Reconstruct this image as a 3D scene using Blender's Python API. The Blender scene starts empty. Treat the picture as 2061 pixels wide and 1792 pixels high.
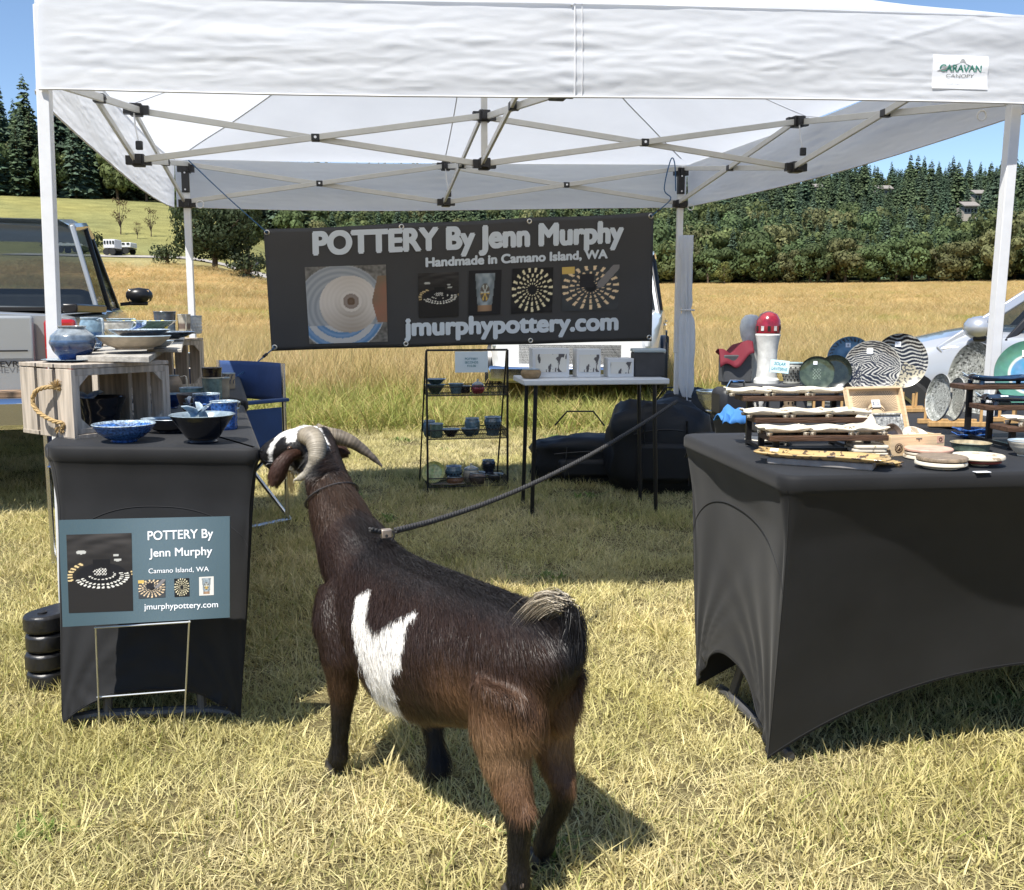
import bpy, math, random
import numpy as np
from mathutils import Vector, Matrix, noise
random.seed(7); RNG = np.random.default_rng(7)
R = math.radians
scn = bpy.context.scene
COL = scn.collection

# ------------------------------------------------------------------ camera, sky, sun, exposure
CAM_H, PITCH, LENS = 1.08, R(7.70), 34.64
cam_d = bpy.data.cameras.new('camera'); cam = bpy.data.objects.new('camera', cam_d); COL.objects.link(cam)
cam.location = (0, 0, CAM_H); cam.rotation_euler = (R(90) - PITCH, 0, 0)
cam_d.sensor_width = 36; cam_d.sensor_fit = 'HORIZONTAL'; cam_d.lens = LENS
cam_d.clip_start = .05; cam_d.clip_end = 6000
scn.camera = cam
SUN_EL = R(60)      # the sun stands behind the camera, to the left
sun_dir = Vector((-.32, -.48, .577 * math.tan(SUN_EL))).normalized()
sl = bpy.data.lights.new('sun', 'SUN'); sl.energy = 5.0; sl.angle = R(.53); sl.color = (1, .955, .88)
sun = bpy.data.objects.new('sun', sl); COL.objects.link(sun)
sun.rotation_euler = sun_dir.to_track_quat('Z', 'Y').to_euler()
world = bpy.data.worlds.new('World'); scn.world = world; world.use_nodes = True
wn = world.node_tree.nodes; wl = world.node_tree.links
bg = wn['Background']; sky = wn.new('ShaderNodeTexSky'); sky.sky_type = 'NISHITA'; sky.sun_disc = False
sky.sun_elevation = SUN_EL; sky.sun_rotation = math.atan2(sun_dir.x, sun_dir.y)
sky.altitude = 1200; sky.air_density = 1.0; sky.dust_density = 0.; sky.ozone_density = 3.0
wl.new(sky.outputs[0], bg.inputs[0]); bg.inputs[1].default_value = .115
vs = scn.view_settings; vs.view_transform = 'Standard'; vs.look = 'None'; vs.gamma = 1; vs.use_curve_mapping = False
vs.exposure = .62
scn.cycles.max_bounces = 7; scn.cycles.transparent_max_bounces = 12

# ------------------------------------------------------------------ where a picture point lies in the place
FPX = 1983.; _c, _s = math.cos(PITCH), math.sin(PITCH)
def sight(x, y):
    a = (x - 1030.5) / FPX; b = (896 - y) / FPX
    return Vector((a, _c + b * _s, -_s + b * _c))
def G(x, y, z=0.):
    d = sight(x, y); t = (z - CAM_H) / d.z
    return Vector((d.x * t, d.y * t, z))
def Y(x, y, D):
    d = sight(x, y); t = D / d.y
    return Vector((d.x * t, D, CAM_H + d.z * t))
def PLN(x, y, p0, n):
    d = sight(x, y); t = (p0[0] * n[0] + p0[1] * n[1]) / (d.x * n[0] + d.y * n[1])
    return Vector((d.x * t, d.y * t, CAM_H + d.z * t))
def M(px, p):           # size in metres of px picture units at point p
    return px / FPX * (p[1] * _c - (p[2] - CAM_H) * _s)

# ------------------------------------------------------------------ materials
def srgb(r, g, b):
    return tuple((c / 255 / 12.92) if c / 255 <= .04045 else ((c / 255 + .055) / 1.055) ** 2.4 for c in (r, g, b))
def mat(name, col=(.5, .5, .5), rough=.6, metal=0., spec=.5, noise=0., nscale=20., bump=0., bscale=40., vcol=False,
        coat=0., trans=0., transl=0., sheen=0., stretch=None, col2=None, rand=0., bdist=.01, thr=None):
    m = bpy.data.materials.new(name); m.use_nodes = True
    nt = m.node_tree; N = nt.nodes; L = nt.links; b = N['Principled BSDF']
    b.inputs['Roughness'].default_value = rough; b.inputs['Metallic'].default_value = metal
    b.inputs['Specular IOR Level'].default_value = spec; b.inputs['Coat Weight'].default_value = coat
    b.inputs['Coat Roughness'].default_value = .08
    if trans: b.inputs['Transmission Weight'].default_value = trans
    if sheen: b.inputs['Sheen Weight'].default_value = sheen
    tc = N.new('ShaderNodeTexCoord'); vec = tc.outputs['Object']
    if stretch:
        mp = N.new('ShaderNodeMapping'); mp.inputs['Scale'].default_value = stretch; L.new(vec, mp.inputs[0]); vec = mp.outputs[0]
    if vcol:
        a = N.new('ShaderNodeAttribute'); a.attribute_name = 'Col'; out = a.outputs['Color']
    else:
        rgb = N.new('ShaderNodeRGB'); rgb.outputs[0].default_value = (*col, 1); out = rgb.outputs[0]
    if noise:
        t = N.new('ShaderNodeTexNoise'); t.inputs['Scale'].default_value = nscale; t.inputs['Detail'].default_value = 6
        L.new(vec, t.inputs[0])
        if col2 is not None:
            rp = N.new('ShaderNodeMapRange'); lo, hi = thr or (.5 - .25 / max(noise, .05) * .2, .5 + .25 / max(noise, .05) * .2)
            rp.inputs[1].default_value = lo; rp.inputs[2].default_value = hi; L.new(t.outputs[0], rp.inputs[0])
            mx = N.new('ShaderNodeMix'); mx.data_type = 'RGBA'; L.new(rp.outputs[0], mx.inputs[0])
            L.new(out, mx.inputs[6]); mx.inputs[7].default_value = (*col2, 1); out = mx.outputs[2]
        else:
            rp = N.new('ShaderNodeMapRange'); rp.inputs[1].default_value = .3; rp.inputs[2].default_value = .7
            rp.inputs[3].default_value = 1 - noise; rp.inputs[4].default_value = 1 + noise; L.new(t.outputs[0], rp.inputs[0])
            mx = N.new('ShaderNodeVectorMath'); mx.operation = 'SCALE'; L.new(out, mx.inputs[0]); L.new(rp.outputs[0], mx.inputs['Scale']); out = mx.outputs[0]
    if rand:
        oi = N.new('ShaderNodeObjectInfo'); rp = N.new('ShaderNodeMapRange'); rp.inputs[3].default_value = 1 - rand; rp.inputs[4].default_value = 1 + rand
        L.new(oi.outputs['Random'], rp.inputs[0]); mx = N.new('ShaderNodeVectorMath'); mx.operation = 'SCALE'
        L.new(out, mx.inputs[0]); L.new(rp.outputs[0], mx.inputs['Scale']); out = mx.outputs[0]
    L.new(out, b.inputs['Base Color'])
    if bump:
        t = N.new('ShaderNodeTexNoise'); t.inputs['Scale'].default_value = bscale; t.inputs['Detail'].default_value = 8; L.new(vec, t.inputs[0])
        bp = N.new('ShaderNodeBump'); bp.inputs['Strength'].default_value = bump; bp.inputs['Distance'].default_value = bdist
        L.new(t.outputs[0], bp.inputs['Height']); L.new(bp.outputs[0], b.inputs['Normal'])
    if transl:
        tr = N.new('ShaderNodeBsdfTranslucent'); L.new(out, tr.inputs[0]); ms = N.new('ShaderNodeMixShader'); ms.inputs[0].default_value = transl
        L.new(b.outputs[0], ms.inputs[1]); L.new(tr.outputs[0], ms.inputs[2])
        L.new(ms.outputs[0], N['Material Output'].inputs[0])
        if bump: L.new(bp.outputs[0], tr.inputs['Normal'])
    return m

# ------------------------------------------------------------------ mesh helpers
def basis(d, up=(0, 0, 1)):
    d = Vector(d).normalized(); u = Vector(up)
    if abs(d.dot(u)) > .98: u = Vector((1, 0, 0))
    x = d.cross(u).normalized(); y = x.cross(d).normalized()
    return x, y, d
class MB:
    def __init__(s): s.v = []; s.f = []; s.c = []; s.col = None
    def _add(s, vs, fs, col=None):
        n = len(s.v); s.v += [tuple(p) for p in vs]; s.f += [tuple(i + n for i in f) for f in fs]
        s.c += [col if col is not None else (s.col or (.5, .5, .5))] * len(vs)
        return s
    def box(s, c, size, rot=None, col=None, taper=(1, 1)):
        hx, hy, hz = (k / 2 for k in size); c = Vector(c)
        P = []
        for z in (-1, 1):
            for a, b in ((-1, -1), (1, -1), (1, 1), (-1, 1)):
                k = taper if z > 0 else (1, 1)
                p = Vector((a * hx * k[0], b * hy * k[1], z * hz)); P.append(c + (rot @ p if rot is not None else p))
        return s._add(P, [(3, 2, 1, 0), (4, 5, 6, 7), (0, 1, 5, 4), (1, 2, 6, 5), (2, 3, 7, 6), (3, 0, 4, 7)], col)
    def bar(s, p0, p1, w, h, up=(0, 0, 1), col=None):
        p0, p1 = Vector(p0), Vector(p1); x, y, d = basis(p1 - p0, up); P = []
        for p in (p0, p1):
            for a, b in ((-1, -1), (1, -1), (1, 1), (-1, 1)): P.append(p + x * a * w / 2 + y * b * h / 2)
        return s._add(P, [(0, 1, 2, 3), (7, 6, 5, 4), (4, 5, 1, 0), (5, 6, 2, 1), (6, 7, 3, 2), (7, 4, 0, 3)], col)
    def tube(s, pts, r, seg=8, closed=False, flat=1., up=(0, 0, 1), col=None):
        pts = [Vector(p) for p in pts]; n = len(pts); rr = r if hasattr(r, '__len__') else [r] * n
        P = []; F = []; px = None
        for i, p in enumerate(pts):
            a = pts[(i - 1) % n] if closed or i else p; b = pts[(i + 1) % n] if closed or i < n - 1 else p
            d = (b - a).normalized() if (b - a).length > 1e-9 else Vector((0, 0, 1))
            if px is None: x, y, _ = basis(d, up)
            else:
                x = px - d * px.dot(d); x = x.normalized() if x.length > 1e-6 else basis(d, up)[0]; y = x.cross(d) * -1
                y = d.cross(x) * -1
            px = x
            for k in range(seg):
                t = 2 * math.pi * k / seg; P.append(p + (x * math.cos(t) + y * math.sin(t) * flat) * rr[i])
        m = n if closed else n - 1
        for i in range(m):
            for k in range(seg):
                a0 = i * seg + k; a1 = i * seg + (k + 1) % seg; b0 = ((i + 1) % n) * seg + k; b1 = ((i + 1) % n) * seg + (k + 1) % seg
                F.append((a0, a1, b1, b0))
        if not closed: F += [tuple(reversed(range(seg))), tuple(range((n - 1) * seg, n * seg))]
        return s._add(P, F, col)
    def lathe(s, prof, c=(0, 0, 0), seg=28, cols=None, rot=None, sx=1., sy=1., wob=0., caps=True):
        c = Vector(c); P = []; F = []; C = []; ph = random.random() * 6
        for i, (r, z) in enumerate(prof):
            for k in range(seg):
                t = 2 * math.pi * k / seg; w = 1 + wob * math.sin(3 * t + ph) + wob * .6 * math.sin(5 * t + 2 * ph)
                p = Vector((math.cos(t) * r * sx * w, math.sin(t) * r * sy * w, z)); P.append(c + (rot @ p if rot is not None else p))
                C.append(cols[i] if cols else (s.col or (.5, .5, .5)))
        for i in range(len(prof) - 1):
            for k in range(seg):
                F.append((i * seg + k, i * seg + (k + 1) % seg, (i + 1) * seg + (k + 1) % seg, (i + 1) * seg + k))
        if caps: F += [tuple(reversed(range(seg))), tuple(range((len(prof) - 1) * seg, len(prof) * seg))]
        n = len(s.v); s.v += [tuple(p) for p in P]; s.f += [tuple(i + n for i in f) for f in F]; s.c += C
        return s
    def grid(s, fn, nu, nv, cfn=None):
        n = len(s.v)
        for j in range(nv + 1):
            for i in range(nu + 1):
                u, v = i / nu, j / nv; s.v.append(tuple(fn(u, v))); s.c.append(cfn(u, v) if cfn else (s.col or (.5, .5, .5)))
        for j in range(nv):
            for i in range(nu):
                a = n + j * (nu + 1) + i; s.f.append((a, a + 1, a + nu + 2, a + nu + 1))
        return s
    def prism(s, poly, d, col=None):       # poly: list of 3-D points, extruded by vector d
        n = len(poly); poly = [Vector(p) for p in poly]; d = Vector(d)
        F = [tuple(range(n))[::-1], tuple(range(n, 2 * n))] + [(i, (i + 1) % n, n + (i + 1) % n, n + i) for i in range(n)]
        return s._add(poly + [p + d for p in poly], F, col)
    def face(s, pts, col=None): return s._add(pts, [tuple(range(len(pts)))], col)
    def build(s, name, m, parent=None, smooth=True, ang=35, bevel=0., solid=0., vcol=None, subs=0, origin=None, local=False):
        V = np.array(s.v, dtype=float); par = wloc(parent) if parent and not local else Vector((0, 0, 0))
        o0 = Vector(origin) if origin is not None else Vector(((V.min(0) + V.max(0)) / 2).tolist())
        if local: o0 = Vector((0, 0, 0))
        elif origin is None and parent is None: o0.z = V[:, 2].min()
        me = bpy.data.meshes.new(name); me.from_pydata((V - np.array(o0)).tolist(), [], s.f); me.update()
        ca = me.color_attributes.new('Col', 'FLOAT_COLOR', 'POINT')
        ca.data.foreach_set('color', np.c_[np.array(s.c, dtype=float), np.ones(len(s.c))].astype(np.float32).ravel())
        if smooth:
            me.polygons.foreach_set('use_smooth', [True] * len(me.polygons)); me.set_sharp_from_angle(angle=R(ang))
        o = bpy.data.objects.new(name, me); COL.objects.link(o)
        for mm in (m if isinstance(m, (list, tuple)) else [m]): me.materials.append(mm)
        if parent: o.parent = parent
        o.location = o0 - par
        if solid: md = o.modifiers.new('thick', 'SOLIDIFY'); md.thickness = solid; md.offset = 0
        if bevel: md = o.modifiers.new('edge', 'BEVEL'); md.width = bevel; md.segments = 2; md.limit_method = 'ANGLE'
        if subs: md = o.modifiers.new('soft', 'SUBSURF'); md.levels = md.render_levels = subs
        return o
def wloc(o):
    v = Vector((0, 0, 0))
    while o: v += o.location; o = o.parent
    return v
def tag(o, label=None, cat=None, group=None, kind=None):
    for k, v in (('label', label), ('category', cat), ('group', group), ('kind', kind)):
        if v: o[k] = v
    return o
def thing(name, label, cat, loc=(0, 0, 0), group=None):
    o = bpy.data.objects.new(name, None); COL.objects.link(o); o.location = loc; o.empty_display_size = .05
    return tag(o, label, cat, group)
KIDS = lambda o: [c for c in o.children]
def copy_tree(o, parent=None):
    c = o.copy(); COL.objects.link(c)
    if parent: c.parent = parent
    for ch in list(o.children): copy_tree(ch, c)
    return c
def text_part(body, name, m, parent, origin, right, up, height, width=None, bold=0., align='CENTER', lift=.0008, spacing=1., font=None, shear=0., thick=.0004, fat=0.):
    cu = bpy.data.curves.new(name, 'FONT'); cu.body = body; cu.size = 1; cu.offset = bold; cu.align_x = align; cu.space_character = spacing
    cu.shear = shear; cu.extrude = 0
    tmp = bpy.data.objects.new(name, cu); COL.objects.link(tmp)
    dg = bpy.context.evaluated_depsgraph_get(); me = bpy.data.meshes.new_from_object(tmp.evaluated_get(dg))
    bpy.data.objects.remove(tmp)
    V = np.array([v.co[:] for v in me.vertices]); 
    if not len(V): return None
    w = V[:, 0].max() - V[:, 0].min(); sy = height / .72; sx = sy if width is None else width / w
    cx = (V[:, 0].max() + V[:, 0].min()) / 2 if align == 'CENTER' else V[:, 0].min()
    right = np.array(Vector(right).normalized()); up = np.array(Vector(up).normalized()); nrm = np.cross(right, up)
    W = (V[:, :1] - cx) * sx * right + V[:, 1:2] * sy * up + nrm * lift
    if fat:       # bolder face: the outline laid down several times, each a hair above the last
        F = [tuple(p.vertices) for p in me.polygons]; n = len(W); WW = []; FF = []
        for k, (a, b) in enumerate(((0, 0), (1, 0), (-1, 0), (.5, .8), (-.5, -.8), (.5, -.8), (-.5, .8))):
            WW.append(W + (right * a + up * b) * fat * height + nrm * .00008 * k); FF += [tuple(i + n * k for i in f) for f in F]
        me = bpy.data.meshes.new(name); me.from_pydata(np.concatenate(WW).tolist(), [], FF); me.materials.append(m)
    else: me.vertices.foreach_set('co', W.ravel()); me.materials.append(m); me.update()
    o = bpy.data.objects.new(name, me); COL.objects.link(o); o.parent = parent
    o.location = Vector(origin) - wloc(parent)
    return o
def instancer(name, pts, rots, scales, sources, idx, kind='stuff'):
    me = bpy.data.meshes.new(name); me.from_pydata(pts.tolist(), [], [])
    for nm, ty, dat in (('rot', 'FLOAT_VECTOR', rots), ('scl', 'FLOAT_VECTOR', scales)):
        a = me.attributes.new(nm, ty, 'POINT'); a.data.foreach_set('vector', np.asarray(dat, dtype=np.float32).ravel())
    a = me.attributes.new('pick', 'INT', 'POINT'); a.data.foreach_set('value', np.asarray(idx, dtype=np.int32))
    o = bpy.data.objects.new(name, me); COL.objects.link(o)
    sc = bpy.data.collections.new(name + '_sources')
    for s in sources: sc.objects.link(s)
    ng = bpy.data.node_groups.new(name, 'GeometryNodeTree')
    ng.interface.new_socket('Geometry', in_out='INPUT', socket_type='NodeSocketGeometry')
    ng.interface.new_socket('Geometry', in_out='OUTPUT', socket_type='NodeSocketGeometry')
    N = ng.nodes; L = ng.links; gi = N.new('NodeGroupInput'); go = N.new('NodeGroupOutput')
    ip = N.new('GeometryNodeInstanceOnPoints'); ci = N.new('GeometryNodeCollectionInfo'); ci.inputs[0].default_value = sc
    ci.inputs['Separate Children'].default_value = True; ci.inputs['Reset Children'].default_value = True
    def na(n, t):
        x = N.new('GeometryNodeInputNamedAttribute'); x.data_type = t; x.inputs[0].default_value = n; return x.outputs[0]
    L.new(gi.outputs[0], ip.inputs['Points']); L.new(ci.outputs[0], ip.inputs['Instance']); ip.inputs['Pick Instance'].default_value = True
    L.new(na('pick', 'INT'), ip.inputs['Instance Index'])
    e2r = N.new('FunctionNodeEulerToRotation'); L.new(na('rot', 'FLOAT_VECTOR'), e2r.inputs[0]); L.new(e2r.outputs[0], ip.inputs['Rotation'])
    L.new(na('scl', 'FLOAT_VECTOR'), ip.inputs['Scale']); L.new(ip.outputs[0], go.inputs[0])
    md = o.modifiers.new('scatter', 'NODES'); md.node_group = ng
    o['kind'] = kind
    return o
def raw_mesh(name, V, F, C, m, ang=None):      # numpy arrays; F all same length
    me = bpy.data.meshes.new(name); V = np.asarray(V, dtype=np.float32); F = np.asarray(F, dtype=np.int32); k = F.shape[1]
    me.vertices.add(len(V)); me.vertices.foreach_set('co', V.ravel()); me.loops.add(F.size); me.loops.foreach_set('vertex_index', F.ravel())
    me.polygons.add(len(F)); me.polygons.foreach_set('loop_start', np.arange(0, F.size, k, dtype=np.int32))
    me.update(calc_edges=True); me.validate()
    ca = me.color_attributes.new('Col', 'FLOAT_COLOR', 'POINT')
    ca.data.foreach_set('color', np.c_[C, np.ones(len(C))].astype(np.float32).ravel()); me.materials.append(m)
    return me
def fbm(x, y, s=1., o=4):
    return noise.fractal(Vector((x * s, y * s, 3.1)), 1., 2., o)

# ------------------------------------------------------------------ terrain
TAB_D = np.array([0, 34, 60, 90, 118, 135, 200, 240, 300, 450, 620, 900, 1500.])
TAB_L = np.array([0, 0, 1.2, 4.0, 7.1, 8.4, 21.5, 27, 33, 52, 66, 80, 82.])
TAB_R = np.array([0, 0, .5, 1.8, 3.0, 3.6, 6.3, 10, 20, 48, 70, 78, 80.])
def height(X, Yv):
    D = math.hypot(X, Yv); a = X / max(Yv, .01) if Yv > 0 else (-9 if X < 0 else 9)
    k = min(max((-a - .14) / (.34 - .14), 0), 1); k = k * k * (3 - 2 * k)
    if Yv <= 0: k = .5
    h = (1 - k) * np.interp(D, TAB_D, TAB_R) + k * np.interp(D, TAB_D, TAB_L)
    rr = min(max((a - .1) / .35, 0), 1); h *= 1 - .12 * rr * min(max((D - 220) / 100, 0), 1) 
    if D > 250: h += noise.fractal(Vector((X * .006, Yv * .006, 0)), 1, 2, 3) * min((D - 250) / 100, 1) * 4
    return h
def path_z(X, Yv): return height(X, Yv)
m_ground = bpy.data.materials.new('ground'); m_ground.use_nodes = True
def ground_nodes():
    N = m_ground.node_tree.nodes; L = m_ground.node_tree.links; b = N['Principled BSDF']; b.inputs['Roughness'].default_value = .95; b.inputs['Specular IOR Level'].default_value = .1
    a = N.new('ShaderNodeAttribute'); a.attribute_name = 'Col'; tc = N.new('ShaderNodeTexCoord')
    prev = a.outputs['Color']
    for sc, lo, hi in ((.35, .8, 1.2), (6, .7, 1.3), (90, .55, 1.45)):
        t = N.new('ShaderNodeTexNoise'); t.inputs['Scale'].default_value = sc; t.inputs['Detail'].default_value = 5; L.new(tc.outputs['Object'], t.inputs[0])
        mr = N.new('ShaderNodeMapRange'); mr.inputs[1].default_value = .3; mr.inputs[2].default_value = .7; mr.inputs[3].default_value = lo; mr.inputs[4].default_value = hi
        L.new(t.outputs[0], mr.inputs[0]); v = N.new('ShaderNodeVectorMath'); v.operation = 'SCALE'; L.new(prev, v.inputs[0]); L.new(mr.outputs[0], v.inputs['Scale']); prev = v.outputs[0]
    L.new(prev, b.inputs['Base Color'])
    bp = N.new('ShaderNodeBump'); bp.inputs['Strength'].default_value = .6; bp.inputs['Distance'].default_value = .05; L.new(t.outputs[0], bp.inputs['Height']); L.new(bp.outputs[0], b.inputs['Normal'])
ground_nodes()
def ground_col(X, Yv):
    D = math.hypot(X, Yv); a = X / Yv if Yv > .01 else (9 if X > 0 else -9)
    n = fbm(X, Yv, .05); n2 = fbm(X + 50, Yv, .3)
    lawn = Vector((.15, .125, .06)) * (1 + .25 * n2)
    gold = Vector((.46, .30, .12)) + Vector((.05, .02, .01)) * n
    green = Vector((.235, .225, .085)) + Vector((.06, .045, .01)) * n2 + Vector((.05, .03, 0)) * n
    forest = Vector((.05, .06, .025))
    k = min(max((-a - .14) / .2, 0), 1) if Yv > 0 else 0
    if D < 9: return lawn
    if D < 11: return lawn.lerp(gold, (D - 9) / 2)
    lim = 200
    if D > lim + 4: return forest
    if k > .4:
        if D > 122: return green
        if D > 104: return Vector((.33, .28, .13)).lerp(green, min(max((D - 104) / 18, 0), 1) * .5)
    g = gold.copy()
    if abs(D - 58 - 4 * n) < 5: g = g.lerp(Vector((.30, .30, .08)), .7)       # the greener strip across the meadow
    if abs(D - 28 - 3 * n) < 3: g = g.lerp(Vector((.30, .29, .09)), .3)
    return g
def build_terrain():
    rs = [0.] + [1.2 * 1.065 ** i for i in range(112)]; rs = [r for r in rs if r < 1500] + [1500]
    az = [i * 1.5 for i in range(-30, 31)]; az += [i * 7.5 for i in range(7, 42)]; az = sorted(set([round(a, 3) for a in az]))
    az = [a for a in az if a < 315 or True]; na = len(az)
    V = []; C = []; F = []
    for r in rs:
        for a in az:
            x, y = r * math.sin(R(a)), r * math.cos(R(a)); V.append((x, y, height(x, y))); C.append(tuple(ground_col(x, y)))
    for i in range(len(rs) - 1):
        for j in range(na):
            k = (j + 1) % na; F.append((i * na + j, i * na + k, (i + 1) * na + k, (i + 1) * na + j))
    o = bpy.data.objects.new('ground', raw_mesh('ground', V, [f[::-1] for f in F], np.array(C), m_ground)); COL.objects.link(o)
    o.data.polygons.foreach_set('use_smooth', [True] * len(o.data.polygons)); o['kind'] = 'structure'
build_terrain()

# gravel road along the foot of the green hillside
m_road = mat('gravel', (.36, .33, .29), .95, noise=.3, nscale=3, bump=.3, bscale=20)
def road():
    b = MB(); pts = []
    for i in range(41):
        a = -.50 + i * .0085; D = 119 - 9 * max(0, (i - 20) / 20) ** 1.5 - (4 if False else 0); y = D / math.sqrt(1 + a * a); pts.append((a * y, y))
    V = []
    for i, (x, y) in enumerate(pts):
        w = 3.1 + (2.2 if i > 26 else 0)
        for q in (-1, 1): yy = y + q * w; xx = x; V.append((xx, yy, height(xx, yy) + .07))
    b._add(V, [(2 * i, 2 * i + 2, 2 * i + 3, 2 * i + 1) for i in range(len(pts) - 1)])
    o = b.build('gravel_road', m_road); o['kind'] = 'structure'
road()

# ------------------------------------------------------------------ grass: short lawn near by, golden meadow beyond
def grass_mat(name, tr=.35):
    m = bpy.data.materials.new(name); m.use_nodes = True; N = m.node_tree.nodes; L = m.node_tree.links; b = N['Principled BSDF']
    b.inputs['Roughness'].default_value = .55; b.inputs['Specular IOR Level'].default_value = .25
    a = N.new('ShaderNodeAttribute'); a.attribute_name = 'Col'; oi = N.new('ShaderNodeObjectInfo')
    ge = N.new('ShaderNodeNewGeometry'); t = N.new('ShaderNodeTexNoise'); t.inputs['Scale'].default_value = 1.1; t.inputs['Detail'].default_value = 3; L.new(ge.outputs['Position'], t.inputs[0])
    mr = N.new('ShaderNodeMapRange'); mr.inputs[1].default_value = .38; mr.inputs[2].default_value = .62; L.new(t.outputs[0], mr.inputs[0])
    mx = N.new('ShaderNodeMix'); mx.data_type = 'RGBA'; L.new(mr.outputs[0], mx.inputs[0]); mx.blend_type = 'MULTIPLY'
    L.new(a.outputs['Color'], mx.inputs[6]); mx.inputs[7].default_value = (.80, .82, .66, 1)
    r2 = N.new('ShaderNodeMapRange'); r2.inputs[3].default_value = .85; r2.inputs[4].default_value = 1.12; L.new(oi.outputs['Random'], r2.inputs[0])
    v = N.new('ShaderNodeVectorMath'); v.operation = 'SCALE'; L.new(mx.outputs[2], v.inputs[0]); L.new(r2.outputs[0], v.inputs['Scale'])
    L.new(v.outputs[0], b.inputs['Base Color']); tb = N.new('ShaderNodeBsdfTranslucent'); L.new(v.outputs[0], tb.inputs[0])
    ms = N.new('ShaderNodeMixShader'); ms.inputs[0].default_value = tr; L.new(b.outputs[0], ms.inputs[1]); L.new(tb.outputs[0], ms.inputs[2]); L.new(ms.outputs[0], N['Material Output'].inputs[0])
    return m
m_lawn = grass_mat('lawn_blades', .3); m_meadow = grass_mat('meadow_stems', .3)
def tuft(name, n, size, hmin, hmax, w, lean, cols, m, segs=3, seed=1, curl=.5, clumpy=0):
    r = np.random.default_rng(seed); V = []; F = []; C = []
    cx = r.uniform(-size / 2, size / 2, (max(clumpy, 1), 2))
    for i in range(n):
        if clumpy: k = r.integers(clumpy); x, y = cx[k] + r.normal(0, size * .05, 2)
        else: x, y = r.uniform(-size / 2, size / 2, 2)
        h = r.uniform(hmin, hmax) * (1 if r.random() > .15 else 1.3); th = r.uniform(0, 2 * math.pi); ln = abs(r.normal(0, lean)) + .1
        d = np.array([math.cos(th), math.sin(th)]); ft = r.uniform(0, math.pi); wv = np.array([math.cos(ft), math.sin(ft), 0])
        col = np.array(cols[r.choice(len(cols), p=[c[1] for c in cols])][0]) * r.uniform(.8, 1.2); ww = w * r.uniform(.6, 1.4); n0 = len(V)
        for j in range(segs):
            t = j / (segs - 1); bend = ln * (t + curl * t * t)
            p = np.array([x + d[0] * bend * h, y + d[1] * bend * h, h * t * math.cos(min(ln * .8, 1.2)) - (0.004 if j == 0 else 0)])
            q = ww * (1 - t) ** .6 / 2
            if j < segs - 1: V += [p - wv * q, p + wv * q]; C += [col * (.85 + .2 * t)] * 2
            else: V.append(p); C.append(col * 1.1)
        for j in range(segs - 2):
            a = n0 + 2 * j; F += [(a, a + 1, a + 3), (a, a + 3, a + 2)]
        a = n0 + 2 * (segs - 2); F.append((a, a + 1, a + 2))
    me = raw_mesh(name, V, F, np.array(C), m); return bpy.data.objects.new(name, me)
straw = [((.80, .71, .38), .62), ((.68, .60, .29), .31), ((.54, .50, .21), .05), ((.32, .36, .10), .02)]
strawg = [((.78, .67, .36), .52), ((.69, .60, .29), .33), ((.52, .50, .19), .11), ((.32, .35, .09), .04)]
flat_s = [((.78, .68, .38), .6), ((.68, .59, .31), .3), ((.52, .50, .22), .1)]
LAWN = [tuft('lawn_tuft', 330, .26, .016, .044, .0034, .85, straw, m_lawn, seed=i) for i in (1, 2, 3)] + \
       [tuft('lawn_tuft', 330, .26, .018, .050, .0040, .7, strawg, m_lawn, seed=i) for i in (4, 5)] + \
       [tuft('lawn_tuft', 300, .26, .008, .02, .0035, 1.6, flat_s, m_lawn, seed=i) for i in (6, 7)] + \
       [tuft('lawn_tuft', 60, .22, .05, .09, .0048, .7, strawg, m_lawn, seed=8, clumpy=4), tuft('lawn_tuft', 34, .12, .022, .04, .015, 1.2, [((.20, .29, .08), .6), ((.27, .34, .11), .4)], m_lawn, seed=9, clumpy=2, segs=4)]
def lawn():
    P = []; Rr = []; S = []; I = []
    y = 1.0
    while y < 10.4:
        st = .115 + .012 * max(0, y - 2.5); w = .62 * y + .9; x = -w
        while x < w:
            px = x + random.uniform(-.5, .5) * st; py = y + random.uniform(-.5, .5) * st
            g = fbm(px, py, 1.3) + .25 * fbm(px + 9, py, 4) + (.25 if 4 < py < 6.5 and px < -.2 else 0)
            r = random.random()
            if r < .38: i = random.choice((5, 6))
            elif r > .965: i = 7
            elif r > .95: i = 8
            else: i = random.choice((3, 4)) if g + random.uniform(-.2, .2) > .12 else random.choice((0, 1, 2))
            sc = (1 + .05 * max(0, y - 2.5)) * random.uniform(.8, 1.15)
            P.append((px, py, height(px, py))); Rr.append((random.uniform(-.06, .06), random.uniform(-.06, .06), random.uniform(0, 6.28))); S.append((sc, sc, sc * random.uniform(.75, 1.15) / (1 + .03 * max(0, y - 2.5)))); I.append(i)
            x += st
        y += st
    instancer('lawn_grass', np.array(P), Rr, S, LAWN, I)['label'] = 'short half dry straw and green lawn grass under and around the stall'
lawn()
gold = [((.66, .49, .24), .45), ((.57, .43, .21), .3), ((.70, .56, .31), .15), ((.38, .36, .14), .10)]
grn = [((.34, .38, .10), .5), ((.46, .42, .15), .3), ((.60, .46, .2), .2)]
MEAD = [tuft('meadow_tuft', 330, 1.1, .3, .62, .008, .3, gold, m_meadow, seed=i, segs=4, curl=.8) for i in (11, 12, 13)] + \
       [tuft('meadow_tuft', 330, 1.1, .2, .42, .010, .45, grn, m_meadow, seed=i, segs=4, curl=.8) for i in (14, 15)]
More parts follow.
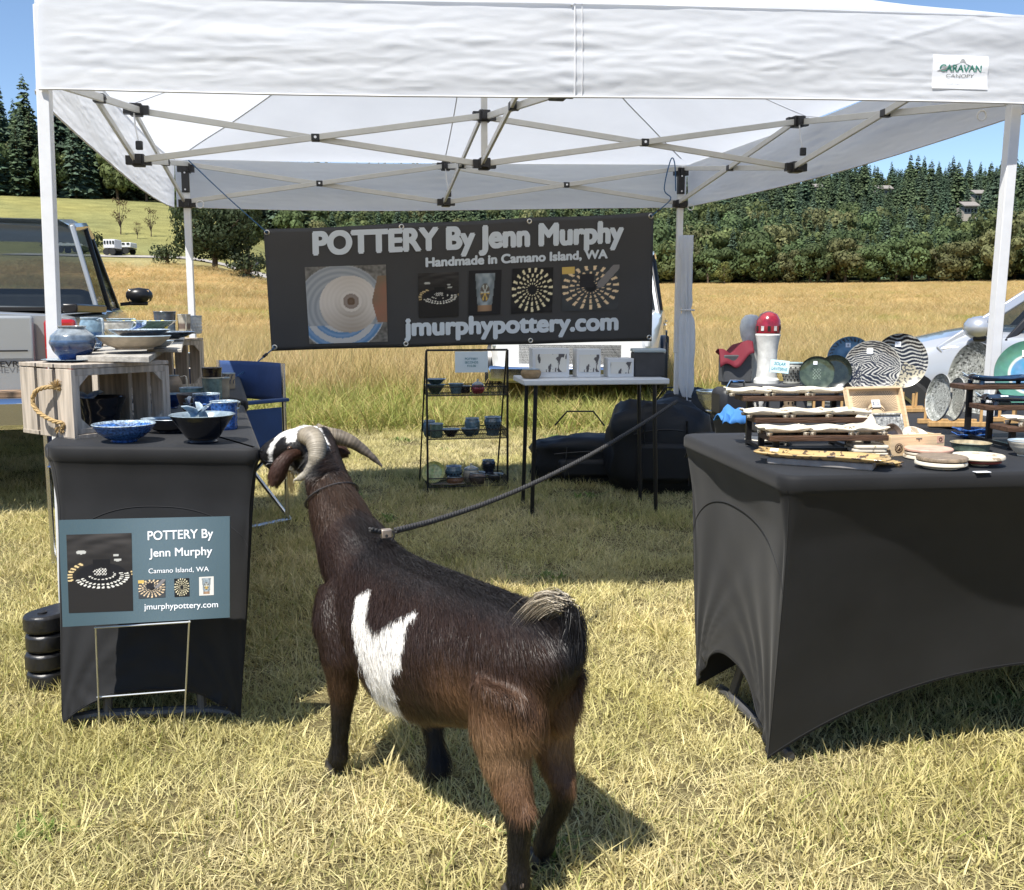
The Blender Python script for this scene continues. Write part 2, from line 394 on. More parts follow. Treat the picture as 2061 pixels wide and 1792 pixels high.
def meadow():
    P = []; Rr = []; S = []; I = []
    y = 9.3
    while y < 198:
        st = .42 if y < 14 else (.60 if y < 22 else (.95 if y < 38 else (1.9 if y < 75 else 3.6))); w = .62 * y + 3; x = -w
        while x < w:
            px = x + random.uniform(-.5, .5) * st; py = y + random.uniform(-.5, .5) * st; D = math.hypot(px, py); a = px / py
            x += st
            k = a < -.24
            if k and D > 106: continue
            if D > 196: continue
            n = fbm(px, py, .05)
            g = D < 11.2 + 1.3 * fbm(px, py, .4) or (abs(D - 58 - 4 * n) < 4.5 and random.random() < .6)
            g = g or random.random() < .10
            sc = 1 if D < 20 else (1.15 if D < 38 else (2.0 if D < 75 else 3.4))
            hz = random.uniform(.75, 1.1) * (.72 if D < 10.6 else 1); 
            P.append((px, py, height(px, py) - .02)); Rr.append((0, 0, random.uniform(0, 6.28))); S.append((sc, sc, hz)); I.append(random.choice((3, 4)) if g else random.choice((0, 1, 2)))
        y += st
    o = instancer('meadow_grass', np.array(P), Rr, S, MEAD, I); o['label'] = 'tall golden meadow grass standing beyond the mown lawn'
meadow()
# ------------------------------------------------------------------ trees and the wooded hill
m_needle = mat('needles', rough=.8, spec=.1, vcol=True, rand=.22, transl=.15)
m_leaf = mat('leaves', rough=.7, spec=.2, vcol=True, rand=.25, transl=.25)
m_bark = mat('bark', (.11, .08, .055), .9, noise=.4, nscale=6, bump=.4)
def conifer_parts(seed, h=18., w=3.6, tiers=34, col=(.036, .055, .024), sparse=1.):
    r = np.random.default_rng(seed); V = []; F = []; C = []
    for i in range(tiers):
        t = i / (tiers - 1); z = h * (.10 + .89 * t); L = w * (1 - t) ** .8 * r.uniform(.75, 1.15) + .22
        nb = int(max(5, 12 * (1 - t * .55)) * sparse); a0 = r.uniform(0, 6)
        for k in range(nb):
            a = a0 + 2 * math.pi * k / nb + r.uniform(-.25, .25); l = L * r.uniform(.65, 1.2); dz = -l * r.uniform(.05, .5); wd = l * r.uniform(.16, .28) + .12
            d = np.array([math.cos(a), math.sin(a), 0]); q = np.array([-math.sin(a), math.cos(a), 0]); c = np.array(col) * r.uniform(.5, 1.6)
            base = np.array([0, 0, z + h * r.uniform(-.03, .03)]); n0 = len(V)
            mid = base + d * l * .5 + [0, 0, dz * .25]
            V += [base, mid + q * wd + [0, 0, -wd * .6], base + d * l + [0, 0, dz], mid - q * wd + [0, 0, -wd * .6], mid + [0, 0, wd * .45]]
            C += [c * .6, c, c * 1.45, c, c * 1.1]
            F += [(n0, n0 + 1, n0 + 4), (n0 + 1, n0 + 2, n0 + 4), (n0 + 2, n0 + 3, n0 + 4), (n0 + 3, n0, n0 + 4)]
            for s_ in (-1, 1):       # hanging side sprays
                n0 = len(V); p = base + d * l * r.uniform(.35, .8) + q * wd * s_ * .6 + [0, 0, dz * .4]
                V += [p, p + d * l * .22 + q * s_ * wd * .9 + [0, 0, -wd * r.uniform(.4, 1.2)], p - d * l * .12 + q * s_ * wd * .5 + [0, 0, -wd * r.uniform(.8, 1.5)]]
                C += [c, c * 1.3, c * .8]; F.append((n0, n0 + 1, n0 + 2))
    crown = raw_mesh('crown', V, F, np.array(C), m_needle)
    b = MB(); b.col = (.1, .08, .06); b.tube([(0, 0, -1), (0, 0, h * .5), (0, 0, h * .98)], [h * .016, h * .009, .03], 6)
    return b, crown
def broad_parts(seed, h=9., w=4.5, n=2600, leaf=.42, col=(.075, .10, .03), lobes=15, low=.12):
    r = np.random.default_rng(seed); V = []; F = []; C = []
    lb = []
    for i in range(lobes):
        a = r.uniform(0, 6.28); t = r.random(); rr = w * .62 * math.sqrt(r.random()) * math.sin(math.pi * (.16 + .72 * t)) ** .7
        lb.append((np.array([math.cos(a) * rr, math.sin(a) * rr, h * (low + .22 + .62 * t)]), w * r.uniform(.22, .42), r.uniform(.75, 1.3)))
    for i in range(n):
        c0, s0, br = lb[r.integers(lobes)]; d = r.normal(size=3); d /= np.linalg.norm(d); d[2] *= .8
        p = c0 + d * s0 * r.uniform(.7, 1.05)
        if p[2] < h * low: continue
        u = np.cross(d, r.normal(size=3)); u /= np.linalg.norm(u) + 1e-6; v = np.cross(d, u) + d * r.uniform(-.5, .5); l = leaf * r.uniform(.6, 1.4)
        c = np.array(col) * br * r.uniform(.7, 1.35); n0 = len(V)
        V += [p - u * l / 2, p + v * l * .5, p + u * l / 2, p - v * l * .5]; C += [c] * 4; F.append((n0, n0 + 1, n0 + 2, n0 + 3))
    crown = raw_mesh('crown', V, F, np.array(C), m_leaf)
    b = MB(); b.col = (.1, .08, .06); b.tube([(0, 0, -.6), (.05 * w, 0, h * .3), (0, .05 * w, h * .75)], [w * .06, w * .045, w * .015], 7)
    for c0, s0, br in lb[:8]: b.tube([(0, 0, h * .25), tuple(c0 * .5 + np.array([0, 0, h * .15])), tuple(c0)], [w * .03, w * .02, w * .008], 5)
    return b, crown
def proto_mesh(parts):
    b, crown = parts; t = b.build('trunk', m_bark, local=True, smooth=False); tm = t.data; bpy.data.objects.remove(t); return tm, crown
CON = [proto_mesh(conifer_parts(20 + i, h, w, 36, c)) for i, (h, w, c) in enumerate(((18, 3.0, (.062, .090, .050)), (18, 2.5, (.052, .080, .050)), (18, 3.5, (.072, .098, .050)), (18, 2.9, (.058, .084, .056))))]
BRO = [proto_mesh(broad_parts(40 + i, 9, 5.2, 2800, .5, c, 17, .02)) for i, c in enumerate(((.115, .14, .052), (.09, .125, .048), (.135, .14, .060), (.078, .112, .046)))]
def joined(pm, nm):
    tm, cm = pm; me = cm; return bpy.data.objects.new(nm, me)
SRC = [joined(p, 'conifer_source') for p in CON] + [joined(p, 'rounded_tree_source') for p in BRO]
def plant(kind, pm, loc, sc, rz, label, group, cat='tree'):
    t = thing(kind, label, cat, loc, group); t.scale = sc; t.rotation_euler.z = rz
    for nm, me in (('trunk', pm[0]), ('crown', pm[1])):
        o = bpy.data.objects.new(nm, me); COL.objects.link(o); o.parent = t
    return t
HOUSES = ((1622, 470, 4, 6, 'pale long house high in the wood near the canopy edge'), (1757, 432, 3, 5.5, 'house with brown roof among trees below the ridge'), (1944, 404, 2.5, 4.5, 'grey gabled house in the wood by the right pole'), (1925, 352, 2, 4.5, 'low house with pale flat roof lower in the wood'))
def forest():
    r = random.Random(5); P = []; Rr = []; S = []; I = []; nsk = ned = 0
    def sub(x, y, i, sc, sz):
        for px, hd, up, w, lb in HOUSES:
            if hd - 75 < y < hd + 12 and abs(x / y - (px - 1030.5) / FPX) < .018:
                if y > hd - 18: return
                sc *= .6; sz *= .55
        P.append((x, y, height(x, y) - .3)); Rr.append((0, 0, r.uniform(0, 6.28))); S.append((sc, sc, sz)); I.append(i)
    # broadleaf edge trees at the far side of the meadow, and the front of the left wood
    a = -.60
    while a < .80:
        D = 203 + r.uniform(-2, 6); x, y = D * math.sin(math.atan(a)), D * math.cos(math.atan(a)); left = a < -.20
        if left:
            sc = r.uniform(.75, 1.1)
            if r.random() < .6: plant('conifer', CON[r.randrange(4)], (x, y, height(x, y) - .4), (sc * 1.1, sc * 1.1, sc * .9), r.uniform(0, 6), 'dark conifer in the front row of the wood above the green hillside', 'front row trees above the green hillside')
            else: plant('broadleaf_tree', BRO[r.randrange(4)], (x, y, height(x, y) - .4), (sc, sc, sc * 1.25), r.uniform(0, 6), 'broadleaf tree in the front row of the wood above the green hillside', 'front row trees above the green hillside')
        elif a > .12:
            sc = r.uniform(.7, 1.15); ned += 1
            plant('broadleaf_tree', BRO[r.randrange(4)], (x, y, height(x, y) - .5), (sc, sc, sc * r.uniform(.8, 1.1)), r.uniform(0, 6), 'rounded broadleaf tree in the row along the far edge of the golden meadow', 'edge trees along the golden meadow')
        else:
            sub(x, y, 4 + r.randrange(4), r.uniform(.8, 1.2), r.uniform(.8, 1.2))
        a += .017 if not left else .014
    # the slope behind
    D = 211.
    while D < 640:
        st = 4.6 + D * .0065; a = -.62
        while a < .85:
            a += st / D * r.uniform(.8, 1.2); x, y = (D + r.uniform(-3, 3)) * math.sin(math.atan(a)), D * math.cos(math.atan(a))
            left = a < -.2
            if left and D > 330: continue
            n = fbm(x, y, .012)
            con = (n > -.15 + (0 if left else (.35 if D < 320 else -.3))) if not left else r.random() < .8 + n * .4
            if D > 470 and not left: con = r.random() < .93
            if not left and D > 575: continue
            if not left and D < 330: con = r.random() < (.45 if D < 232 else .88) + n * .4
            sc = r.uniform(.65, 1.12) * (1. if left else .62 + .34 * min(1, max(0, (D - 250) / 160)))
            if con: sub(x, y, r.randrange(4), sc * (1.15 if left else 1.3), sc * r.uniform(.8, 1.25))
            else: k = r.uniform(.9, 1.5); sub(x, y, 4 + r.randrange(4), k, k)
        D += st * .85
    # ridge firs against the sky
    a = .2
    while a < .62:
        D = 580 + r.uniform(-5, 14); x, y = D * math.sin(math.atan(a)), D * math.cos(math.atan(a)); sc = r.uniform(.6, 1.0)
        plant('fir_tree', CON[r.randrange(4)], (x, y, height(x, y) - 1), (sc * .95, sc * .95, sc * 1.05), r.uniform(0, 6), 'fir standing on the ridge against the sky at the right', 'ridge firs against the sky')
        a += .0062 * r.uniform(.7, 1.4)
    a = -.58
    while a < -.30:
        D = 318 + r.uniform(-4, 14); x, y = D * math.sin(math.atan(a)), D * math.cos(math.atan(a)); sc = r.uniform(.8, 1.25)
        plant('fir_tree', CON[r.randrange(4)], (x, y, height(x, y) - 1), (sc, sc, sc), r.uniform(0, 6), 'tall fir at the top of the left wood against the sky', 'tall firs at the top of the left wood')
        a += .012 * r.uniform(.7, 1.4)
    o = instancer('forest', np.array(P), Rr, S, SRC, I); o['label'] = 'dense mixed wood covering the hillside'
forest()
# a big dark tree in front of the wood, left of the banner, and two lower ones beside it
bt = proto_mesh(broad_parts(71, 8.2, 5.6, 7000, .30, (.045, .065, .028), 34, .05))
def base_at(px, D):
    x = (px - 1030.5) / FPX * D; return Vector((x, D, height(x, D)))
plant('broadleaf_tree', bt, base_at(440, 100) - Vector((0, 0, .3)), (1, 1, .95), 1., 'large dark round tree standing alone between tent pole and banner', None)
bt2 = proto_mesh(broad_parts(72, 10, 5.0, 5000, .36, (.06, .085, .032), 26, .05))
plant('broadleaf_tree', bt2, base_at(508, 142), (1, 1, 1.), 2., 'taller green tree rising behind the banner corner beside the dark round tree', None)
plant('broadleaf_tree', bt2, base_at(395, 150), (.8, .8, .9), 4., 'green tree half hidden by the thin back tent pole', None)
bt3 = proto_mesh(broad_parts(73, 4, 2.2, 900, .26, (.16, .17, .05), 9, .02))
for px, D, s, lb in ((1452, 190, 1.2, 'small yellow green bush at the far meadow edge right of the back pole'), (1965, 198, 1.0, 'pale yellow green bush at the far meadow edge by the right pole')):
    plant('bush', bt3, base_at(px, D), (s, s, s), 1., lb, None, 'bush')
sp = proto_mesh(broad_parts(74, 3.4, 1.5, 260, .16, (.10, .07, .035), 10, .3))
for px, D, s, lb in ((258, 142, 1.2, 'tallest bare brown sapling on the green hillside'), (318, 142, .95, 'short brown sapling on the green hillside near the thin pole'), (291, 139, .55, 'tiny sapling between the two taller ones on the green hillside')):
    plant('sapling', sp, base_at(px, D), (s, s, s), 1., lb, None, 'young tree')
bs = proto_mesh(broad_parts(75, 1.6, 2.6, 700, .22, (.045, .06, .026), 10, .0))
for px, D, s, lb in ((345, 101, 1.0, 'low dark green shrub at the meadow edge left of the thin pole'), (505, 98, 1.3, 'low dark hedge bush right of the big round tree'), (190, 124, 1.3, 'dark shrub beside the white trailer on the road'), (128, 128, 1.6, 'dark bush row piece behind the left tent pole')):
    plant('shrub', bs, base_at(px, D), (s, s, s), 1., lb, None, 'shrub')
# far houses in the wood
m_wallh = mat('house_wall', (.42, .38, .33), .9, noise=.1); m_roofh = mat('house_roof', (.24, .22, .20), .9, noise=.2); m_glassd = mat('dark_glass', (.03, .035, .04), .15)
for px, D, up, w, lb in HOUSES:
    p = base_at(px, D); p.z += up; t = thing('house', lb, 'house', p)
    MB().box(p + Vector((0, 0, .5)), (w, 6, 5)).build('wall', m_wallh, t, smooth=False)
    MB().prism([p + Vector((-w / 2 - .6, -4.2, 2.9)), p + Vector((w / 2 + .6, -4.2, 2.9)), p + Vector((w / 2 + .6, 0, 4.6)), p + Vector((-w / 2 - .6, 0, 4.6))], (0, 0, .3)).build('roof', m_roofh, t, smooth=False)
    for i in range(4): MB().box(p + Vector((-w / 2 + w * (i + .5) / 4, -3.02, 1.6)), (w * .14, .1, 1.1)).build('window', m_glassd, t, smooth=False)
# ------------------------------------------------------------------ the pop-up canopy
m_fab = mat('canopy_fabric', (.80, .825, .865), .75, spec=.2, transl=.46, noise=.03, nscale=3, bump=.15, bscale=5, stretch=(1, 1, 2.2), bdist=.02)
m_seam = mat('canopy_seam', (.72, .73, .75), .8, transl=.1)
m_alu = mat('white_painted_steel', (.74, .75, .76), .35, spec=.5, noise=.04, nscale=30)
m_truss = mat('grey_white_truss_paint', (.60, .59, .55), .4, noise=.05, nscale=20)
m_blackp = mat('black_plastic', (.018, .018, .02), .45, noise=.1, nscale=50)
m_rivet = mat('rivet_metal', (.7, .7, .7), .3, metal=1)
m_cordb = mat('blue_cord', (.03, .10, .22), .8, noise=.4, nscale=200)
FL, FR, BL, BR = Vector((-1.342, 2.95, 0)), Vector((1.62, 3.29, 0)), Vector((-1.80, 5.59, 0)), Vector((1.03, 6.18, 0))
ZB = {'FL': 1.712, 'FR': 1.728, 'BL': 1.662, 'BR': 1.722}     # lower edge of the valance at each corner
VH = .262
def canopy():
    ctr = (FL + FR + BL + BR) / 4
    T = thing('canopy_tent', 'white pop-up canopy with scissor truss frame sheltering the pottery tables', 'canopy', (ctr.x, ctr.y, 0))
    C_ = {'FL': FL, 'FR': FR, 'BL': BL, 'BR': BR}
    out = {k: (C_[k] - ctr).normalized() * (.015 if k == 'FL' else .09) for k in C_}
    def corner(k, z): p = C_[k] + out[k]; return Vector((p.x, p.y, z))
    # legs: outer tube, inner leg, foot
    for k in C_:
        p = C_[k]; zt = ZB[k] + VH - .03
        foot = {'FL': Vector((-1.385, 2.95, 0)), 'FR': Vector((1.585, 3.29, 0))}.get(k, p)
        top = Vector((p.x, p.y, zt)); low = Vector((foot.x, foot.y, .01)); mid = low.lerp(top, .42)
        rt = (FR - FL).normalized()
        leg = MB().bar(low, mid, .028, .028, up=rt).bar(mid, top, .035, .035, up=rt).build('leg', m_alu, T, bevel=.0025)
        MB().bar(low - Vector((0, 0, .008)), low + Vector((0, 0, .012)), .075, .075, up=rt).build('foot_plate', m_alu, leg, bevel=.003)
        # bracket at the top of the leg and the slider below it
        for zz, hh in (((zt - .03, .05), (ZB[k] + .012, .05)) if k[0] == 'B' else ()):
            bk = MB().box((p.x, p.y, zz), (.052, .052, hh), Matrix.Rotation(R(11.5), 3, 'Z')).build('joint_bracket', m_blackp, T, bevel=.004)
            for a in (0, 1, 2, 3):
                dd = Matrix.Rotation(R(11.5 + 90 * a), 3, 'Z') @ Vector((.034, 0, 0)); MB().box(Vector((p.x, p.y, zz)) + dd, (.022, .03, hh * .8), Matrix.Rotation(R(11.5 + 90 * a), 3, 'Z')).build('bracket_lug', m_blackp, bk)
        if k[0] == 'B':
            MB().box((p.x, p.y - .012, ZB[k] + .13), (.040, .035, .12), Matrix.Rotation(R(11.5), 3, 'Z')).build('slider_sleeve', m_blackp, T, bevel=.003)
            for dz in (-.045, .045): MB().lathe([(.0, 0), (.005, 0), (.005, .004), (0, .004)], (p.x + .003, p.y - .031, ZB[k] + .13 + dz), 8, rot=Matrix.Rotation(R(90), 3, 'X')).build('rivet', m_rivet, T)
    # scissor trusses
    SEP = .205
    def zlow(p):     # height of the lower joint interpolated between the corners
        u = (p - FL).dot((FR - FL)) / (FR - FL).length_squared; v = (p - FL).dot((BL - FL)) / (BL - FL).length_squared
        return (1 - v) * ((1 - u) * ZB['FL'] + u * ZB['FR']) + v * ((1 - u) * ZB['BL'] + u * ZB['BR']) + .025
    def truss(a, b, raise_mid=0., cross=1, off=0.):
        n = 2; nrm = (b - a).cross(Vector((0, 0, 1))).normalized() * .012
        P = [a.lerp(b, i / n) for i in range(n + 1)]
        for i in range(n):
            p, q = P[i], P[i + 1]; lo = lambda t: Vector((t.x, t.y, zlow(t) + .0)); hi = lambda t: Vector((t.x, t.y, zlow(t) + SEP))
            MB().bar(lo(p) + nrm, hi(q) + nrm, .012, .026, up=(0, 0, 1)).build('truss_bar', m_truss, T, bevel=.002)
            MB().bar(hi(p) - nrm, lo(q) - nrm, .012, .026, up=(0, 0, 1)).build('truss_bar', m_truss, T, bevel=.002)
            m = (lo(p) + hi(q)) / 2; bb = MB().box(m, (.036, .04, .030), Matrix.Rotation(math.atan2((b - a).y, (b - a).x), 3, 'Z')).build('pivot_block', m_blackp, T, bevel=.003)
            MB().lathe([(0, 0), (.006, 0), (.006, .004), (0, .004)], m - (b - a).cross(Vector((0, 0, 1))).normalized() * -.021, 8, rot=Matrix.Rotation(R(90), 3, 'X')).build('rivet', m_rivet, bb)
        return P
    ML, MR, MF, MBk = (FL + BL) / 2, (FR + BR) / 2, (FL + FR) / 2, (BL + BR) / 2
    allm = {}
    for a, b in ((FL, FR), (BL, BR), (FL, BL), (FR, BR), (ML, MR), (MF, MBk)): truss(a, b)
    for p in (ML, MR, MF, MBk, (ML + MR) / 2):
        for dz, nm in ((0, 0), (SEP, 1)):
            bk = MB().box((p.x, p.y, zlow(p) + dz), (.05, .05, .05), Matrix.Rotation(R(11.5), 3, 'Z')).build('joint_bracket', m_blackp, T, bevel=.004)
            for a in range(4):
                dd = Matrix.Rotation(R(11.5 + 90 * a), 3, 'Z') @ Vector((.036, 0, 0)); MB().box(Vector((p.x, p.y, zlow(p) + dz)) + dd, (.03, .03, .036), Matrix.Rotation(R(11.5 + 90 * a), 3, 'Z')).build('bracket_lug', m_blackp, bk)
    c = (ML + MR) / 2
    MB().bar((c.x, c.y, zlow(c)), (c.x, c.y, 2.70), .026, .026, up=(1, .2, 0)).build('centre_pole', m_truss, T, bevel=.002)
    # dangling tensioner straps at the side middles
    for p, ln in ((ML, .12), (MR, .11), (MBk, .13)):
        top = Vector((p.x, p.y - .03, zlow(p) + SEP)); end = top + Vector((.02, -.01, -ln - .03))
        MB().tube([top, top.lerp(end, .5) + Vector((-.004, 0, 0)), end], .0035, 6).build('strap', m_alu, T)
        MB().box(end, (.028, .018, .036)).build('strap_end', m_blackp, T, bevel=.004)
    MB().tube([BL + Vector((.08 + .02 * math.cos(t / 10 * 6.28), -.03, ZB['BL'] + .005 + .02 * math.sin(t / 10 * 6.28))) for t in range(10)], .0035, 6, closed=True).build('pull_ring', m_alu, T)
    MB().tube([BR + Vector((.06 + .018 * math.cos(t / 10 * 6.28), -.03, ZB['BR'] - .01 + .018 * math.sin(t / 10 * 6.28))) for t in range(10)], .0035, 6, closed=True).build('pull_ring', m_alu, T)
    MB().tube([FR + Vector((-.115 + .014 * math.cos(t / 10 * 6.28), -.02, ZB['FR'] - .025 + .016 * math.sin(t / 10 * 6.28))) for t in range(10)], .003, 6, closed=True).build('pull_ring', m_alu, T)
    # fabric: roof (four sagging faces) and four valances with folds
    apex = Vector((c.x, c.y, 2.74))
    def roof_face(a, b, za, zb):
        A, B = corner(a, ZB[a] + VH), corner(b, ZB[b] + VH)
        nb = Vector(((B - A).y, -(B - A).x, 0)).normalized()
        def f(u, v):
            e = A.lerp(B, u); p = e.lerp(apex, v); sag = -.05 * math.sin(math.pi * v) - .035 * math.sin(math.pi * u) * (1 - v) * math.sin(math.pi * min(v + .25, 1))
            sag += .007 * noise.noise(Vector((p.x * 3, p.y * 3, 1))) * (1 - v) + .004 * noise.noise(Vector((u * 14, v * 3, 5))) * math.sin(math.pi * v)
            return p + nb * (.045 * math.sin(math.pi * u) ** .5 + .007 * min(1, 12 * min(u, 1 - u))) * (1 - v) ** 4 + Vector((0, 0, sag if v > 0 else -.004))
        MB().grid(f, 40, 26).build('roof_panel', m_fab, T, ang=180)
        seam = [f(0, i / 24) + Vector((0, 0, -.006)) for i in range(1, 25)]; MB().tube(seam, .005, 5, flat=.4).build('roof_seam', m_seam, T)
        seam = [f(.5, i / 24) + Vector((0, 0, -.005)) for i in range(0, 24)]; MB().tube(seam, .0035, 5, flat=.4).build('roof_seam', m_seam, T)
    def valance(a, b, nx, fold):
        A, B = corner(a, 0), corner(b, 0); d = (B - A).normalized(); nrm = Vector((d.y, -d.x, 0))
        za, zb = ZB[a], ZB[b]; s0 = random.random() * 20
        def f(u, v):                    # v 0 bottom .. 1 top
            zb_ = za + (zb - za) * u + .006 * math.sin(u * math.pi * 2 + s0) - .012 * math.sin(math.pi * u); p = A.lerp(B, u); x = u * 3
            w = .011 * noise.fractal(Vector((x * .55 + s0, v * 2.6 - x * .2, 2)), 1, 2, 2) + .004 * noise.noise(Vector((x * .7, v * 5 + .8 * math.sin(x * 1.3), 4))) * (.3 + noise.noise(Vector((x * 1.1, v * 2, 14))))
            w += .0022 * abs(noise.noise(Vector((x * 3 + v * 3, v * 9 - x * 2, 7)))) * 2 + .0022 * abs(noise.noise(Vector((x * 9 - v * 6, v * 12 + x * 5, 9)))) * 2
            cm = max(0, noise.noise(Vector((x * 1.7, v * 2.5, 61))) * 2.2); w += .0035 * cm * max(0, 1 - abs(((x * 1.3 + v * 2.2 + .6 * noise.noise(Vector((x, v, 31)))) % 1.0) - .5) * 14) + .003 * cm * max(0, 1 - abs(((x * 1.9 - v * 1.7 + .7 * noise.noise(Vector((x * 1.3, v, 41)))) % 1.0) - .5) * 16)
            w -= .010 * math.exp(-((u - .5) / .02) ** 2) * math.sin(v * 40) * .3
            w *= fold * (.35 + .65 * math.sin(math.pi * min(max(v * .8 + .18, 0), 1)))
            edge = min(u, 1 - u); w *= min(1, edge * 20 + .15)
            belly = .02 * math.sin(math.pi * v) * 1
            q = p + nrm * (w + .045 * math.sin(math.pi * u) ** .5 + .012 * (1 - v)); q.z = zb_ + (VH + .006) * v; return q
        MB().grid(f, nx, 46).build('valance', m_fab, T, ang=180)
        hem = [f(i / 60, .0) + nrm * .001 for i in range(61)]; MB().tube(hem, .0045, 6, flat=.6).build('hem', m_seam, T)
        if a == 'FL':
            sm = [f(.503, v / 20) + nrm * .002 for v in range(21)]; MB().tube(sm, .0026, 5).build('valance_seam', m_seam, T)
            sm = [f(.510, v / 20) + nrm * .002 for v in range(21)]; MB().tube(sm, .0018, 5).build('valance_seam', m_seam, T)
        return f, d, nrm
    for a, b in (('FL', 'FR'), ('FR', 'BR'), ('BR', 'BL'), ('BL', 'FL')):
        roof_face(a, b, 0, 0)
    fF, dF, nF = valance('FL', 'FR', 420, 1.)
    valance('FR', 'BR', 140, .8); valance('BR', 'BL', 140, .5); valance('BL', 'FL', 160, .9)
    # maker's label sewn on the right end of the front valance
    m_lab = mat('label_cloth', (.80, .82, .85), .7, bump=.1, bscale=30); m_lg = mat('label_green', (.06, .26, .20), .7); m_lgr = mat('label_grey', (.30, .31, .31), .7)
    P0 = PLN(1934, 145, FL + out['FL'] + nF * .04, (dF.y, -dF.x)); Wf = (corner('FR', 0) - corner('FL', 0)).length; u0 = (P0 - corner('FL', P0.z)).dot(dF) / Wf; v0 = (P0.z - (ZB['FL'] + (ZB['FR'] - ZB['FL']) * u0)) / VH
    o = fF(u0, v0); w, h = M(120, o), M(64, o); R_ = dF; up = Vector((0, 0, 1))
    lab = MB().grid(lambda u, v: (lambda q, p: p + nF * .0035)(o + dF * w * (u - .5) + up * h * (v - .5) + nF * .004, fF(u0 + w / Wf * (u - .5), v0 + h / VH * (v - .5))), 16, 8).build('label_patch', m_lab, T)
    o2 = o + nF * .009
    text_part('CARAVAN', 'label_lettering', m_lg, lab, o2 + up * h * .02, R_, up, h * .19, w * .74, fat=.05, lift=.001)
    text_part('CANOPY', 'label_lettering', m_lgr, lab, o2 - up * h * .155, R_, up, h * .095, w * .50, bold=.01, lift=.001)
    text_part('Toll Free (877) 922-6679  www.caravancanopy.com', 'label_lettering', m_lgr, lab, o2 - up * h * .37, R_, up, h * .035, w * .52, lift=.001)
    for ch in lab.children:
        L0 = wloc(ch)
        for vt in ch.data.vertices:
            p_ = L0 + vt.co; rel = p_ - o; vt.co = fF(u0 + rel.dot(dF) / Wf, v0 + rel.z / VH) + nF * .0050 - L0
    q = lambda x, y, k=.0012: o2 + R_ * w * x + up * h * y + nF * k
    for pts in ([(-.43, .01), (.03, .40), (.03, .29), (-.33, .01)], [(.03, .40), (.46, .01), (.36, .01), (.03, .29)]):
        MB().face([(lambda r_: fF(u0 + r_.dot(dF) / Wf, v0 + r_.z / VH) + nF * .0042)(q(*p, .0006) - o) for p in pts]).build('label_roof_mark', m_lgr, lab, smooth=False)
canopy()
# ------------------------------------------------------------------ the goat
HM = Vector((.04, 1.74, 0)); GF = Vector((-.6044, .7967, 0)); GL = Vector((-.7967, -.6044, 0)); G_ANG = math.atan2(GF.y, GF.x)
def loc(s, l, z): return Vector((s, l, z))
def w2l(p): d = Vector(p) - HM; return Vector((d.dot(GF), d.dot(GL), p[2]))
def pat(px, py, l):      # point of the picture on the plane that lies l to the left of the goat's middle
    p0 = HM + GL * l; return w2l(PLN(px, py, p0, GL))
def hd(px, py, D): return w2l(Y(px, py, D))
def sections(mb, secs, seg=20):          # (s, l, z, half width, half height, tilt)
    n0 = len(mb.v); P = []
    for k, (s, l, z, w, h, tl) in enumerate(secs):
        for i in range(seg):
            t = 2 * math.pi * i / seg; a, b = math.cos(t) * w, math.sin(t) * h; P.append((s - b * math.sin(tl), l + a, z + b * math.cos(tl)))
    F = []
    for k in range(len(secs) - 1):
        for i in range(seg): j = (i + 1) % seg; F.append((k * seg + i, (k + 1) * seg + i, (k + 1) * seg + j, k * seg + j))
    F += [tuple(range(seg)), tuple(reversed(range((len(secs) - 1) * seg, len(secs) * seg)))]
    mb._add(P, F)
def ball(mb, c, r, sx=1, sy=1, sz=1):
    pr = [(max(r * math.sin(math.pi * i / 10), .0004), -r * math.cos(math.pi * i / 10)) for i in range(11)]
    P0 = len(mb.v); mb.lathe(pr, (0, 0, 0), 16)
    for i in range(P0, len(mb.v)): v = mb.v[i]; mb.v[i] = (v[0] * sx + c[0], v[1] * sy + c[1], v[2] * sz + c[2])
def limb(mb, pts, rs, flat=1.): mb.tube(pts, rs, 14, flat=flat)
def dense(pts, rs, n=5):
    P = []; Q = []
    for i in range(len(pts) - 1):
        p0 = pts[max(i - 1, 0)]; p1 = pts[i]; p2 = pts[i + 1]; p3 = pts[min(i + 2, len(pts) - 1)]
        for k in range(n):
            t = k / n; f = lambda a, b, c, d: .5 * ((2 * b) + (c - a) * t + (2 * a - 5 * b + 4 * c - d) * t * t + (3 * b - a - 3 * c + d) * t ** 3)
            P.append(Vector([f(p0[j], p1[j], p2[j], p3[j]) for j in range(3)])); Q.append(rs[i] + (rs[i + 1] - rs[i]) * (t * t * (3 - 2 * t)))
    P.append(Vector(pts[-1])); Q.append(rs[-1]); return P, Q
def vox(mb, size, smooth=6, name='tmp'):
    o = mb.build(name, m_blackp, local=True); md = o.modifiers.new('r', 'REMESH'); md.mode = 'VOXEL'; md.voxel_size = size; md.use_smooth_shade = True
    s = o.modifiers.new('s', 'SMOOTH'); s.iterations = smooth; s.factor = .5
    me = bpy.data.meshes.new_from_object(o.evaluated_get(bpy.context.evaluated_depsgraph_get())); bpy.data.objects.remove(o); return me
HEAD = {'cran': hd(616, 890, 2.50), 'brow': hd(590, 893, 2.505), 'nose': hd(553, 906, 2.525), 'muz': hd(541, 915, 2.53), 'jaw0': hd(604, 925, 2.50), 'jaw1': hd(560, 934, 2.525), 'poll': hd(645, 885, 2.50)}
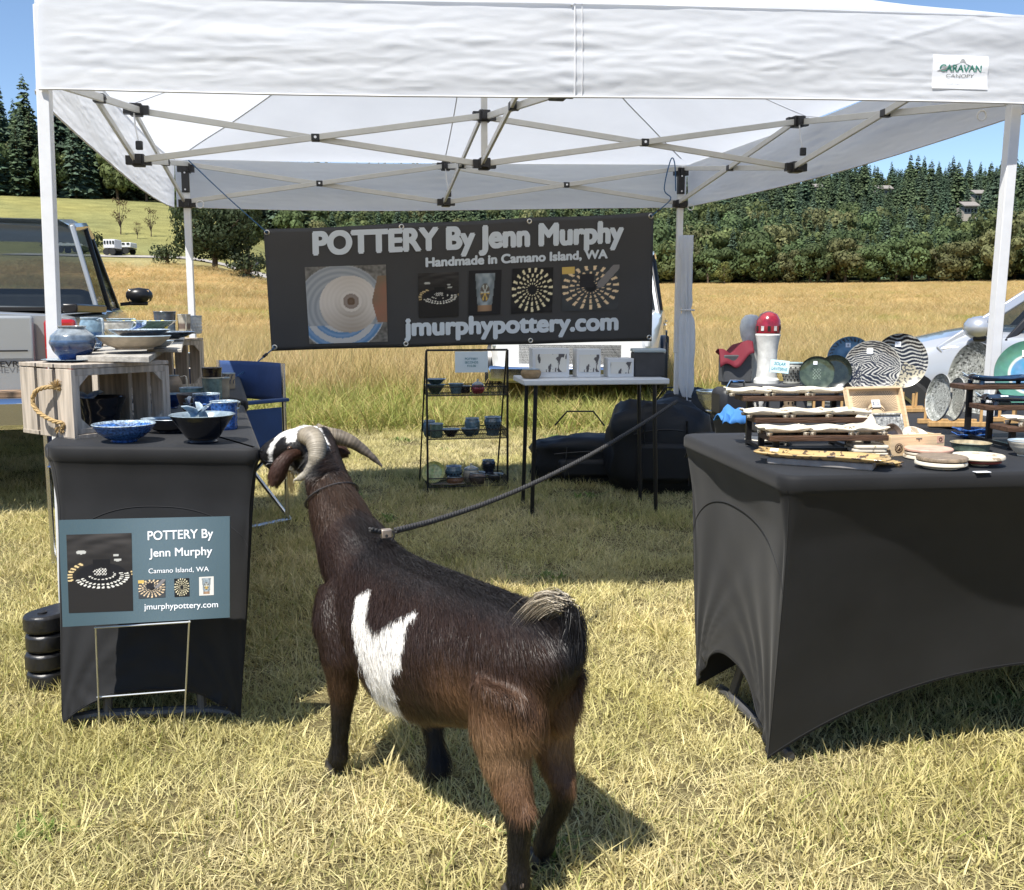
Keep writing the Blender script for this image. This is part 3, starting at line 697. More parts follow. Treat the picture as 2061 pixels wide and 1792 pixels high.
def goat_body():
    b = MB()
    sections(b, [(-.112, 0, .470, .026, .030, .5), (-.092, .004, .463, .046, .060, .3), (-.055, .008, .452, .062, .090, .15), (0, .008, .438, .081, .110, .05), (.08, .005, .420, .101, .127, 0),
                 (.18, 0, .402, .128, .142, 0), (.28, 0, .386, .140, .157, 0), (.38, 0, .380, .140, .163, 0), (.47, 0, .384, .128, .163, 0), (.55, 0, .402, .112, .156, -.08),
                 (.61, 0, .422, .096, .147, -.15), (.67, 0, .440, .070, .118, -.3), (.715, 0, .450, .052, .090, -.4), (.74, 0, .450, .025, .05, -.4)], 28)
    # neck
    P, Q = dense([Vector((.57, 0, .445)), Vector((.665, 0, .505)), Vector((.75, -.002, .570)), Vector((.835, -.012, .655)), Vector((.885, -.022, .715)), HEAD['poll'] + Vector((0, 0, -.012))], [.098, .092, .072, .055, .045, .040])
    limb(b, P, Q)
    # legs: pelvis/shoulder, joint, joint, fetlock, pastern
    def leg(pts, rs): P, Q = dense([Vector(p) for p in pts], rs, 6); limb(b, P, Q)
    leg([(.0, .055, .42), (.006, .066, .345), (.000, .066, .282), (-.018, .065, .234), (-.038, .064, .182), (-.038, .062, .145), (-.032, .060, .095), (-.030, .058, .050), (-.024, .058, .028)], [.070, .061, .048, .038, .0280, .0235, .0210, .0240, .0215])
    leg([(.0, -.042, .42), (.016, -.050, .345), (.014, -.055, .275), (-.004, -.054, .225), (-.022, -.054, .190), (-.012, -.056, .150), (.020, -.055, .095), (.035, -.055, .050), (.046, -.055, .028)], [.066, .058, .043, .033, .0255, .0220, .0195, .0230, .020])
    leg([(.635, .055, .445), (.615, .080, .385), (.590, .088, .320), (.588, .088, .250), (.598, .087, .190), (.606, .086, .150), (.618, .085, .090), (.628, .084, .050), (.640, .084, .028)], [.060, .060, .050, .036, .0275, .0235, .0205, .0245, .022])
    leg([(.60, -.055, .44), (.570, -.086, .37), (.535, -.086, .315), (.510, -.085, .25), (.492, -.084, .180), (.482, -.084, .14), (.468, -.083, .090), (.456, -.083, .050), (.466, -.083, .028)], [.060, .057, .047, .034, .0270, .0235, .0205, .0250, .022])
    ball(b, (-.056, .063, .190), .020, 1, .8, 1.4); ball(b, (-.038, -.054, .196), .018, 1, .8, 1.4)
    # thigh muscles, rump corners, shoulder, brisket
    ball(b, (-.008, .052, .375), .076, .88, .60, 1.1); ball(b, (-.008, -.042, .375), .072, .88, .56, 1.05)
    ball(b, (-.040, .044, .375), .045, .8, .8, 1.6); ball(b, (-.038, -.030, .375), .040, .8, .8, 1.6)
    ball(b, (.60, .040, .43), .095, .9, .62, 1.15); ball(b, (.59, -.040, .43), .095, .9, .6, 1.15); ball(b, (.645, 0, .375), .065, .9, .8, 1)
    ball(b, (.57, 0, .50), .085, 1.7, .62, .8)
    # tail: up and curling over
    P, Q = dense([Vector((-.075, 0, .490)), Vector((-.106, 0, .520)), Vector((-.110, 0, .550)), Vector((-.086, .004, .570))], [.022, .018, .014, .009]); limb(b, P, Q)
    # head
    H = HEAD
    ball(b, H['cran'], .045, 1, 1, .98); ball(b, H['poll'], .037); ball(b, H['brow'], .040, 1, 1, .95)
    P, Q = dense([H['brow'], H['nose'], H['muz']], [.039, .030, .027]); limb(b, P, Q); ball(b, H['muz'], .027, 1, 1, 1.12)
    P, Q = dense([H['jaw0'], H['jaw1'], H['muz'] + Vector((0, 0, -.016))], [.034, .024, .019]); limb(b, P, Q)
    ball(b, hd(590, 903, 2.468), .016); ball(b, hd(590, 900, 2.545), .016)
    return vox(b, .0062, 17)
WP = [(440, 700), (470, 672), (495, 668), (485, 745), (487, 790), (503, 835), (530, 825), (560, 800), (590, 780), (625, 765), (655, 750), (672, 775), (680, 800), (705, 880), (680, 920), (650, 950), (615, 962), (572, 965), (565, 1010), (578, 1050), (600, 1095), (608, 1150), (570, 1148), (540, 1130), (510, 1090), (498, 1050), (470, 980), (440, 880), (432, 800)]
WPL = [pat(478 + x / 1.852, 824 + y / 1.852, .135) for x, y in WP]; WPL = [(p.x, p.z) for p in WPL]
WP2 = WP[:19] + [(595, 1100), (606, 1165), (560, 1165), (520, 1130)] + WP[24:]
def inpoly(x, y, poly):
    c = False; j = len(poly) - 1
    for i in range(len(poly)):
        (xi, yi), (xj, yj) = poly[i], poly[j]
        if (yi > y) != (yj > y) and x < (xj - xi) * (y - yi) / (yj - yi) + xi: c = not c
        j = i
    return c
def ss(a, b, x): t = min(max((x - a) / (b - a), 0), 1); return t * t * (3 - 2 * t)
def coat(p):
    s, l, z = p; jx = noise.noise(Vector((s * 45, l * 45, z * 45))) * .011 + noise.noise(Vector((s * 160, l * 160, z * 160))) * .006; s += jx; z -= jx
    dark = Vector((.029, .0160, .0115)); black = Vector((.010, .009, .0095)); brown = Vector((.125, .066, .034)); tan = Vector((.27, .165, .09)); white = Vector((.80, .78, .74))
    c = dark.copy()
    top = (.545 if s < .55 else .545 + (s - .55) * .62)
    if s < .80: c = c.lerp(black, ss(.05, .0, top - z) * .9)
    k = ss(.22, .10, s) * ss(.47, .36, z); c = c.lerp(brown, k); k2 = ss(.12, .03, s) * ss(.40, .31, z) * ss(.20, .26, z); c = c.lerp(tan, k2 * .8)
    if s < .25: c = c.lerp(brown * 1.1, ss(.30, .24, z) * ss(.17, .22, z) * .8)
    c = c.lerp(black, ss(.215, .165, z) if s < .25 else ss(.22, .14, z))
    c = c.lerp(black, ss(-.07, -.115, s) * ss(.055, .02, abs(l)) * .9)
    if s > .25: c = c.lerp(brown * .6, ss(.34, .26, z) * ss(.18, .24, z) * .6)
    if .25 < s < .78 and l > -.02 and z < .52:
        q = HM + GF * s + GL * l; q.z = z; dy, dz = q.y, z - CAM_H; f = dy * _c - dz * _s; px = 1030.5 + FPX * q.x / f; py = 896 - FPX * (dy * _s + dz * _c) / f
        if inpoly((px - 478) * 1.852, (py - 824) * 1.852, WP2): c = white.copy()
    if s < .2 and -.02 < s and l > .02 and abs(z - .165) < .02 and s > .0: c = c.lerp(white, .0)
    if s > .70 and z > .56:        # neck and head patches, marked from the picture
        q = HM + GF * s + GL * l; q.z = z; dx, dy, dz = q.x, q.y, q.z - CAM_H; f = dy * _c - dz * _s; px = 1030.5 + FPX * dx / f; py = 896 - FPX * (dy * _s + dz * _c) / f
        c = black.lerp(dark, .6)
        if z < .69: c = c.lerp(brown * .5, .5)
        if px < 662 and py < 952 and z > .68:
            c = black.copy()
            white_poly = [(540, 905), (546, 892), (557, 878), (572, 862), (590, 850), (606, 846), (630, 850), (645, 862), (650, 885), (642, 890), (632, 868), (612, 860), (598, 868), (600, 880), (592, 892), (578, 885), (568, 876), (560, 888), (552, 900), (549, 915), (549, 932), (543, 932), (541, 918)]
            if inpoly(px, py, white_poly): c = white.copy()
            if inpoly(px, py, [(652, 876), (668, 905), (655, 912), (640, 902)]): c = white.copy()
        if inpoly(px, py, [(576, 940), (584, 935), (600, 956), (602, 990), (598, 1010), (590, 996), (588, 962)]): c = white * .9
    return c
m_coat = mat('goat_coat', rough=.55, spec=.35, vcol=True, bump=.15, bscale=120)
def hair_material():
    m = mat('goat_hair', rough=.42, spec=.35, vcol=True, transl=.10); return m
m_hair = hair_material()
m_horn = mat('horn', (.36, .30, .22), .5, noise=.35, nscale=30, col2=None, vcol=True, bump=.2, bscale=60)
m_hoof = mat('hoof', (.035, .03, .026), .5, noise=.3, nscale=40)
m_eye = mat('goat_eye', (.07, .035, .012), .08, coat=1); m_pup = mat('pupil', (.004, .004, .004), .1)
def hairs(name, me, n, parent, seed, lmin, lmax, wid, lift, colfn, flowfn, lenfn=None, mask=None, jit=.35):
    r = np.random.default_rng(seed); me.calc_loop_triangles(); T = np.array([t.vertices[:] for t in me.loop_triangles]); Vv = np.array([v.co[:] for v in me.vertices])
    a, b, c = Vv[T[:, 0]], Vv[T[:, 1]], Vv[T[:, 2]]; cr = np.cross(b - a, c - a); A = np.linalg.norm(cr, axis=1); Nn = cr / (A[:, None] + 1e-12)
    if mask is not None: ctr_ = (a + b + c) / 3; A = A * np.array([mask(*p) for p in ctr_])
    idx = r.choice(len(T), n, p=A / A.sum()); u = r.random(n); v = r.random(n); f = u + v > 1; u[f] = 1 - u[f]; v[f] = 1 - v[f]
    P = a[idx] + (b - a)[idx] * u[:, None] + (c - a)[idx] * v[:, None]; N_ = Nn[idx]
    V = np.zeros((n, 5, 3)); C = np.zeros((n, 5, 3))
    for i in range(n):
        p = P[i]; nn = N_[i]; fl = np.array(flowfn(*p), dtype=float) + r.normal(0, jit, 3) * .5; fl -= nn * fl.dot(nn); fl /= np.linalg.norm(fl) + 1e-9
        L = r.uniform(lmin, lmax) * (1 + .6 * (r.random() < .06)) * (1 + .5 * noise.noise(Vector((p * 14).tolist()))) * (lenfn(*p) if lenfn else 1); lf = lift * r.uniform(.5, 1.5); w = np.cross(fl, nn); w = w + nn * r.uniform(-.5, .5); w /= np.linalg.norm(w); w *= wid * r.uniform(.6, 1.3) / 2
        m1 = p + fl * L * .5 + nn * L * lf; tip = p + fl * L + nn * L * lf * 1.2 + np.array([0, 0, -L * .1]); base = p - nn * .001
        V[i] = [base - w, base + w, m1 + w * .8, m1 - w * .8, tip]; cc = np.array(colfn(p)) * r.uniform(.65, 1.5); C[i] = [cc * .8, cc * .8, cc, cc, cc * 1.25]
    B = np.arange(n)[:, None] * 5; Q = (B + np.array([0, 1, 2])), (B + np.array([0, 2, 3])), (B + np.array([3, 2, 4]))
    me2 = raw_mesh(name, V.reshape(-1, 3), np.concatenate(Q), C.reshape(-1, 3), m_hair); o = bpy.data.objects.new(name, me2); COL.objects.link(o); o.parent = parent; o['kind'] = 'stuff'
    return o
def flow(s, l, z):
    if z > .60 and s > .8 and z > .68: return (.25, .9, -.35)             # head, towards the nose
    if s > .70: return (-.55, 0, -.8)
    if z < .30: return (0, 0, -1)
    k = max(0, z - .48) * 10; return (-.55 - k, .1 * (1 if l > 0 else -1), -.8 + k * .3)
def build_goat():
    T = thing('goat', 'dark brown goat with white flank patch and curved horns leaning towards the left table', 'goat', HM); T.rotation_euler.z = G_ANG
    me = goat_body(); print('goat verts', len(me.vertices))
    co = np.array([v.co[:] for v in me.vertices]); C = np.array([coat(p) for p in co])
    me.color_attributes.new('Col', 'FLOAT_COLOR', 'POINT').data.foreach_set('color', np.c_[C, np.ones(len(C))].astype(np.float32).ravel())
    me.materials.clear(); me.materials.append(m_coat); me.polygons.foreach_set('use_smooth', [True] * len(me.polygons))
    body = bpy.data.objects.new('body', me); COL.objects.link(body); body.parent = T
    def part(b, nm, m, par=T, **k): k.setdefault('ang', 60); return b.build(nm, m, par, local=True, **k)
    def lenf(s, l, z):
        k = 1.
        if z < .22: k = .55
        if s < -.05 and .2 < z < .45: k = 1.5
        if s > .8 and z > .68: k = .38
        if .25 < s < .5 and z < .30: k = 1.5
        return k
    hairs('coat_hair', me, 150000, T, 3, .013, .026, .0009, .12, coat, flow, lenf)
    spine = lambda s, l, z: 1. if (abs(l) < .03 and z > .53 and -.08 < s < .75) or (.62 < s < .86 and abs(l) < .03 and z > .62) else 0.
    hairs('mane_hair', me, 12000, T, 4, .020, .042, .0008, .16, lambda p: coat(p) * .9, flow, None, spine)
    # tail tuft: black at the back, pale hairs falling forward from the tip
    r = np.random.default_rng(9); V = []; F = []; C = []
    spinept, _ = dense([Vector((-.088, 0, .50)), Vector((-.110, 0, .525)), Vector((-.112, 0, .555)), Vector((-.088, .002, .576)), Vector((-.06, .006, .576))], [1] * 5, 8)
    for i in range(6000):
        t = r.random(); q = spinept[int(t * (len(spinept) - 1))]; p = np.array(q) + r.normal(0, .007, 3); pale = t > .68
        if not pale: d = np.array([-.30 + r.normal(0, .25), r.normal(0, .22), -1 + r.normal(0, .15)]); L = r.uniform(.018, .048); c = np.array((.008, .007, .007)); g = -.25
        else: d = np.array([1.0 + r.normal(0, .12), r.normal(.18, .16), .28 + r.normal(0, .12)]); L = r.uniform(.045, .085); L *= 1.0; k_ = r.random(); c = np.array((.52, .45, .34)) if k_ < .5 else (np.array((.20, .16, .11)) if k_ < .65 else np.array((.016, .014, .012))); g = -1.0
        d /= np.linalg.norm(d); w = np.cross(d, r.normal(size=3)); w /= np.linalg.norm(w); w *= .00055; n0 = len(V); cc = c * r.uniform(.7, 1.4)
        for k in range(5):
            u = k / 4; qn = p + d * L * u + np.array([0, .15 * u * u * L, g * L * u * u])
            if k < 4: V += [qn - w * (1 - u * .6), qn + w * (1 - u * .6)]; C += [cc] * 2
            else: V.append(qn); C.append(cc)
        for k in range(3): a_ = n0 + 2 * k; F += [(a_, a_ + 1, a_ + 3), (a_, a_ + 3, a_ + 2)]
        F.append((n0 + 6, n0 + 7, n0 + 8))
    o = bpy.data.objects.new('tail_hair', raw_mesh('tail_hair', V, F, np.array(C), m_hair)); COL.objects.link(o); o.parent = T; o['kind'] = 'stuff'
    # hooves: two claws each, with a dewclaw
    for (x, y, kx) in ((-.020, .058, 1), (.050, -.055, 1), (.645, .084, 1), (.470, -.083, 1)):
        h = None
        for sgn in (-1, 1):
            b = MB(); b.lathe([(.002, 0), (.0155, 0), (.0165, .006), (.0145, .024), (.010, .034), (.002, .036)], (x + .006, y + sgn * .0105, .0), 12, sx=1.35, sy=.72)
            part(b, 'hoof', m_hoof, bevel=0)
        b = MB(); b.lathe([(.001, 0), (.006, .002), (.006, .010), (.001, .014)], (x - .026, y + .006, .044), 8); part(b, 'dewclaw', mat('dewclaw', (.16, .12, .09), .6) if 'dewclaw' not in bpy.data.materials else bpy.data.materials['dewclaw'])
    # horns
    def horn(pts, rs, nm='horn'):
        P, Q = dense(pts, rs, 22); n = len(P)
        for i in range(n): Q[i] *= 1 + .045 * math.sin(i * 2.1) * (1 - i / n)
        b = MB(); b.tube(P, Q, 14, flat=.92, col=(.36, .30, .22)); 
        for i in range(len(b.c)):
            k = (i // 14) / n; v = (Vector((.21, .175, .125)).lerp(Vector((.34, .31, .25)), k) * (.9 + .18 * (math.sin(k * 150) > .2))) if nm == 'horn' else (Vector((.22, .18, .125)).lerp(Vector((.08, .065, .055)), k) * (.8 + .4 * (math.sin(k * 120) > .2))); b.c[i] = tuple(v)
        o = part(b, 'horn', m_horn, ang=80); return o
    horn([hd(614, 878, 2.462), hd(626, 879, 2.435), hd(636, 893, 2.415), hd(638, 917, 2.40), hd(629, 941, 2.395), hd(612, 958, 2.39), hd(592, 967, 2.39)], [.022, .0275, .0255, .0215, .0165, .0105, .003])
    o = horn([hd(634, 866, 2.50), hd(654, 876, 2.51), hd(680, 880, 2.52), hd(704, 888, 2.525), hd(726, 902, 2.53), hd(748, 919, 2.53), hd(769, 939, 2.53)], [.021, .0245, .0225, .019, .015, .0095, .003], 'far')
    tag(o, 'darker far horn sweeping back to the right')
    # ears: cupped leaves with thickness
    def ear(path, wid, nrm_hint, nm, col):
        P, Q = dense(path, wid, 8); b = MB(); b.col = col
        def f(u, v):
            i = min(int(v * (len(P) - 1)), len(P) - 2); t = v * (len(P) - 1) - i; p = P[i].lerp(P[i + 1], t); w = Q[i] + (Q[i + 1] - Q[i]) * t; d = (P[i + 1] - P[i]).normalized(); side = d.cross(nrm_hint).normalized()
            a = (u - .5) * 2; return p + side * w * a + nrm_hint * (-.012 * a * a + .006)
        b.grid(f, 14, 24); o = part(b, nm, m_coat, solid=.005); md = o.modifiers.new('s', 'SUBSURF'); md.levels = 1; md.render_levels = 1
        me_ = bpy.data.meshes.new_from_object(o.evaluated_get(bpy.context.evaluated_depsgraph_get()))
        hairs('ear_hair', me_, 5200, T, 11, .006, .012, .0010, .10, lambda p: Vector(col), lambda s, l, z: tuple((P[-1] - P[0]).normalized()), None)
        return o
    toc = (GF * 0 + Vector((0, 0, 0))); cam_dir = w2l(Vector((0, 0, CAM_H))) - HEAD['cran']; cam_dir.normalize()
    ear([hd(606, 913, 2.465), hd(591, 914, 2.445), hd(576, 924, 2.435), hd(564, 941, 2.43), hd(557, 958, 2.43), hd(551, 977, 2.435)], [.007, .011, .0155, .0195, .020, .010], cam_dir, 'ear', (.062, .030, .020))
    o = ear([hd(660, 905, 2.55), hd(672, 905, 2.56), hd(685, 908, 2.565), hd(698, 914, 2.57)], [.014, .019, .017, .005], (cam_dir + Vector((0, 0, .3))).normalized(), 'ear', (.055, .028, .019))
    # eye with lid, nostril, mouth line
    e = hd(583, 903, 2.456); b = MB(); ball(b, e, .0066); part(b, 'eye', m_eye); b = MB(); ball(b, e + cam_dir * .0045, .0038, 1.6, 1, .6); part(b, 'pupil', m_pup)
    b = MB(); ball(b, hd(528, 908, 2.512), .0055, 1, 1, .6); part(b, 'nostril', m_pup)
    P, Q = dense([hd(530, 926, 2.51), hd(541, 931, 2.503), hd(553, 930, 2.50)], [.0016] * 3); b = MB(); b.tube(P, Q, 6); part(b, 'mouth', m_pup)
    # beard wisp and grey throat skin
    V = []; F = []; C = []
    for i in range(70):
        p = np.array(hd(584 + r.uniform(-5, 5), 942 + r.uniform(-3, 3), 2.49)); L = r.uniform(.05, .09); w = np.array([0, .0006, 0]); n0 = len(V); d = np.array([r.normal(0, .06), r.normal(-.03, .06), -1]); e_ = p + d * L
        V += [p - w, p + w, (p + e_) / 2 + w, (p + e_) / 2 - w, e_]; C += [(.34, .27, .13)] * 5; F += [(n0, n0 + 1, n0 + 2), (n0, n0 + 2, n0 + 3), (n0 + 3, n0 + 2, n0 + 4)]
    o = bpy.data.objects.new('beard', raw_mesh('beard', V, F, np.array(C), m_hair)); COL.objects.link(o); o.parent = T; o['kind'] = 'stuff'
    return T
goat = build_goat()
# collar and leash
m_rope = mat('leash_rope', (.035, .034, .034), .85, noise=.5, nscale=220, stretch=(1, 1, 1)); m_web = mat('collar_web', (.05, .048, .05), .7); m_clip = mat('leash_clip', (.38, .32, .26), .45, metal=.6, noise=.2)
def rope(b, P, r0, twist=60, strands=3, seg=6):
    P = [Vector(p) for p in P]; L = [0]
    for i in range(1, len(P)): L.append(L[-1] + (P[i] - P[i - 1]).length)
    n = int(L[-1] / (r0 * .55)); px = None
    for s_ in range(strands):
        pts = []; j = 0; px = None
        for i in range(n + 1):
            t = L[-1] * i / n
            while j < len(L) - 2 and L[j + 1] < t: j += 1
            u = (t - L[j]) / max(L[j + 1] - L[j], 1e-9); p = P[j].lerp(P[j + 1], u); d = (P[j + 1] - P[j]).normalized(); x, y, _ = basis(d)
            a = t / r0 * .9 + s_ * 2 * math.pi / strands; pts.append(p + (x * math.cos(a) + y * math.sin(a)) * r0 * .5)
        b.tube(pts, r0 * .58, seg)
def leash():
    T = thing('leash', 'dark braided rope leash stretched from the goat\'s back up to the right', 'leash', Y(785, 1073, 2.17))
    p1 = Y(797, 1068, 2.20)
    pts = [p1, Y(880, 1046, 2.45), Y(980, 1012, 2.75), Y(1080, 970, 3.05), Y(1180, 920, 3.4), Y(1262, 872, 3.7), Y(1320, 836, 3.95), Y(1362, 808, 4.15)]
    P, _ = dense(pts, [1] * len(pts), 10); b = MB(); rope(b, P, .0075); b.build('rope', m_rope, T, ang=180)
    P, _ = dense([Y(745, 1066, 2.13), Y(757, 1069, 2.15), Y(766, 1071, 2.165)], [1] * 3, 6); b = MB(); rope(b, P, .006); b.build('rope_end', m_rope, T, ang=180)
    c = Y(777, 1074, 2.17); rt = Matrix.Rotation(R(28), 3, 'Z')
    cl = MB().box(c, (.026, .016, .021), rt).build('clip', m_clip, T, bevel=.003)
    MB().lathe([(0, 0), (.0035, 0), (.0035, .002), (0, .002)], c + Vector((.003, -.011, -.003)), 10, rot=Matrix.Rotation(R(90), 3, 'X')).build('clip_rivet', m_blackp, cl)
    MB().tube([c + Vector((.016, -.006, .008)), c + Vector((.019, -.006, -.004)), c + Vector((.014, -.006, -.014))], .0025, 6).build('clip_hook', m_blackp, cl)
leash()
def collar():
    pts = []
    c = Vector((.812, -.008, .628)); ax = Vector((.62, -.1, .78)).normalized(); x = Vector((0, 1, 0)); y = ax.cross(x).normalized()
    for i in range(26): t = 2 * math.pi * i / 26; pts.append(HM + GF * 0 + (lambda q: HM + GF * q.x + GL * q.y + Vector((0, 0, q.z)))(c + x * math.cos(t) * .0665 + y * math.sin(t) * .0665) - HM)
    b = MB(); b.tube(pts, .0035, 6, closed=True, flat=.6); tag(b.build('collar', m_web), 'thin dark webbing collar round the neck of the goat', 'collar')
collar()
# ------------------------------------------------------------------ tables under black stretch covers
ZT = .735
m_span = mat('black_stretch_fabric', (.0105, .0108, .012), .75, spec=.35, sheen=.08, noise=.30, nscale=7, bump=.06, bscale=900, bdist=.001)
m_bar = mat('table_leg_paint', (.10, .10, .105), .5, metal=.3, noise=.2, nscale=30)
def V2(p): return Vector((p[0], p[1], 0))
def table(A, B, Cc, Dd, foot, arch, label, clabel, hem_top=True, vis=True):
    # A,B front corners left/right; C back right; D back left.  foot: inset of the four feet, arch: height of the hem arcs (front,right,back,left)
    K = [V2(p) for p in (A, B, Cc, Dd)]; ctr = sum(K, Vector()) / 4
    n_side = 72; rad = .045; P = []
    for i in range(4):
        a, b = K[i], K[(i + 1) % 4]; d = (b - a).normalized(); L = (b - a).length
        for k in range(n_side): t = .5 - .5 * math.cos(math.pi * k / n_side); P.append((i, t, a.lerp(b, t)))
    def rim(i, t, shrink=0., r=rad):
        a, b = K[i], K[(i + 1) % 4]; L = (b - a).length; d = (b - a).normalized(); n = Vector((-d.y, d.x, 0)); e0, e1 = t * L, (1 - t) * L
        if e0 < r: f = R(45) * (1 - e0 / r); return a + d * r + n * r - (n * math.cos(f) + d * math.sin(f)) * (r - shrink)
        if e1 < r: f = R(45) * (1 - e1 / r); return b - d * r + n * r - (n * math.cos(f) - d * math.sin(f)) * (r - shrink)
        return a.lerp(b, t) + n * shrink
    F_ = [K[i] + (ctr - K[i]).normalized() * foot[i] if not hasattr(foot[i], '__len__') else V2(foot[i]) for i in range(4)]
    N = len(P); rows = []; H0 = ZT
    rows.append([rim(i, t, .012) + Vector((0, 0, H0)) for i, t, p in P]); rows.append([rim(i, t, .004) + Vector((0, 0, H0 - .002)) for i, t, p in P])
    rows.append([rim(i, t, .0) + Vector((0, 0, H0 - .009)) for i, t, p in P]); rows.append([rim(i, t, .0) + Vector((0, 0, H0 - .032)) for i, t, p in P]); rows.append([rim(i, t, .006) + Vector((0, 0, H0 - .041)) for i, t, p in P])
    M_ = 34; sd = random.random() * 50
    for j in range(1, M_ + 1):
        v = j / M_; row = []
        for q, (i, t, p) in enumerate(P):
            a, b = F_[i], F_[(i + 1) % 4]; fp = a.lerp(b, t); top = rim(i, t, .010 + .012 * min(1, v * 6)); e = min(t, 1 - t)
            zb = .018 + arch[i] * (1 - (abs(t - .5) * 2) ** 2.6) ; L = (K[(i + 1) % 4] - K[i]).length
            d = (K[(i + 1) % 4] - K[i]).normalized(); nin = Vector((-d.y, d.x, 0))
            vv = v ** 1.15; x = top.lerp(fp, vv); pin = math.sin(math.pi * v) * math.sin(math.pi * t) * .030 * min(L, 1)
            # gathers that fan out of the foot corners, and the soft upright crease near each corner
            fan = 0
            for cc, tt in ((0, t), (1, 1 - t)):
                dx = tt * L + .02; dz = (1 - v) * .7 + .03; ang = math.atan2(dx, dz); rr = math.hypot(dx, dz)
                fan += (.0085 if L < 1 else 0) * math.sin(ang * (22 if L < 1 else 15) + 1.2 * math.sin(ang * 6) + sd + cc * 2) * math.exp(-rr * (4.6 if L < 1 else 5.5)) * min(1, dx * 12)
                fan += .0035 * math.exp(-((dx - .055) / .016) ** 2) * math.exp(-((v - .28) / .13) ** 2)
            x = x + nin * (pin + fan + .0015 * noise.noise(Vector((t * 7 + i * 9, v * 5, sd))))
            z = (H0 - .045) * (1 - v) + zb * v; row.append(Vector((x.x, x.y, z)))
        rows.append(row)
    b = MB(); V = [p for r in rows for p in r]; F = [(j * N + k, (j + 1) * N + k, (j + 1) * N + (k + 1) % N, j * N + (k + 1) % N) for j in range(len(rows) - 1) for k in range(N)]
    F.append(tuple(range(N))); b._add(V, F)
    T = thing('table_cover', clabel, 'tablecloth', (ctr.x, ctr.y, 0)); o = b.build('cover', m_span, T, ang=70)
    hem = [r + Vector((0, 0, .004)) for r in rows[-1]]; MB().tube(hem, .0014, 5, closed=True).build('hem', m_span, T)
    for i in range(4):
        MB().tube([rows[j][i * n_side] + (rows[j][i * n_side] - Vector((ctr.x, ctr.y, rows[j][i * n_side].z))).normalized() * .0006 for j in range(3, len(rows))], .0008, 4).build('corner_seam', m_span, T)
        if (K[(i + 1) % 4] - K[i]).length < 1.0:
            arc = []
            for k in range(2, n_side - 1):
                t = P[i * n_side + k][1]; fj = 5 + (len(rows) - 6) * (.17 + .16 * abs(2 * t - 1) ** 2.4); j = int(fj); a_, b_ = rows[j][i * n_side + k], rows[j + 1][i * n_side + k]; arc.append(a_.lerp(b_, fj - j) + (a_ - Vector((ctr.x, ctr.y, a_.z))).normalized() * .0008)
            MB().tube(arc, .0009, 4).build('arched_seam', m_span, T)
    hs = [rows[-1][k] + (rows[-2][k] - rows[-1][k]) * .45 for k in range(N)]; MB().tube(hs, .0009, 4, closed=True).build('stitched_hem_line', m_span, T)
    # folding frame under the cover
    t = thing('folding_table', label, 'table', (ctr.x, ctr.y, 0))
    top = MB(); top.prism([K[i].lerp(ctr, .03) + Vector((0, 0, H0 - .036)) for i in range(4)], (0, 0, .030)); top.build('table_top', m_bar, t, bevel=.004)
    for a, b_ in (((3, 0), (2, 1)) if (K[1] - K[0]).length > (K[3] - K[0]).length else ((0, 1), (3, 2))):
        a, b2 = (F_[a], F_[b_]) if not hasattr(a, '__len__') else (0, 0)
    pairs = (((0, 3), (1, 2)) if (K[1] - K[0]).length > (K[3] - K[0]).length else ((0, 1), (3, 2)))
    for i, j in pairs:
        a, b2 = F_[i].lerp(ctr, .07), F_[j].lerp(ctr, .07); d = b2 - a
        MB().tube([a + Vector((0, 0, .016)), a + d * .15 + Vector((0, 0, .026)), a + d * .85 + Vector((0, 0, .026)), b2 + Vector((0, 0, .016))], .014, 10).build('foot_bar', m_bar, t)
        for k in (.22, .80):
            p = a + d * k; MB().tube([p + Vector((0, 0, .03)), p.lerp(V2(ctr), .22) + Vector((0, 0, H0 - .04))], .0125, 10).build('leg', m_bar, t)
    return K
table((-1.222, 2.535), (-.640, 2.492), (-1.010, 3.70), (-1.575, 3.76), [(-1.165, 2.43), (-.715, 2.475), (-1.05, 3.62), (-1.53, 3.70)], [.085, .14, .08, .14],
      'narrow folding table hidden under the black cover, nearest the goat\'s nose', 'black stretch cover on the narrow left table in front of the goat\'s nose')
table((-1.66, 3.86), (-1.03, 3.84), (-1.475, 5.34), (-2.08, 5.30), [.06, .06, .06, .06], [.08, .14, .08, .14],
      'second left folding table under black cover, behind the narrow one', 'black stretch cover of the second left table beside the blue chair')
a7 = R(7); ux, uy = Vector((math.cos(a7), math.sin(a7), 0)), Vector((-math.sin(a7), math.cos(a7), 0)); RA = Vector((.575, 2.052, 0))
def RT(x, y, z=0.): return RA + ux * x + uy * y + Vector((0, 0, z))
table(RT(0, 0), RT(1.83, 0), RT(1.83, .76), RT(0, .76), [(.612, 2.235), (2.32, 2.44), (2.30, 2.93), (.528, 2.70)], [.215, .16, .2, .165],
      'long folding table under black cover at the right, its foot bars showing', 'black stretch cover on the long right table with arched hem')
table(RT(.33, .80), RT(1.5, .80), RT(1.5, 1.52), RT(.33, 1.52), [.07] * 4, [.10] * 4,
      'second right folding table standing behind the long one', 'black stretch cover of the right table behind the long one')
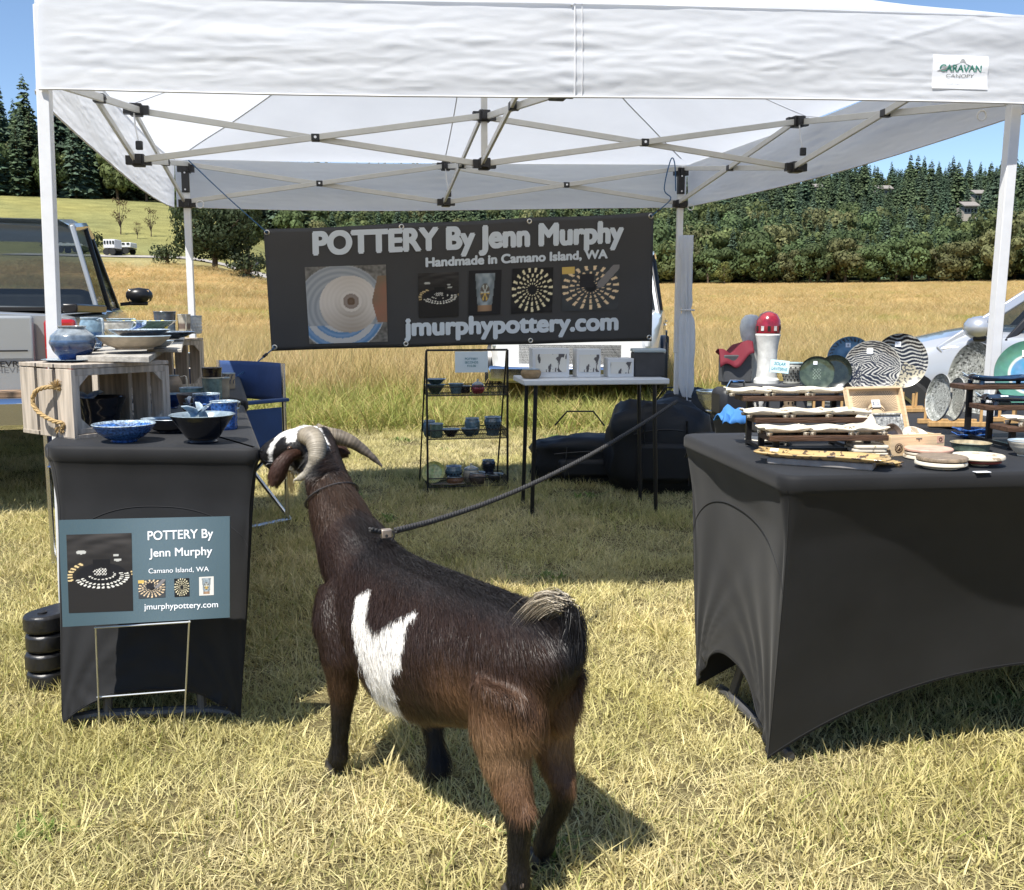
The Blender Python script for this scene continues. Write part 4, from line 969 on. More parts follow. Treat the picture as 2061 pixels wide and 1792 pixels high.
# ------------------------------------------------------------------ pottery
m_cer = mat('glazed_stoneware', rough=.22, spec=.5, vcol=True, noise=.35, nscale=60, coat=.5)
m_spk = mat('speckled_glaze', rough=.25, spec=.5, vcol=True, noise=.75, nscale=170, coat=.6)
m_clay = mat('matt_clay', rough=.6, vcol=True, noise=.2, nscale=40)
m_cream = mat('cream_clay', (.74, .68, .55), .45, noise=1, nscale=26, col2=(.28, .22, .15), thr=(.60, .615), coat=.2, stretch=(1, 2.2, 1))
m_tagp = mat('white_card', (.82, .84, .86), .6); m_ink = mat('dark_ink', (.05, .06, .10), .7); m_teali = mat('teal_ink', (.02, .18, .24), .7)
PR = {
 'bowl': [(.02, 0), (.40, 0), (.43, .05), (.40, .10), (.60, .26), (.82, .55), (.95, .86), (.985, .97), (.975, 1), (.95, .985), (.90, .86), (.74, .5), (.45, .2), (.02, .13)],
 'cone': [(.02, 0), (.45, 0), (.47, .06), (.42, .12), (.52, .22), (.76, .60), (.97, .95), (1, .985), (.98, 1), (.95, .98), (.70, .55), (.40, .2), (.02, .15)],
 'dish': [(.02, 0), (.5, 0), (.52, .12), (.72, .3), (.93, .75), (1, .95), (.98, 1), (.93, .93), (.7, .45), (.4, .3), (.02, .28)],
 'plate': [(.02, 0), (.55, 0), (.57, .2), (.8, .45), (1, .9), (.99, 1), (.80, .70), (.62, .45), (.02, .40)],
 'cup': [(.02, 0), (.82, 0), (.88, .04), (.90, .1), (.92, .5), (.97, .93), (1, .98), (.98, 1), (.93, .97), (.86, .5), (.82, .12), (.02, .1)],
 'flare': [(.02, 0), (.62, 0), (.68, .06), (.70, .3), (.78, .6), (.97, .95), (1, .985), (.97, 1), (.92, .96), (.72, .6), (.60, .2), (.02, .12)],
 'vase': [(.02, 0), (.5, 0), (.56, .04), (.85, .28), (1, .52), (.93, .72), (.66, .88), (.56, .93), (.62, .99), (.58, 1), (.52, .94), (.6, .86), (.84, .7), (.88, .5), (.5, .1), (.02, .06)],
 'jar': [(.02, 0), (.7, 0), (.76, .04), (.94, .3), (1, .55), (.95, .78), (.82, .9), (.86, .97), (.84, 1), (.78, .95), (.80, .85), (.9, .7), (.92, .4), (.6, .08), (.02, .06)],
 'lantern': [(.02, 0), (.72, 0), (.75, .05), (.70, .12), (.80, .35), (.97, .62), (1, .75), (.90, .88), (.86, .92), (.93, .97), (.90, 1), (.80, .95), (.80, .88), (.9, .7), (.70, .3), (.62, .12), (.02, .1)]}
BLUE = (.030, .095, .30); DBLUE = (.010, .028, .10); BLK = (.008, .010, .016); TEAL = (.10, .19, .21); CREAM = (.62, .57, .46); GREY = (.30, .31, .30); BROWN = (.10, .062, .048); LTEAL = (.22, .34, .36); RIMC = (.34, .42, .48); BEIGE = (.45, .38, .29); GREEN = (.06, .085, .05)
def pot(name, label, cat, at, w, h, prof='bowl', out=BLUE, inn=None, rim=None, m=None, group=None, seg=40, wob=0., sx=1., sy=1., parent=None, rot=None, px=True, bands=None):
    """at: (px, py) of the base on the table top, or a world point; w, h in picture units there"""
    p = G(at[0], at[1], ZT) if not isinstance(at, Vector) else at
    r = (M(w, p) if px else w) / 2; H = (M(h, p) if px else h); pr = PR[prof]; top = max(i for i, q in enumerate(pr) if q[1] == 1); inn = inn or out; rim = rim or RIMC
    cols = [tuple(rim) if abs(i - top) <= 1 and i >= top - 1 else (tuple(out) if i < top else tuple(inn)) for i in range(len(pr))]
    # refine profile for throwing lines
    P2 = []; C2 = []
    for i in range(len(pr) - 1):
        (r0, z0), (r1, z1) = pr[i], pr[i + 1]; n = 1 if abs(z1 - z0) < .08 else 4
        for k in range(n):
            t = k / n; P2.append(((r0 + (r1 - r0) * t) * r * (1 + (.006 * math.sin((z0 + (z1 - z0) * t) * 60) if i < top else 0)), (z0 + (z1 - z0) * t) * H)); C2.append(cols[i] if k < n or True else cols[i + 1])
            if bands and i < top:
                for z_, c_ in bands:
                    if P2[-1][1] / H > z_: C2[-1] = c_
    P2.append((pr[-1][0] * r, pr[-1][1] * H)); C2.append(cols[-1])
    b = MB(); b.lathe(P2, (0, 0, 0), seg, C2, wob=wob, sx=sx, sy=sy, rot=rot)
    if parent:
        b.v = [(v[0] + p.x, v[1] + p.y, v[2] + p.z) for v in b.v]; return b.build(name, m or m_cer, parent)
    T = thing(name, label, cat, p, group); b.v = [(v[0] + p.x, v[1] + p.y, v[2] + p.z) for v in b.v]; b.build('vessel' if name not in ('plate', 'platter', 'dish') else 'dish_body', m or m_cer, T); T['r'] = r; T['h'] = H
    return T
def handle(T, ang, col=BLUE, z0=.25, z1=.85, out=.55, m=None, rad=None, k=.92):
    r, H, p = T['r'], T['h'], T.location; d = Vector((math.cos(ang), math.sin(ang), 0)); P, _ = dense([p + d * r * k + Vector((0, 0, H * z1)), p + d * r * (k + out) + Vector((0, 0, H * (z1 + .02))), p + d * r * (k + out) + Vector((0, 0, H * (z0 + .15))), p + d * r * k + Vector((0, 0, H * z0))], [1] * 4, 6)
    b = MB(); b.col = col; b.tube(P, rad or r * .12, 8, flat=.7); b.build('handle', m or m_cer, T)
def fluke(T, c, size, yaw, tilt=60, col=BLUE, name='tail_handle', m=None):      # a whale-tail or wing shaped piece
    out = [(0, 0), (.10, .12), (.28, .36), (.62, .62), (1, .78), (.78, .92), (.42, .90), (.16, .80), (0, .68)]; out = out + [(-x, y) for x, y in out[::-1][1:-1]]
    rot = Matrix.Rotation(yaw, 3, 'Z') @ Matrix.Rotation(R(tilt), 3, 'X'); b = MB(); n = len(out)
    mid = [Vector((x, y, .25 * x * x + .1 * y * y)) for x, y in out]
    top = [c + rot @ (q * size + Vector((0, 0, size * .035))) for q in mid]; bot = [c + rot @ (q * size - Vector((0, 0, size * .035))) for q in mid]
    cen = c + rot @ (Vector((0, .45, .02)) * size + Vector((0, 0, size * .045))); ceb = c + rot @ (Vector((0, .45, .02)) * size - Vector((0, 0, size * .045)))
    V = top + bot + [cen, ceb]; F = []
    for i in range(n): j = (i + 1) % n; F += [(i, j, 2 * n), (n + j, n + i, 2 * n + 1), (i, n + i, n + j, j)]
    rc = RIMC; b._add(V, F); b.c = [tuple(rc)] * (2 * n) + [tuple(col)] * 2; return b.build(name, m or m_cer, T, ang=50)
def tagcard(T, p, txt, w=.016, h=.011, yaw=0., tilt=70, m=None):
    rot = Matrix.Rotation(yaw, 3, 'Z') @ Matrix.Rotation(R(tilt), 3, 'X'); b = MB(); b.box(p, (w, h, .0006), rot); o = b.build('price_tag', m_tagp, T, smooth=False)
    text_part(txt, 'tag_lettering', m_ink, o, p + rot @ Vector((0, -h * .25, .0004)), rot @ Vector((1, 0, 0)), rot @ Vector((0, 1, 0)), h * .5, lift=.0003, thick=.0002)
def yaw_to_cam(p): return math.atan2(-p[1], -p[0]) + math.pi / 2
# --- left table, front row
t = pot('bowl', 'speckled bright blue bowl with a whale tail rising inside, front left of the near table', 'bowl', (251, 889), 124, 37, 'bowl', BLUE, (.05, .15, .40), m=m_spk)
fluke(t, t.location + Vector((.0, .012, .018)), .040, R(8), 70, BLUE, m=m_spk)
t = pot('bowl', 'black flared bowl with a grey butterfly on its rim, front right of the near table', 'bowl', (409, 891), 128, 58, 'cone', BLK, (.06, .15, .27), m=m_cer, rim=(.22, .28, .32))
c = t.location + Vector((-.040, .020, .062)); fluke(t, c, .058, R(-58), 28, (.09, .12, .14), 'butterfly_wing'); fluke(t, c + Vector((.004, -.004, 0)), .054, R(-118), 36, (.06, .11, .20), 'butterfly_wing')
t = pot('dish', 'long dark oval dish with raised blue black rim behind the butterfly bowl', 'dish', (344, 872), 119, 30, 'bowl', BLK, (.03, .05, .08), m=m_cer, sy=.6)
t = pot('mug', 'speckled blue mug with its handle to the left, nearest the table edge', 'mug', (453, 864), 57, 57, 'cup', BLUE, DBLUE, m=m_spk); handle(t, R(205), BLUE, .3, .85, .6, m_spk)
fluke(t, t.location + Vector((.035, -.012, .05)), .016, R(60), 80, RIMC, 'relief_figure')
t = pot('mug', 'wide speckled blue mug with a whale tail handle, behind the nearest mug', 'mug', (417, 846), 55, 54, 'cup', (.035, .11, .32), DBLUE, m=m_spk); fluke(t, t.location + Vector((-.045, 0, .03)), .050, R(100), 55, BLUE)
t = pot('bowl', 'small deep blue bowl with pale rim, between the two blue mugs and the table edge', 'bowl', (464, 845), 42, 36, 'bowl', DBLUE, BLUE)
t = pot('bowl', 'dark navy bowl with pale rim beside the crate opening', 'bowl', (349, 822), 42, 30, 'bowl', DBLUE, DBLUE)
t = pot('planter', 'tall glossy black flared pot with a whale tail inside the front crate', 'pot', (207, 862), 96, 64, 'flare', BLK, DBLUE, rim=BLK)
fluke(t, t.location + Vector((-.040, 0, .070)), .045, R(25), 75, BLUE); tagcard(t, t.location + Vector((-.022, -.018, .082)), '40.', .020, .012, 0, 80); tagcard(t, t.location + Vector((.042, -.006, .083)), '15', .013, .012, 0, 80)
# --- middle and back of the left tables
t = pot('bowl', 'brown unglazed bowl behind the blue mugs', 'bowl', (387, 836), 58, 44, 'bowl', BROWN, (.07, .045, .04), rim=(.2, .17, .15), m=m_clay)
t = pot('bowl', 'pale teal and blue bowl standing behind the brown bowl', 'bowl', (385, 802), 47, 22, 'cup', LTEAL, (.12, .24, .36)); 
t = pot('cup', 'sage teal tumbler with cream foot ring, under a black one', 'cup', (430, 803), 45, 44, 'cup', (.13, .20, .20), TEAL, rim=CREAM)
t2 = pot('cup', 'brown black tumbler stacked on the sage one', 'cup', t.location + Vector((-.004, .004, t['h'] - .002)), 41, 20, 'cup', (.018, .012, .012), BLK, rim=(.10, .08, .07))
t = pot('mug', 'carved stoneware mug with dark leaf pattern on a saucer', 'mug', (461, 783), 27, 32, 'cup', (.30, .25, .18), BROWN, m=m_clay); 
for i in range(9): 
    a = R(200 + i * 16); q = t.location + Vector((math.cos(a) * t['r'] * .97, math.sin(a) * t['r'] * .97, t['h'] * (.35 + .3 * (i % 2)))); MB().tube([q, q + Vector((math.cos(a) * .001, 0, t['h'] * .18)), q + Vector((.006, 0, t['h'] * .26))], .0022, 5).build('carved_line', m_ink, t)
pot('saucer', 'plain cream saucer in front of the carved mug', 'saucer', (462, 779), 24, 5, 'plate', CREAM, CREAM)
t = pot('mug', 'speckled beige mug with white drip handle turned right', 'mug', (372, 775), 50, 33, 'cup', BEIGE, BEIGE, m=m_clay, rim=(.5, .46, .4)); handle(t, R(-20), CREAM, .1, .9, .5)
t = pot('cup', 'white cup lying against the beige mug', 'cup', (399, 768), 21, 28, 'flare', (.55, .53, .48), CREAM)
t = pot('pitcher', 'tan squat pitcher with curved pale handle beside the crate', 'pitcher', (352, 795), 30, 40, 'vase', (.33, .26, .19), BEIGE, m=m_clay); handle(t, R(-10), CREAM, .2, .9, .8)
t = pot('mug', 'grey brown mug with pale swooping handle inside the back crate', 'mug', (372, 742), 33, 32, 'cup', (.14, .13, .12), GREY, m=m_clay); handle(t, R(-15), (.4, .38, .34), .1, .85, .7)
t = pot('plate', 'stack of two cream plates by the back end of the left tables', 'plate', (445, 769), 42, 8, 'plate', CREAM, (.7, .68, .6)); 
pot('plate', 'upper cream plate of the stack at the back of the left tables', 'plate', t.location + Vector((0, 0, .012)), 40, 7, 'plate', CREAM, (.72, .7, .64))
# --- crates
m_wood = mat('whitewashed_wood', (.43, .37, .30), .8, noise=.35, nscale=9, stretch=(9, 9, .7), bump=.3, bscale=30, rand=.12, bdist=.003); m_woodin = m_wood
m_jute = mat('jute_rope', (.42, .29, .13), .9, noise=.4, nscale=300)
def crate(label, O, ang, L, W, H, handle_side=True, group=None, end_slats=3, back_slats=4):
    T = thing('wooden_crate', label, 'crate', O, group); ex = Vector((math.cos(ang), math.sin(ang), 0)); ey = Vector((-ex.y, ex.x, 0)); rot = Matrix((ex, ey, Vector((0, 0, 1)))).transposed(); th = .011
    def bx(nm, x0, x1, y0, y1, z0, z1, par=T, bev=.0012): c_ = O + ex * (x0 + x1) / 2 + ey * (y0 + y1) / 2 + Vector((0, 0, (z0 + z1) / 2)); return MB().box(c_, (x1 - x0, y1 - y0, z1 - z0), rot).build(nm, m_wood, par, smooth=False, bevel=bev)
    for xe in (0, L - th):
        w = (W - .020 * (end_slats - 1)) / end_slats
        for i in range(end_slats):
            dz = random.uniform(-.003, .003); bx('slat', xe + random.uniform(-.0015, .0015), xe + th, i * (w + .020), i * (w + .020) + w, .002 + dz, H - .002 + dz)
    for yb in (W - th,):
        w = (L - 2 * th - .02 * (back_slats - 1)) / back_slats
        for i in range(back_slats): bx('slat', th + .002 + i * (w + .02), th + .002 + i * (w + .02) + w - .004, yb, yb + th, .003, H - .003)
    n = 3; w = (W - .010 * (n - 1)) / n
    for i in range(n):
        bx('top_board', .0, L, i * (w + .010), i * (w + .010) + w, H, H + th); bx('bottom_board', .0, L, i * (w + .010), i * (w + .010) + w, -.0005, th)
    # rails and gussets round the open side
    bx('rail', th, L - th, .001, .013, H - .020, H - .001); bx('rail', th, L - th, .001, .013, th + .001, th + .016)
    for x0, sx in ((th, 1), (L - th, -1)):
        for z0, sz in ((H - .02, -1), (th + .016, 1)):
            q = O + ex * x0 + ey * .002 + Vector((0, 0, z0)); g = [q, q + ex * .040 * sx, q + Vector((0, 0, .040 * sz))]
            MB().prism(g if sx * sz > 0 else g[::-1], ey * .010).build('gusset', m_wood, T, smooth=False)
        MB().box(O + ex * (x0 + sx * .006) + ey * .007 + Vector((0, 0, H / 2)), (.011, .011, H - .04), rot).build('post', m_wood, T, smooth=False)
    if handle_side:
        f = lambda y, z, o=0.: O - ex * (.004 + o) + ey * y + Vector((0, 0, z)); pts = [f(.055, H * .71, -.004), f(.085, H * .73, .016), f(.128, H * .66, .028), f(.140, H * .50, .032), f(.118, H * .36, .028), f(.070, H * .25, .016), f(.045, H * .215, .002), f(.052, H * .15, .002)]
        P, _ = dense(pts, [1] * len(pts), 8); b = MB(); rope(b, P, .0062); hd_ = b.build('rope_handle', m_jute, T, ang=180)
        b = MB()
        for e in (f(.06, H * .73, .006), f(.058, H * .17, .006)):
            for i in range(50): d = Vector((random.gauss(0, .5), random.gauss(0, .3), (1 if e.z > O.z + H / 2 else -1) * random.uniform(.3, 1))) .normalized(); b.tube([e, e + d * random.uniform(.012, .024)], .0009, 3)
        o = b.build('rope_frays', m_jute, T); o['kind'] = 'stuff'
    return T
crate('whitewashed slatted crate on its side with rope handle, front of the near left table', Vector((-1.192, 2.665, ZT)), math.atan2(.81, .59), .305, .272, .192)
crate('small weathered crate on its side holding a grey mug, under the textured white cup', Vector((-1.62, 4.05, ZT)), math.atan2(.86, .51), .46, .28, .218, False)
# --- plank bridging the crates and what stands on it
m_plank = mat('grey_plank', (.36, .34, .30), .8, noise=.3, nscale=8, stretch=(8, 1, 8), bump=.2, bscale=30)
MB().prism([Vector((-1.235, 2.80, .940)), Vector((-1.005, 2.735, .940)), Vector((-1.425, 4.30, .962)), Vector((-1.64, 4.30, .962))], (0, 0, .017)).build('plank', m_plank, None, smooth=False, bevel=.002)
tag(bpy.data.objects['plank'], 'weathered grey plank lying across the two crates under the blue plates', 'board')
MB().prism([Vector((-1.10, 2.98, .959)), Vector((-.985, 2.95, .959)), Vector((-1.40, 4.25, .980)), Vector((-1.50, 4.25, .980))], (0, 0, .010)).build('upper_plank', m_plank, None, smooth=False, bevel=.002)
tag(bpy.data.objects['upper_plank'], 'narrow grey board lying on the plank at its right edge', 'board')
t = pot('plate', 'large beige plate lying on the plank under the blue ones', 'plate', Vector((-1.118, 2.93, .970)), 143, 28, 'dish', BEIGE, (.4, .36, .3), m=m_clay)
t2 = pot('plate', 'speckled blue plate stacked on the large beige plate', 'plate', t.location + Vector((.010, .02, t['h'] * .85)), 118, 16, 'dish', (.02, .03, .05), BLUE, m=m_spk)
fluke(t2, t2.location + Vector((-.04, .0, .020)), .06, R(-80), 10, BLUE, 'fish_relief', m_spk)
pot('platter', 'wide speckled blue platter behind the stacked plates on the plank', 'platter', Vector((-1.235, 3.50, .985)), 128, 15, 'dish', (.02, .03, .05), (.06, .15, .34), m=m_spk)
pot('platter', 'grey white oval platter on the plank\'s right edge', 'platter', Vector((-1.08, 3.02, .972)), 62, 14, 'dish', (.34, .36, .35), (.6, .6, .56))
t = pot('dish', 'shallow teal serving dish with wavy white handles holding lemons', 'dish', Vector((-1.49, 4.0, .985)), 134, 30, 'cone', (.09, .16, .15), LTEAL); 
P, _ = dense([t.location + Vector((.02 + .02 * k, -t['r'] - .006 + .010 * abs(k), t['h'] * (.78 + .12 * (-1) ** (k + 2)))) for k in (-2, -1, 0, 1, 2)], [1] * 5, 6); MB().tube(P, .004, 6, col=(.5, .5, .48)).build('handle', m_cer, t)
m_lemon = mat('lemon_peel', (.75, .62, .13), .45, bump=.1, bscale=200)
for i, (dx, dy) in enumerate(((-.075, 0), (.02, .01), (.055, -.02), (.085, .0), (-.04, .02))):
    q = t.location + Vector((dx, dy, t['h'] * .72)); b = MB(); b.lathe([(.001, -.020), (.010, -.017), (.017, -.006), (.017, .006), (.010, .016), (.004, .021), (.001, .023)], q, 14, rot=Matrix.Rotation(R(80 + 20 * i), 3, 'Y')); o = b.build('lemon', m_lemon)
    tag(o, ['leftmost lemon in the teal serving dish', 'lemon near the middle of the teal dish', 'lemon leaning on its neighbour right of the dish middle', 'rightmost lemon in the teal serving dish', 'lemon half sunk behind the leftmost in the teal dish'][i], 'lemon', 'lemons in the teal dish')
t = pot('bowl', 'blue grey ombre bowl rising behind the teal serving dish', 'bowl', Vector((-1.475, 4.22, .985)), 44, 46, 'cup', (.10, .15, .21), DBLUE, rim=(.2, .2, .2), bands=[(.45, (.06, .07, .09))])
t = pot('mug', 'cream and brown mug right of the ombre bowl', 'mug', Vector((-1.40, 4.24, .985)), 26, 40, 'cup', (.42, .38, .30), BROWN, m=m_clay, bands=[(.3, (.15, .11, .09)), (.6, (.45, .41, .33))]); handle(t, R(-60), CREAM, .1, .9, .4)
t = pot('mug', 'pale teal low mug with small handle behind the lemons', 'mug', Vector((-1.66, 4.20, .985)), 50, 32, 'cup', LTEAL, LTEAL); handle(t, R(-5), LTEAL, .3, .9, .4)
t = pot('cup', 'white cup with pressed basket texture standing on the back crate', 'cup', Vector((-1.395, 4.36, .985)), 30, 36, 'cup', (.50, .52, .52), GREY, m=m_clay)
for j in range(4):
    for k in range(11): a = R(170 + k * 20 + j * 10); q = t.location + Vector((math.cos(a) * t['r'] * .93, math.sin(a) * t['r'] * .93, t['h'] * (.2 + .19 * j))); MB().box(q, (.006, .0035, .008), Matrix.Rotation(a + R(90), 3, 'Z')).build('relief_block', m_clay, t, smooth=False, bevel=.0012)
t = pot('pitcher', 'large white gravy boat with dark rim behind the blue plates', 'pitcher', Vector((-1.36, 3.42, .985)), 66, 36, 'bowl', (.60, .58, .52), (.5, .5, .5), rim=(.06, .07, .08), sx=1.0, sy=.7); handle(t, R(170), (.05, .06, .08), .3, .9, .5)
t = pot('vase', 'large grey blue round vase with dark blue foot on the front crate', 'vase', Vector((-1.262, 2.845, .940)), 88, 70, 'vase', DBLUE, GREY, rim=GREY, bands=[(.45, (.05, .09, .17)), (.58, (.13, .17, .22)), (.72, (.22, .25, .27))])
t = pot('pitcher', 'glossy blue and clear grey pitcher beside the round vase', 'pitcher', Vector((-1.40, 3.30, .960)), 46, 62, 'jar', (.05, .13, .28), BLUE, rim=(.5, .55, .6), bands=[(.5, (.18, .27, .34))]); handle(t, R(-30), RIMC, .3, .9, .6)
t = pot('plate', 'thin blue plate lying under the round vase on the crate', 'plate', Vector((-1.262, 2.845, .936)), 120, 7, 'plate', DBLUE, BLUE, m=m_spk)
t = pot('bowl', 'small navy and white bowl behind the round vase', 'bowl', Vector((-1.62, 3.75, .962)), 60, 26, 'bowl', DBLUE, (.3, .35, .4), rim=(.6, .62, .6))
t = pot('plate', 'bottom blue plate of the little stack between round vase and beige plate', 'plate', Vector((-1.335, 3.02, .958)), .16, .014, 'dish', DBLUE, BLUE, m=m_spk, px=False, group='little stack of blue plates')
pot('plate', 'upper blue plate of the little stack between round vase and beige plate', 'plate', Vector((-1.335, 3.02, .970)), .145, .014, 'dish', DBLUE, (.05, .14, .34), m=m_spk, px=False, group='little stack of blue plates')
pot('bowl', 'small navy bowl set on the little stack of blue plates', 'bowl', Vector((-1.335, 3.02, .982)), .10, .038, 'bowl', DBLUE, BLUE, px=False)
t = pot('mug', 'dark blue mug in front of the gravy boat on the plank', 'mug', Vector((-1.215, 3.16, .960)), .075, .066, 'cup', DBLUE, BLK, m=m_spk, px=False); handle(t, R(-30), DBLUE, .2, .85, .5)
pot('cup', 'small speckled cup behind the sage tumbler', 'cup', Vector((-1.17, 3.95, ZT)), .075, .085, 'cup', (.25, .22, .17), BROWN, m=m_clay, px=False)
pot('bowl', 'low slate blue bowl between brown bowl and table edge', 'bowl', Vector((-1.06, 3.30, ZT)), .10, .045, 'bowl', (.05, .09, .13), TEAL, px=False)
# ------------------------------------------------------------------ right table
m_rwood = mat('dark_stained_board', (.075, .038, .02), .5, noise=.5, nscale=14, stretch=(1, 9, 9), bump=.3, bscale=40, col2=None)
m_blackm = mat('black_metal', (.012, .012, .013), .4, metal=.2)
def tray(p, w, d, yaw, label, out=(.74, .68, .55), m=None, group=None, feet=True, lift=.010, curl=.012, name='tray', wave=1.):
    T = thing(name, label, 'tray' if name == 'tray' else name, p, group); ex = Vector((math.cos(yaw), math.sin(yaw), 0)); ey = Vector((-ex.y, ex.x, 0)); m = m or m_cream; sd = random.random() * 9
    def f(u, v):
        a, b = (u - .5) * 2, (v - .5) * 2; k = 1 + .04 * math.sin(5 * b + sd) * abs(a) * wave + .0; k2 = 1 + .05 * math.sin(6 * a + sd) * abs(b) * wave
        e = max(abs(a), abs(b)); z = lift + curl * max(0, (e - .62) / .38) ** 1.5 * (1 + .25 * wave * math.sin(4 * a + 3 * b + sd)); return p + ex * a * w / 2 * k + ey * b * d / 2 * k2 + Vector((0, 0, z))
    b = MB(); b.col = out; b.grid(f, 26, 14); b.build('tray_body', m, T, solid=.003, ang=80)
    if feet:
        for a, c_ in ((-.5, -.45), (.5, -.45), (.5, .45), (-.5, .45)): MB().lathe([(.001, 0), (.006, 0), (.008, lift), (.001, lift + .001)], p + ex * w * a * .8 + ey * d * c_ * .9, 8, cols=[out] * 4).build('foot', m, T)
    return T
yr = R(4)
def riser(label, O, yaw, L, steps, group=None):      # steps: (y offset, z top) from front to back
    T = thing('display_riser', label, 'display stand', O, group); ex = Vector((math.cos(yaw), math.sin(yaw), 0)); ey = Vector((-ex.y, ex.x, 0)); rot = Matrix((ex, ey, Vector((0, 0, 1)))).transposed()
    for i, (yy, zz) in enumerate(steps):
        MB().box(O + ex * L / 2 + ey * yy + Vector((0, 0, zz - .006)), (L, .085, .013), rot).build('shelf_board', m_rwood, T, smooth=False, bevel=.0015)
        for k in (.10, .88):
            MB().box(O + ex * L * k + ey * yy + Vector((0, 0, (zz - .0125) / 2)), (.014, .012, zz - .0125), rot).build('bracket', m_blackm, T, smooth=False, bevel=.001)
            if i: MB().box(O + ex * L * k + ey * (yy - .06) + Vector((0, 0, .010)), (.012, .11, .008), rot).build('bracket', m_blackm, T, smooth=False)
    MB().box(O + ex * L * .49 + ey * steps[0][0] + Vector((0, 0, .012)), (L * .74, .004, .020), rot).build('base_rail', m_blackm, T, smooth=False)
    return T, ex, ey
def shelf_pt(O, ex, ey, x, y, z): return O + ex * x + ey * y + Vector((0, 0, z))
O1 = Vector((.603, 2.300, ZT)); T1, ex, ey = riser('three step dark wood riser carrying cream trays, left end of the long table', O1, R(3), .285, [(.03, .056), (.145, .086), (.255, .130)])
nm = {0: 'lowest', 1: 'middle', 2: 'top'}; pos = ['left', 'centre', 'right']
for i, (yy, zz) in enumerate([(.03, .056), (.145, .086), (.255, .130)]):
    for k, x in enumerate((.035, .14, .24) if i else (.045, .155, .245)):
        tray(shelf_pt(O1, ex, ey, x - (.012 if i == 2 else 0), yy, zz), .112 if i != 0 or k < 2 else .085, .075, R(random.uniform(-6, 10)), f'cream wavy edged tray on the {nm[i]} shelf of the left riser, {pos[k]} one', lift=.007, curl=.010, group='cream trays on the left riser')
tray(G(1545, 893, ZT), .115, .08, R(-12), 'grey cream tray on the table under the left riser', (.3, .28, .24), lift=.006, curl=.008)
O2 = Vector((1.225, 2.43, ZT)); T2, ex2, ey2 = riser('dark wood riser with blue and cream dishes at the right edge', O2, R(3), .36, [(.03, .062), (.14, .105), (.25, .150)])
for i, (x, yy, zz, lb, c_, w) in enumerate(((.10, .03, .062, 'cream leaf edged dish on the lowest shelf of the right riser', (.74, .68, .55), .15), (.10, .14, .105, 'dark blue tail ended tray with price tag on the right riser', (.02, .035, .06), .17), (.12, .25, .150, 'dark blue tray with a raised tail on the top shelf of the right riser', (.02, .045, .09), .17))):
    t = tray(shelf_pt(O2, ex2, ey2, x, yy, zz), w, .075, R(3), lb, c_, m_cream if i == 0 else m_cer, lift=.010, curl=.010)
    if i: fluke(t, t.location + Vector((-.075, 0, .008)), .030, R(100), 40, c_)
    if i == 1: tagcard(t, t.location + Vector((-.035, -.02, .020)), '15', .02, .014, 0, 30)
t = pot('bowl', 'cream white bowl with dark interior at the right edge of the long table', 'bowl', (2062, 918), 66, 32, 'bowl', (.66, .60, .48), (.25, .22, .18), m=m_clay)
# long patterned platter
m_plat = mat('patterned_platter_glaze', (.52, .36, .15), .35, noise=1, nscale=70, col2=(.09, .06, .035), thr=(.545, .56), coat=.4)
t = tray(G(1652, 938, ZT), .292, .085, R(-27), 'long ochre platter with dark floral drawing and upturned ends, front of the long table', (.5, .38, .18), m_plat, lift=.018, curl=.010, name='platter', wave=.6, feet=False)
b = MB(); c0 = t.location; e1 = Vector((math.cos(R(-27)), math.sin(R(-27)), 0)); e2 = Vector((-e1.y, e1.x, 0)); b.col = (.3, .28, .26)
b.prism([c0 + e1 * a * .115 + e2 * c_ * .030 for a, c_ in ((-1, -1), (1, -1), (1, 1), (-1, 1))], (0, 0, .016)); b.build('foot', m_clay, t, bevel=.004)
tagcard(t, t.location + e1 * -.105 + Vector((0, 0, .030)), '35', .018, .013, R(-27), 20)
tray(G(1772, 938, ZT), .075, .060, R(10), 'small ochre patterned dish tucked behind the right end of the long platter', (.5, .38, .18), m_plat, lift=.006, curl=.005)
# coasters
m_coast = mat('drawn_coaster', (.72, .64, .50), .5, noise=1, nscale=50, col2=(.38, .30, .20), thr=(.60, .62))
m_coastp = mat('pink_coaster', (.62, .37, .27), .5, noise=.2, nscale=40); m_coastb = mat('brown_coaster', (.24, .18, .12), .5, noise=.5, nscale=60, stretch=(1, 6, 1)); m_coastr = mat('red_coaster', (.25, .04, .03), .4)
p = G(1742, 921, ZT)
for i in range(4):
    q = p + Vector((random.uniform(-.002, .002), random.uniform(-.002, .002), i * .0088)); s_ = .040; pl = []
    for cx, cy, a0 in ((1, 1, 0), (-1, 1, 90), (-1, -1, 180), (1, -1, 270)):
        for k in range(4): a = R(a0 + 30 * k); pl.append(q + Vector((cx * (s_ - .010) + math.cos(a) * .010, (cy * (s_ - .010) + math.sin(a) * .010), 0)))
    o = MB().prism(pl, (0, 0, .0068)).build('square_coaster', m_coast, None, bevel=.0015); tag(o, ['bottom', 'second lowest', 'second highest', 'topmost'][i] + ' square coaster of the stack beside the cigar box', 'coaster', 'square coasters')
def disc(label, p, w, h, m_, group='round coasters', name='round_coaster', cat='coaster'):
    r = M(w, p) / 2; H = M(h, p); o = MB().lathe([(.001, 0), (r * .9, 0), (r, H * .3), (r, H * .75), (r * .97, H), (.001, H)], p, 36).build(name, m_, None); return tag(o, label, cat, group), H
def stack(base, items):
    z = 0
    for lb, w, h, m_, dx in items:
        q = base + Vector((dx, 0, z)); o, H = disc(lb, q, w, h, m_); z += H + .0006
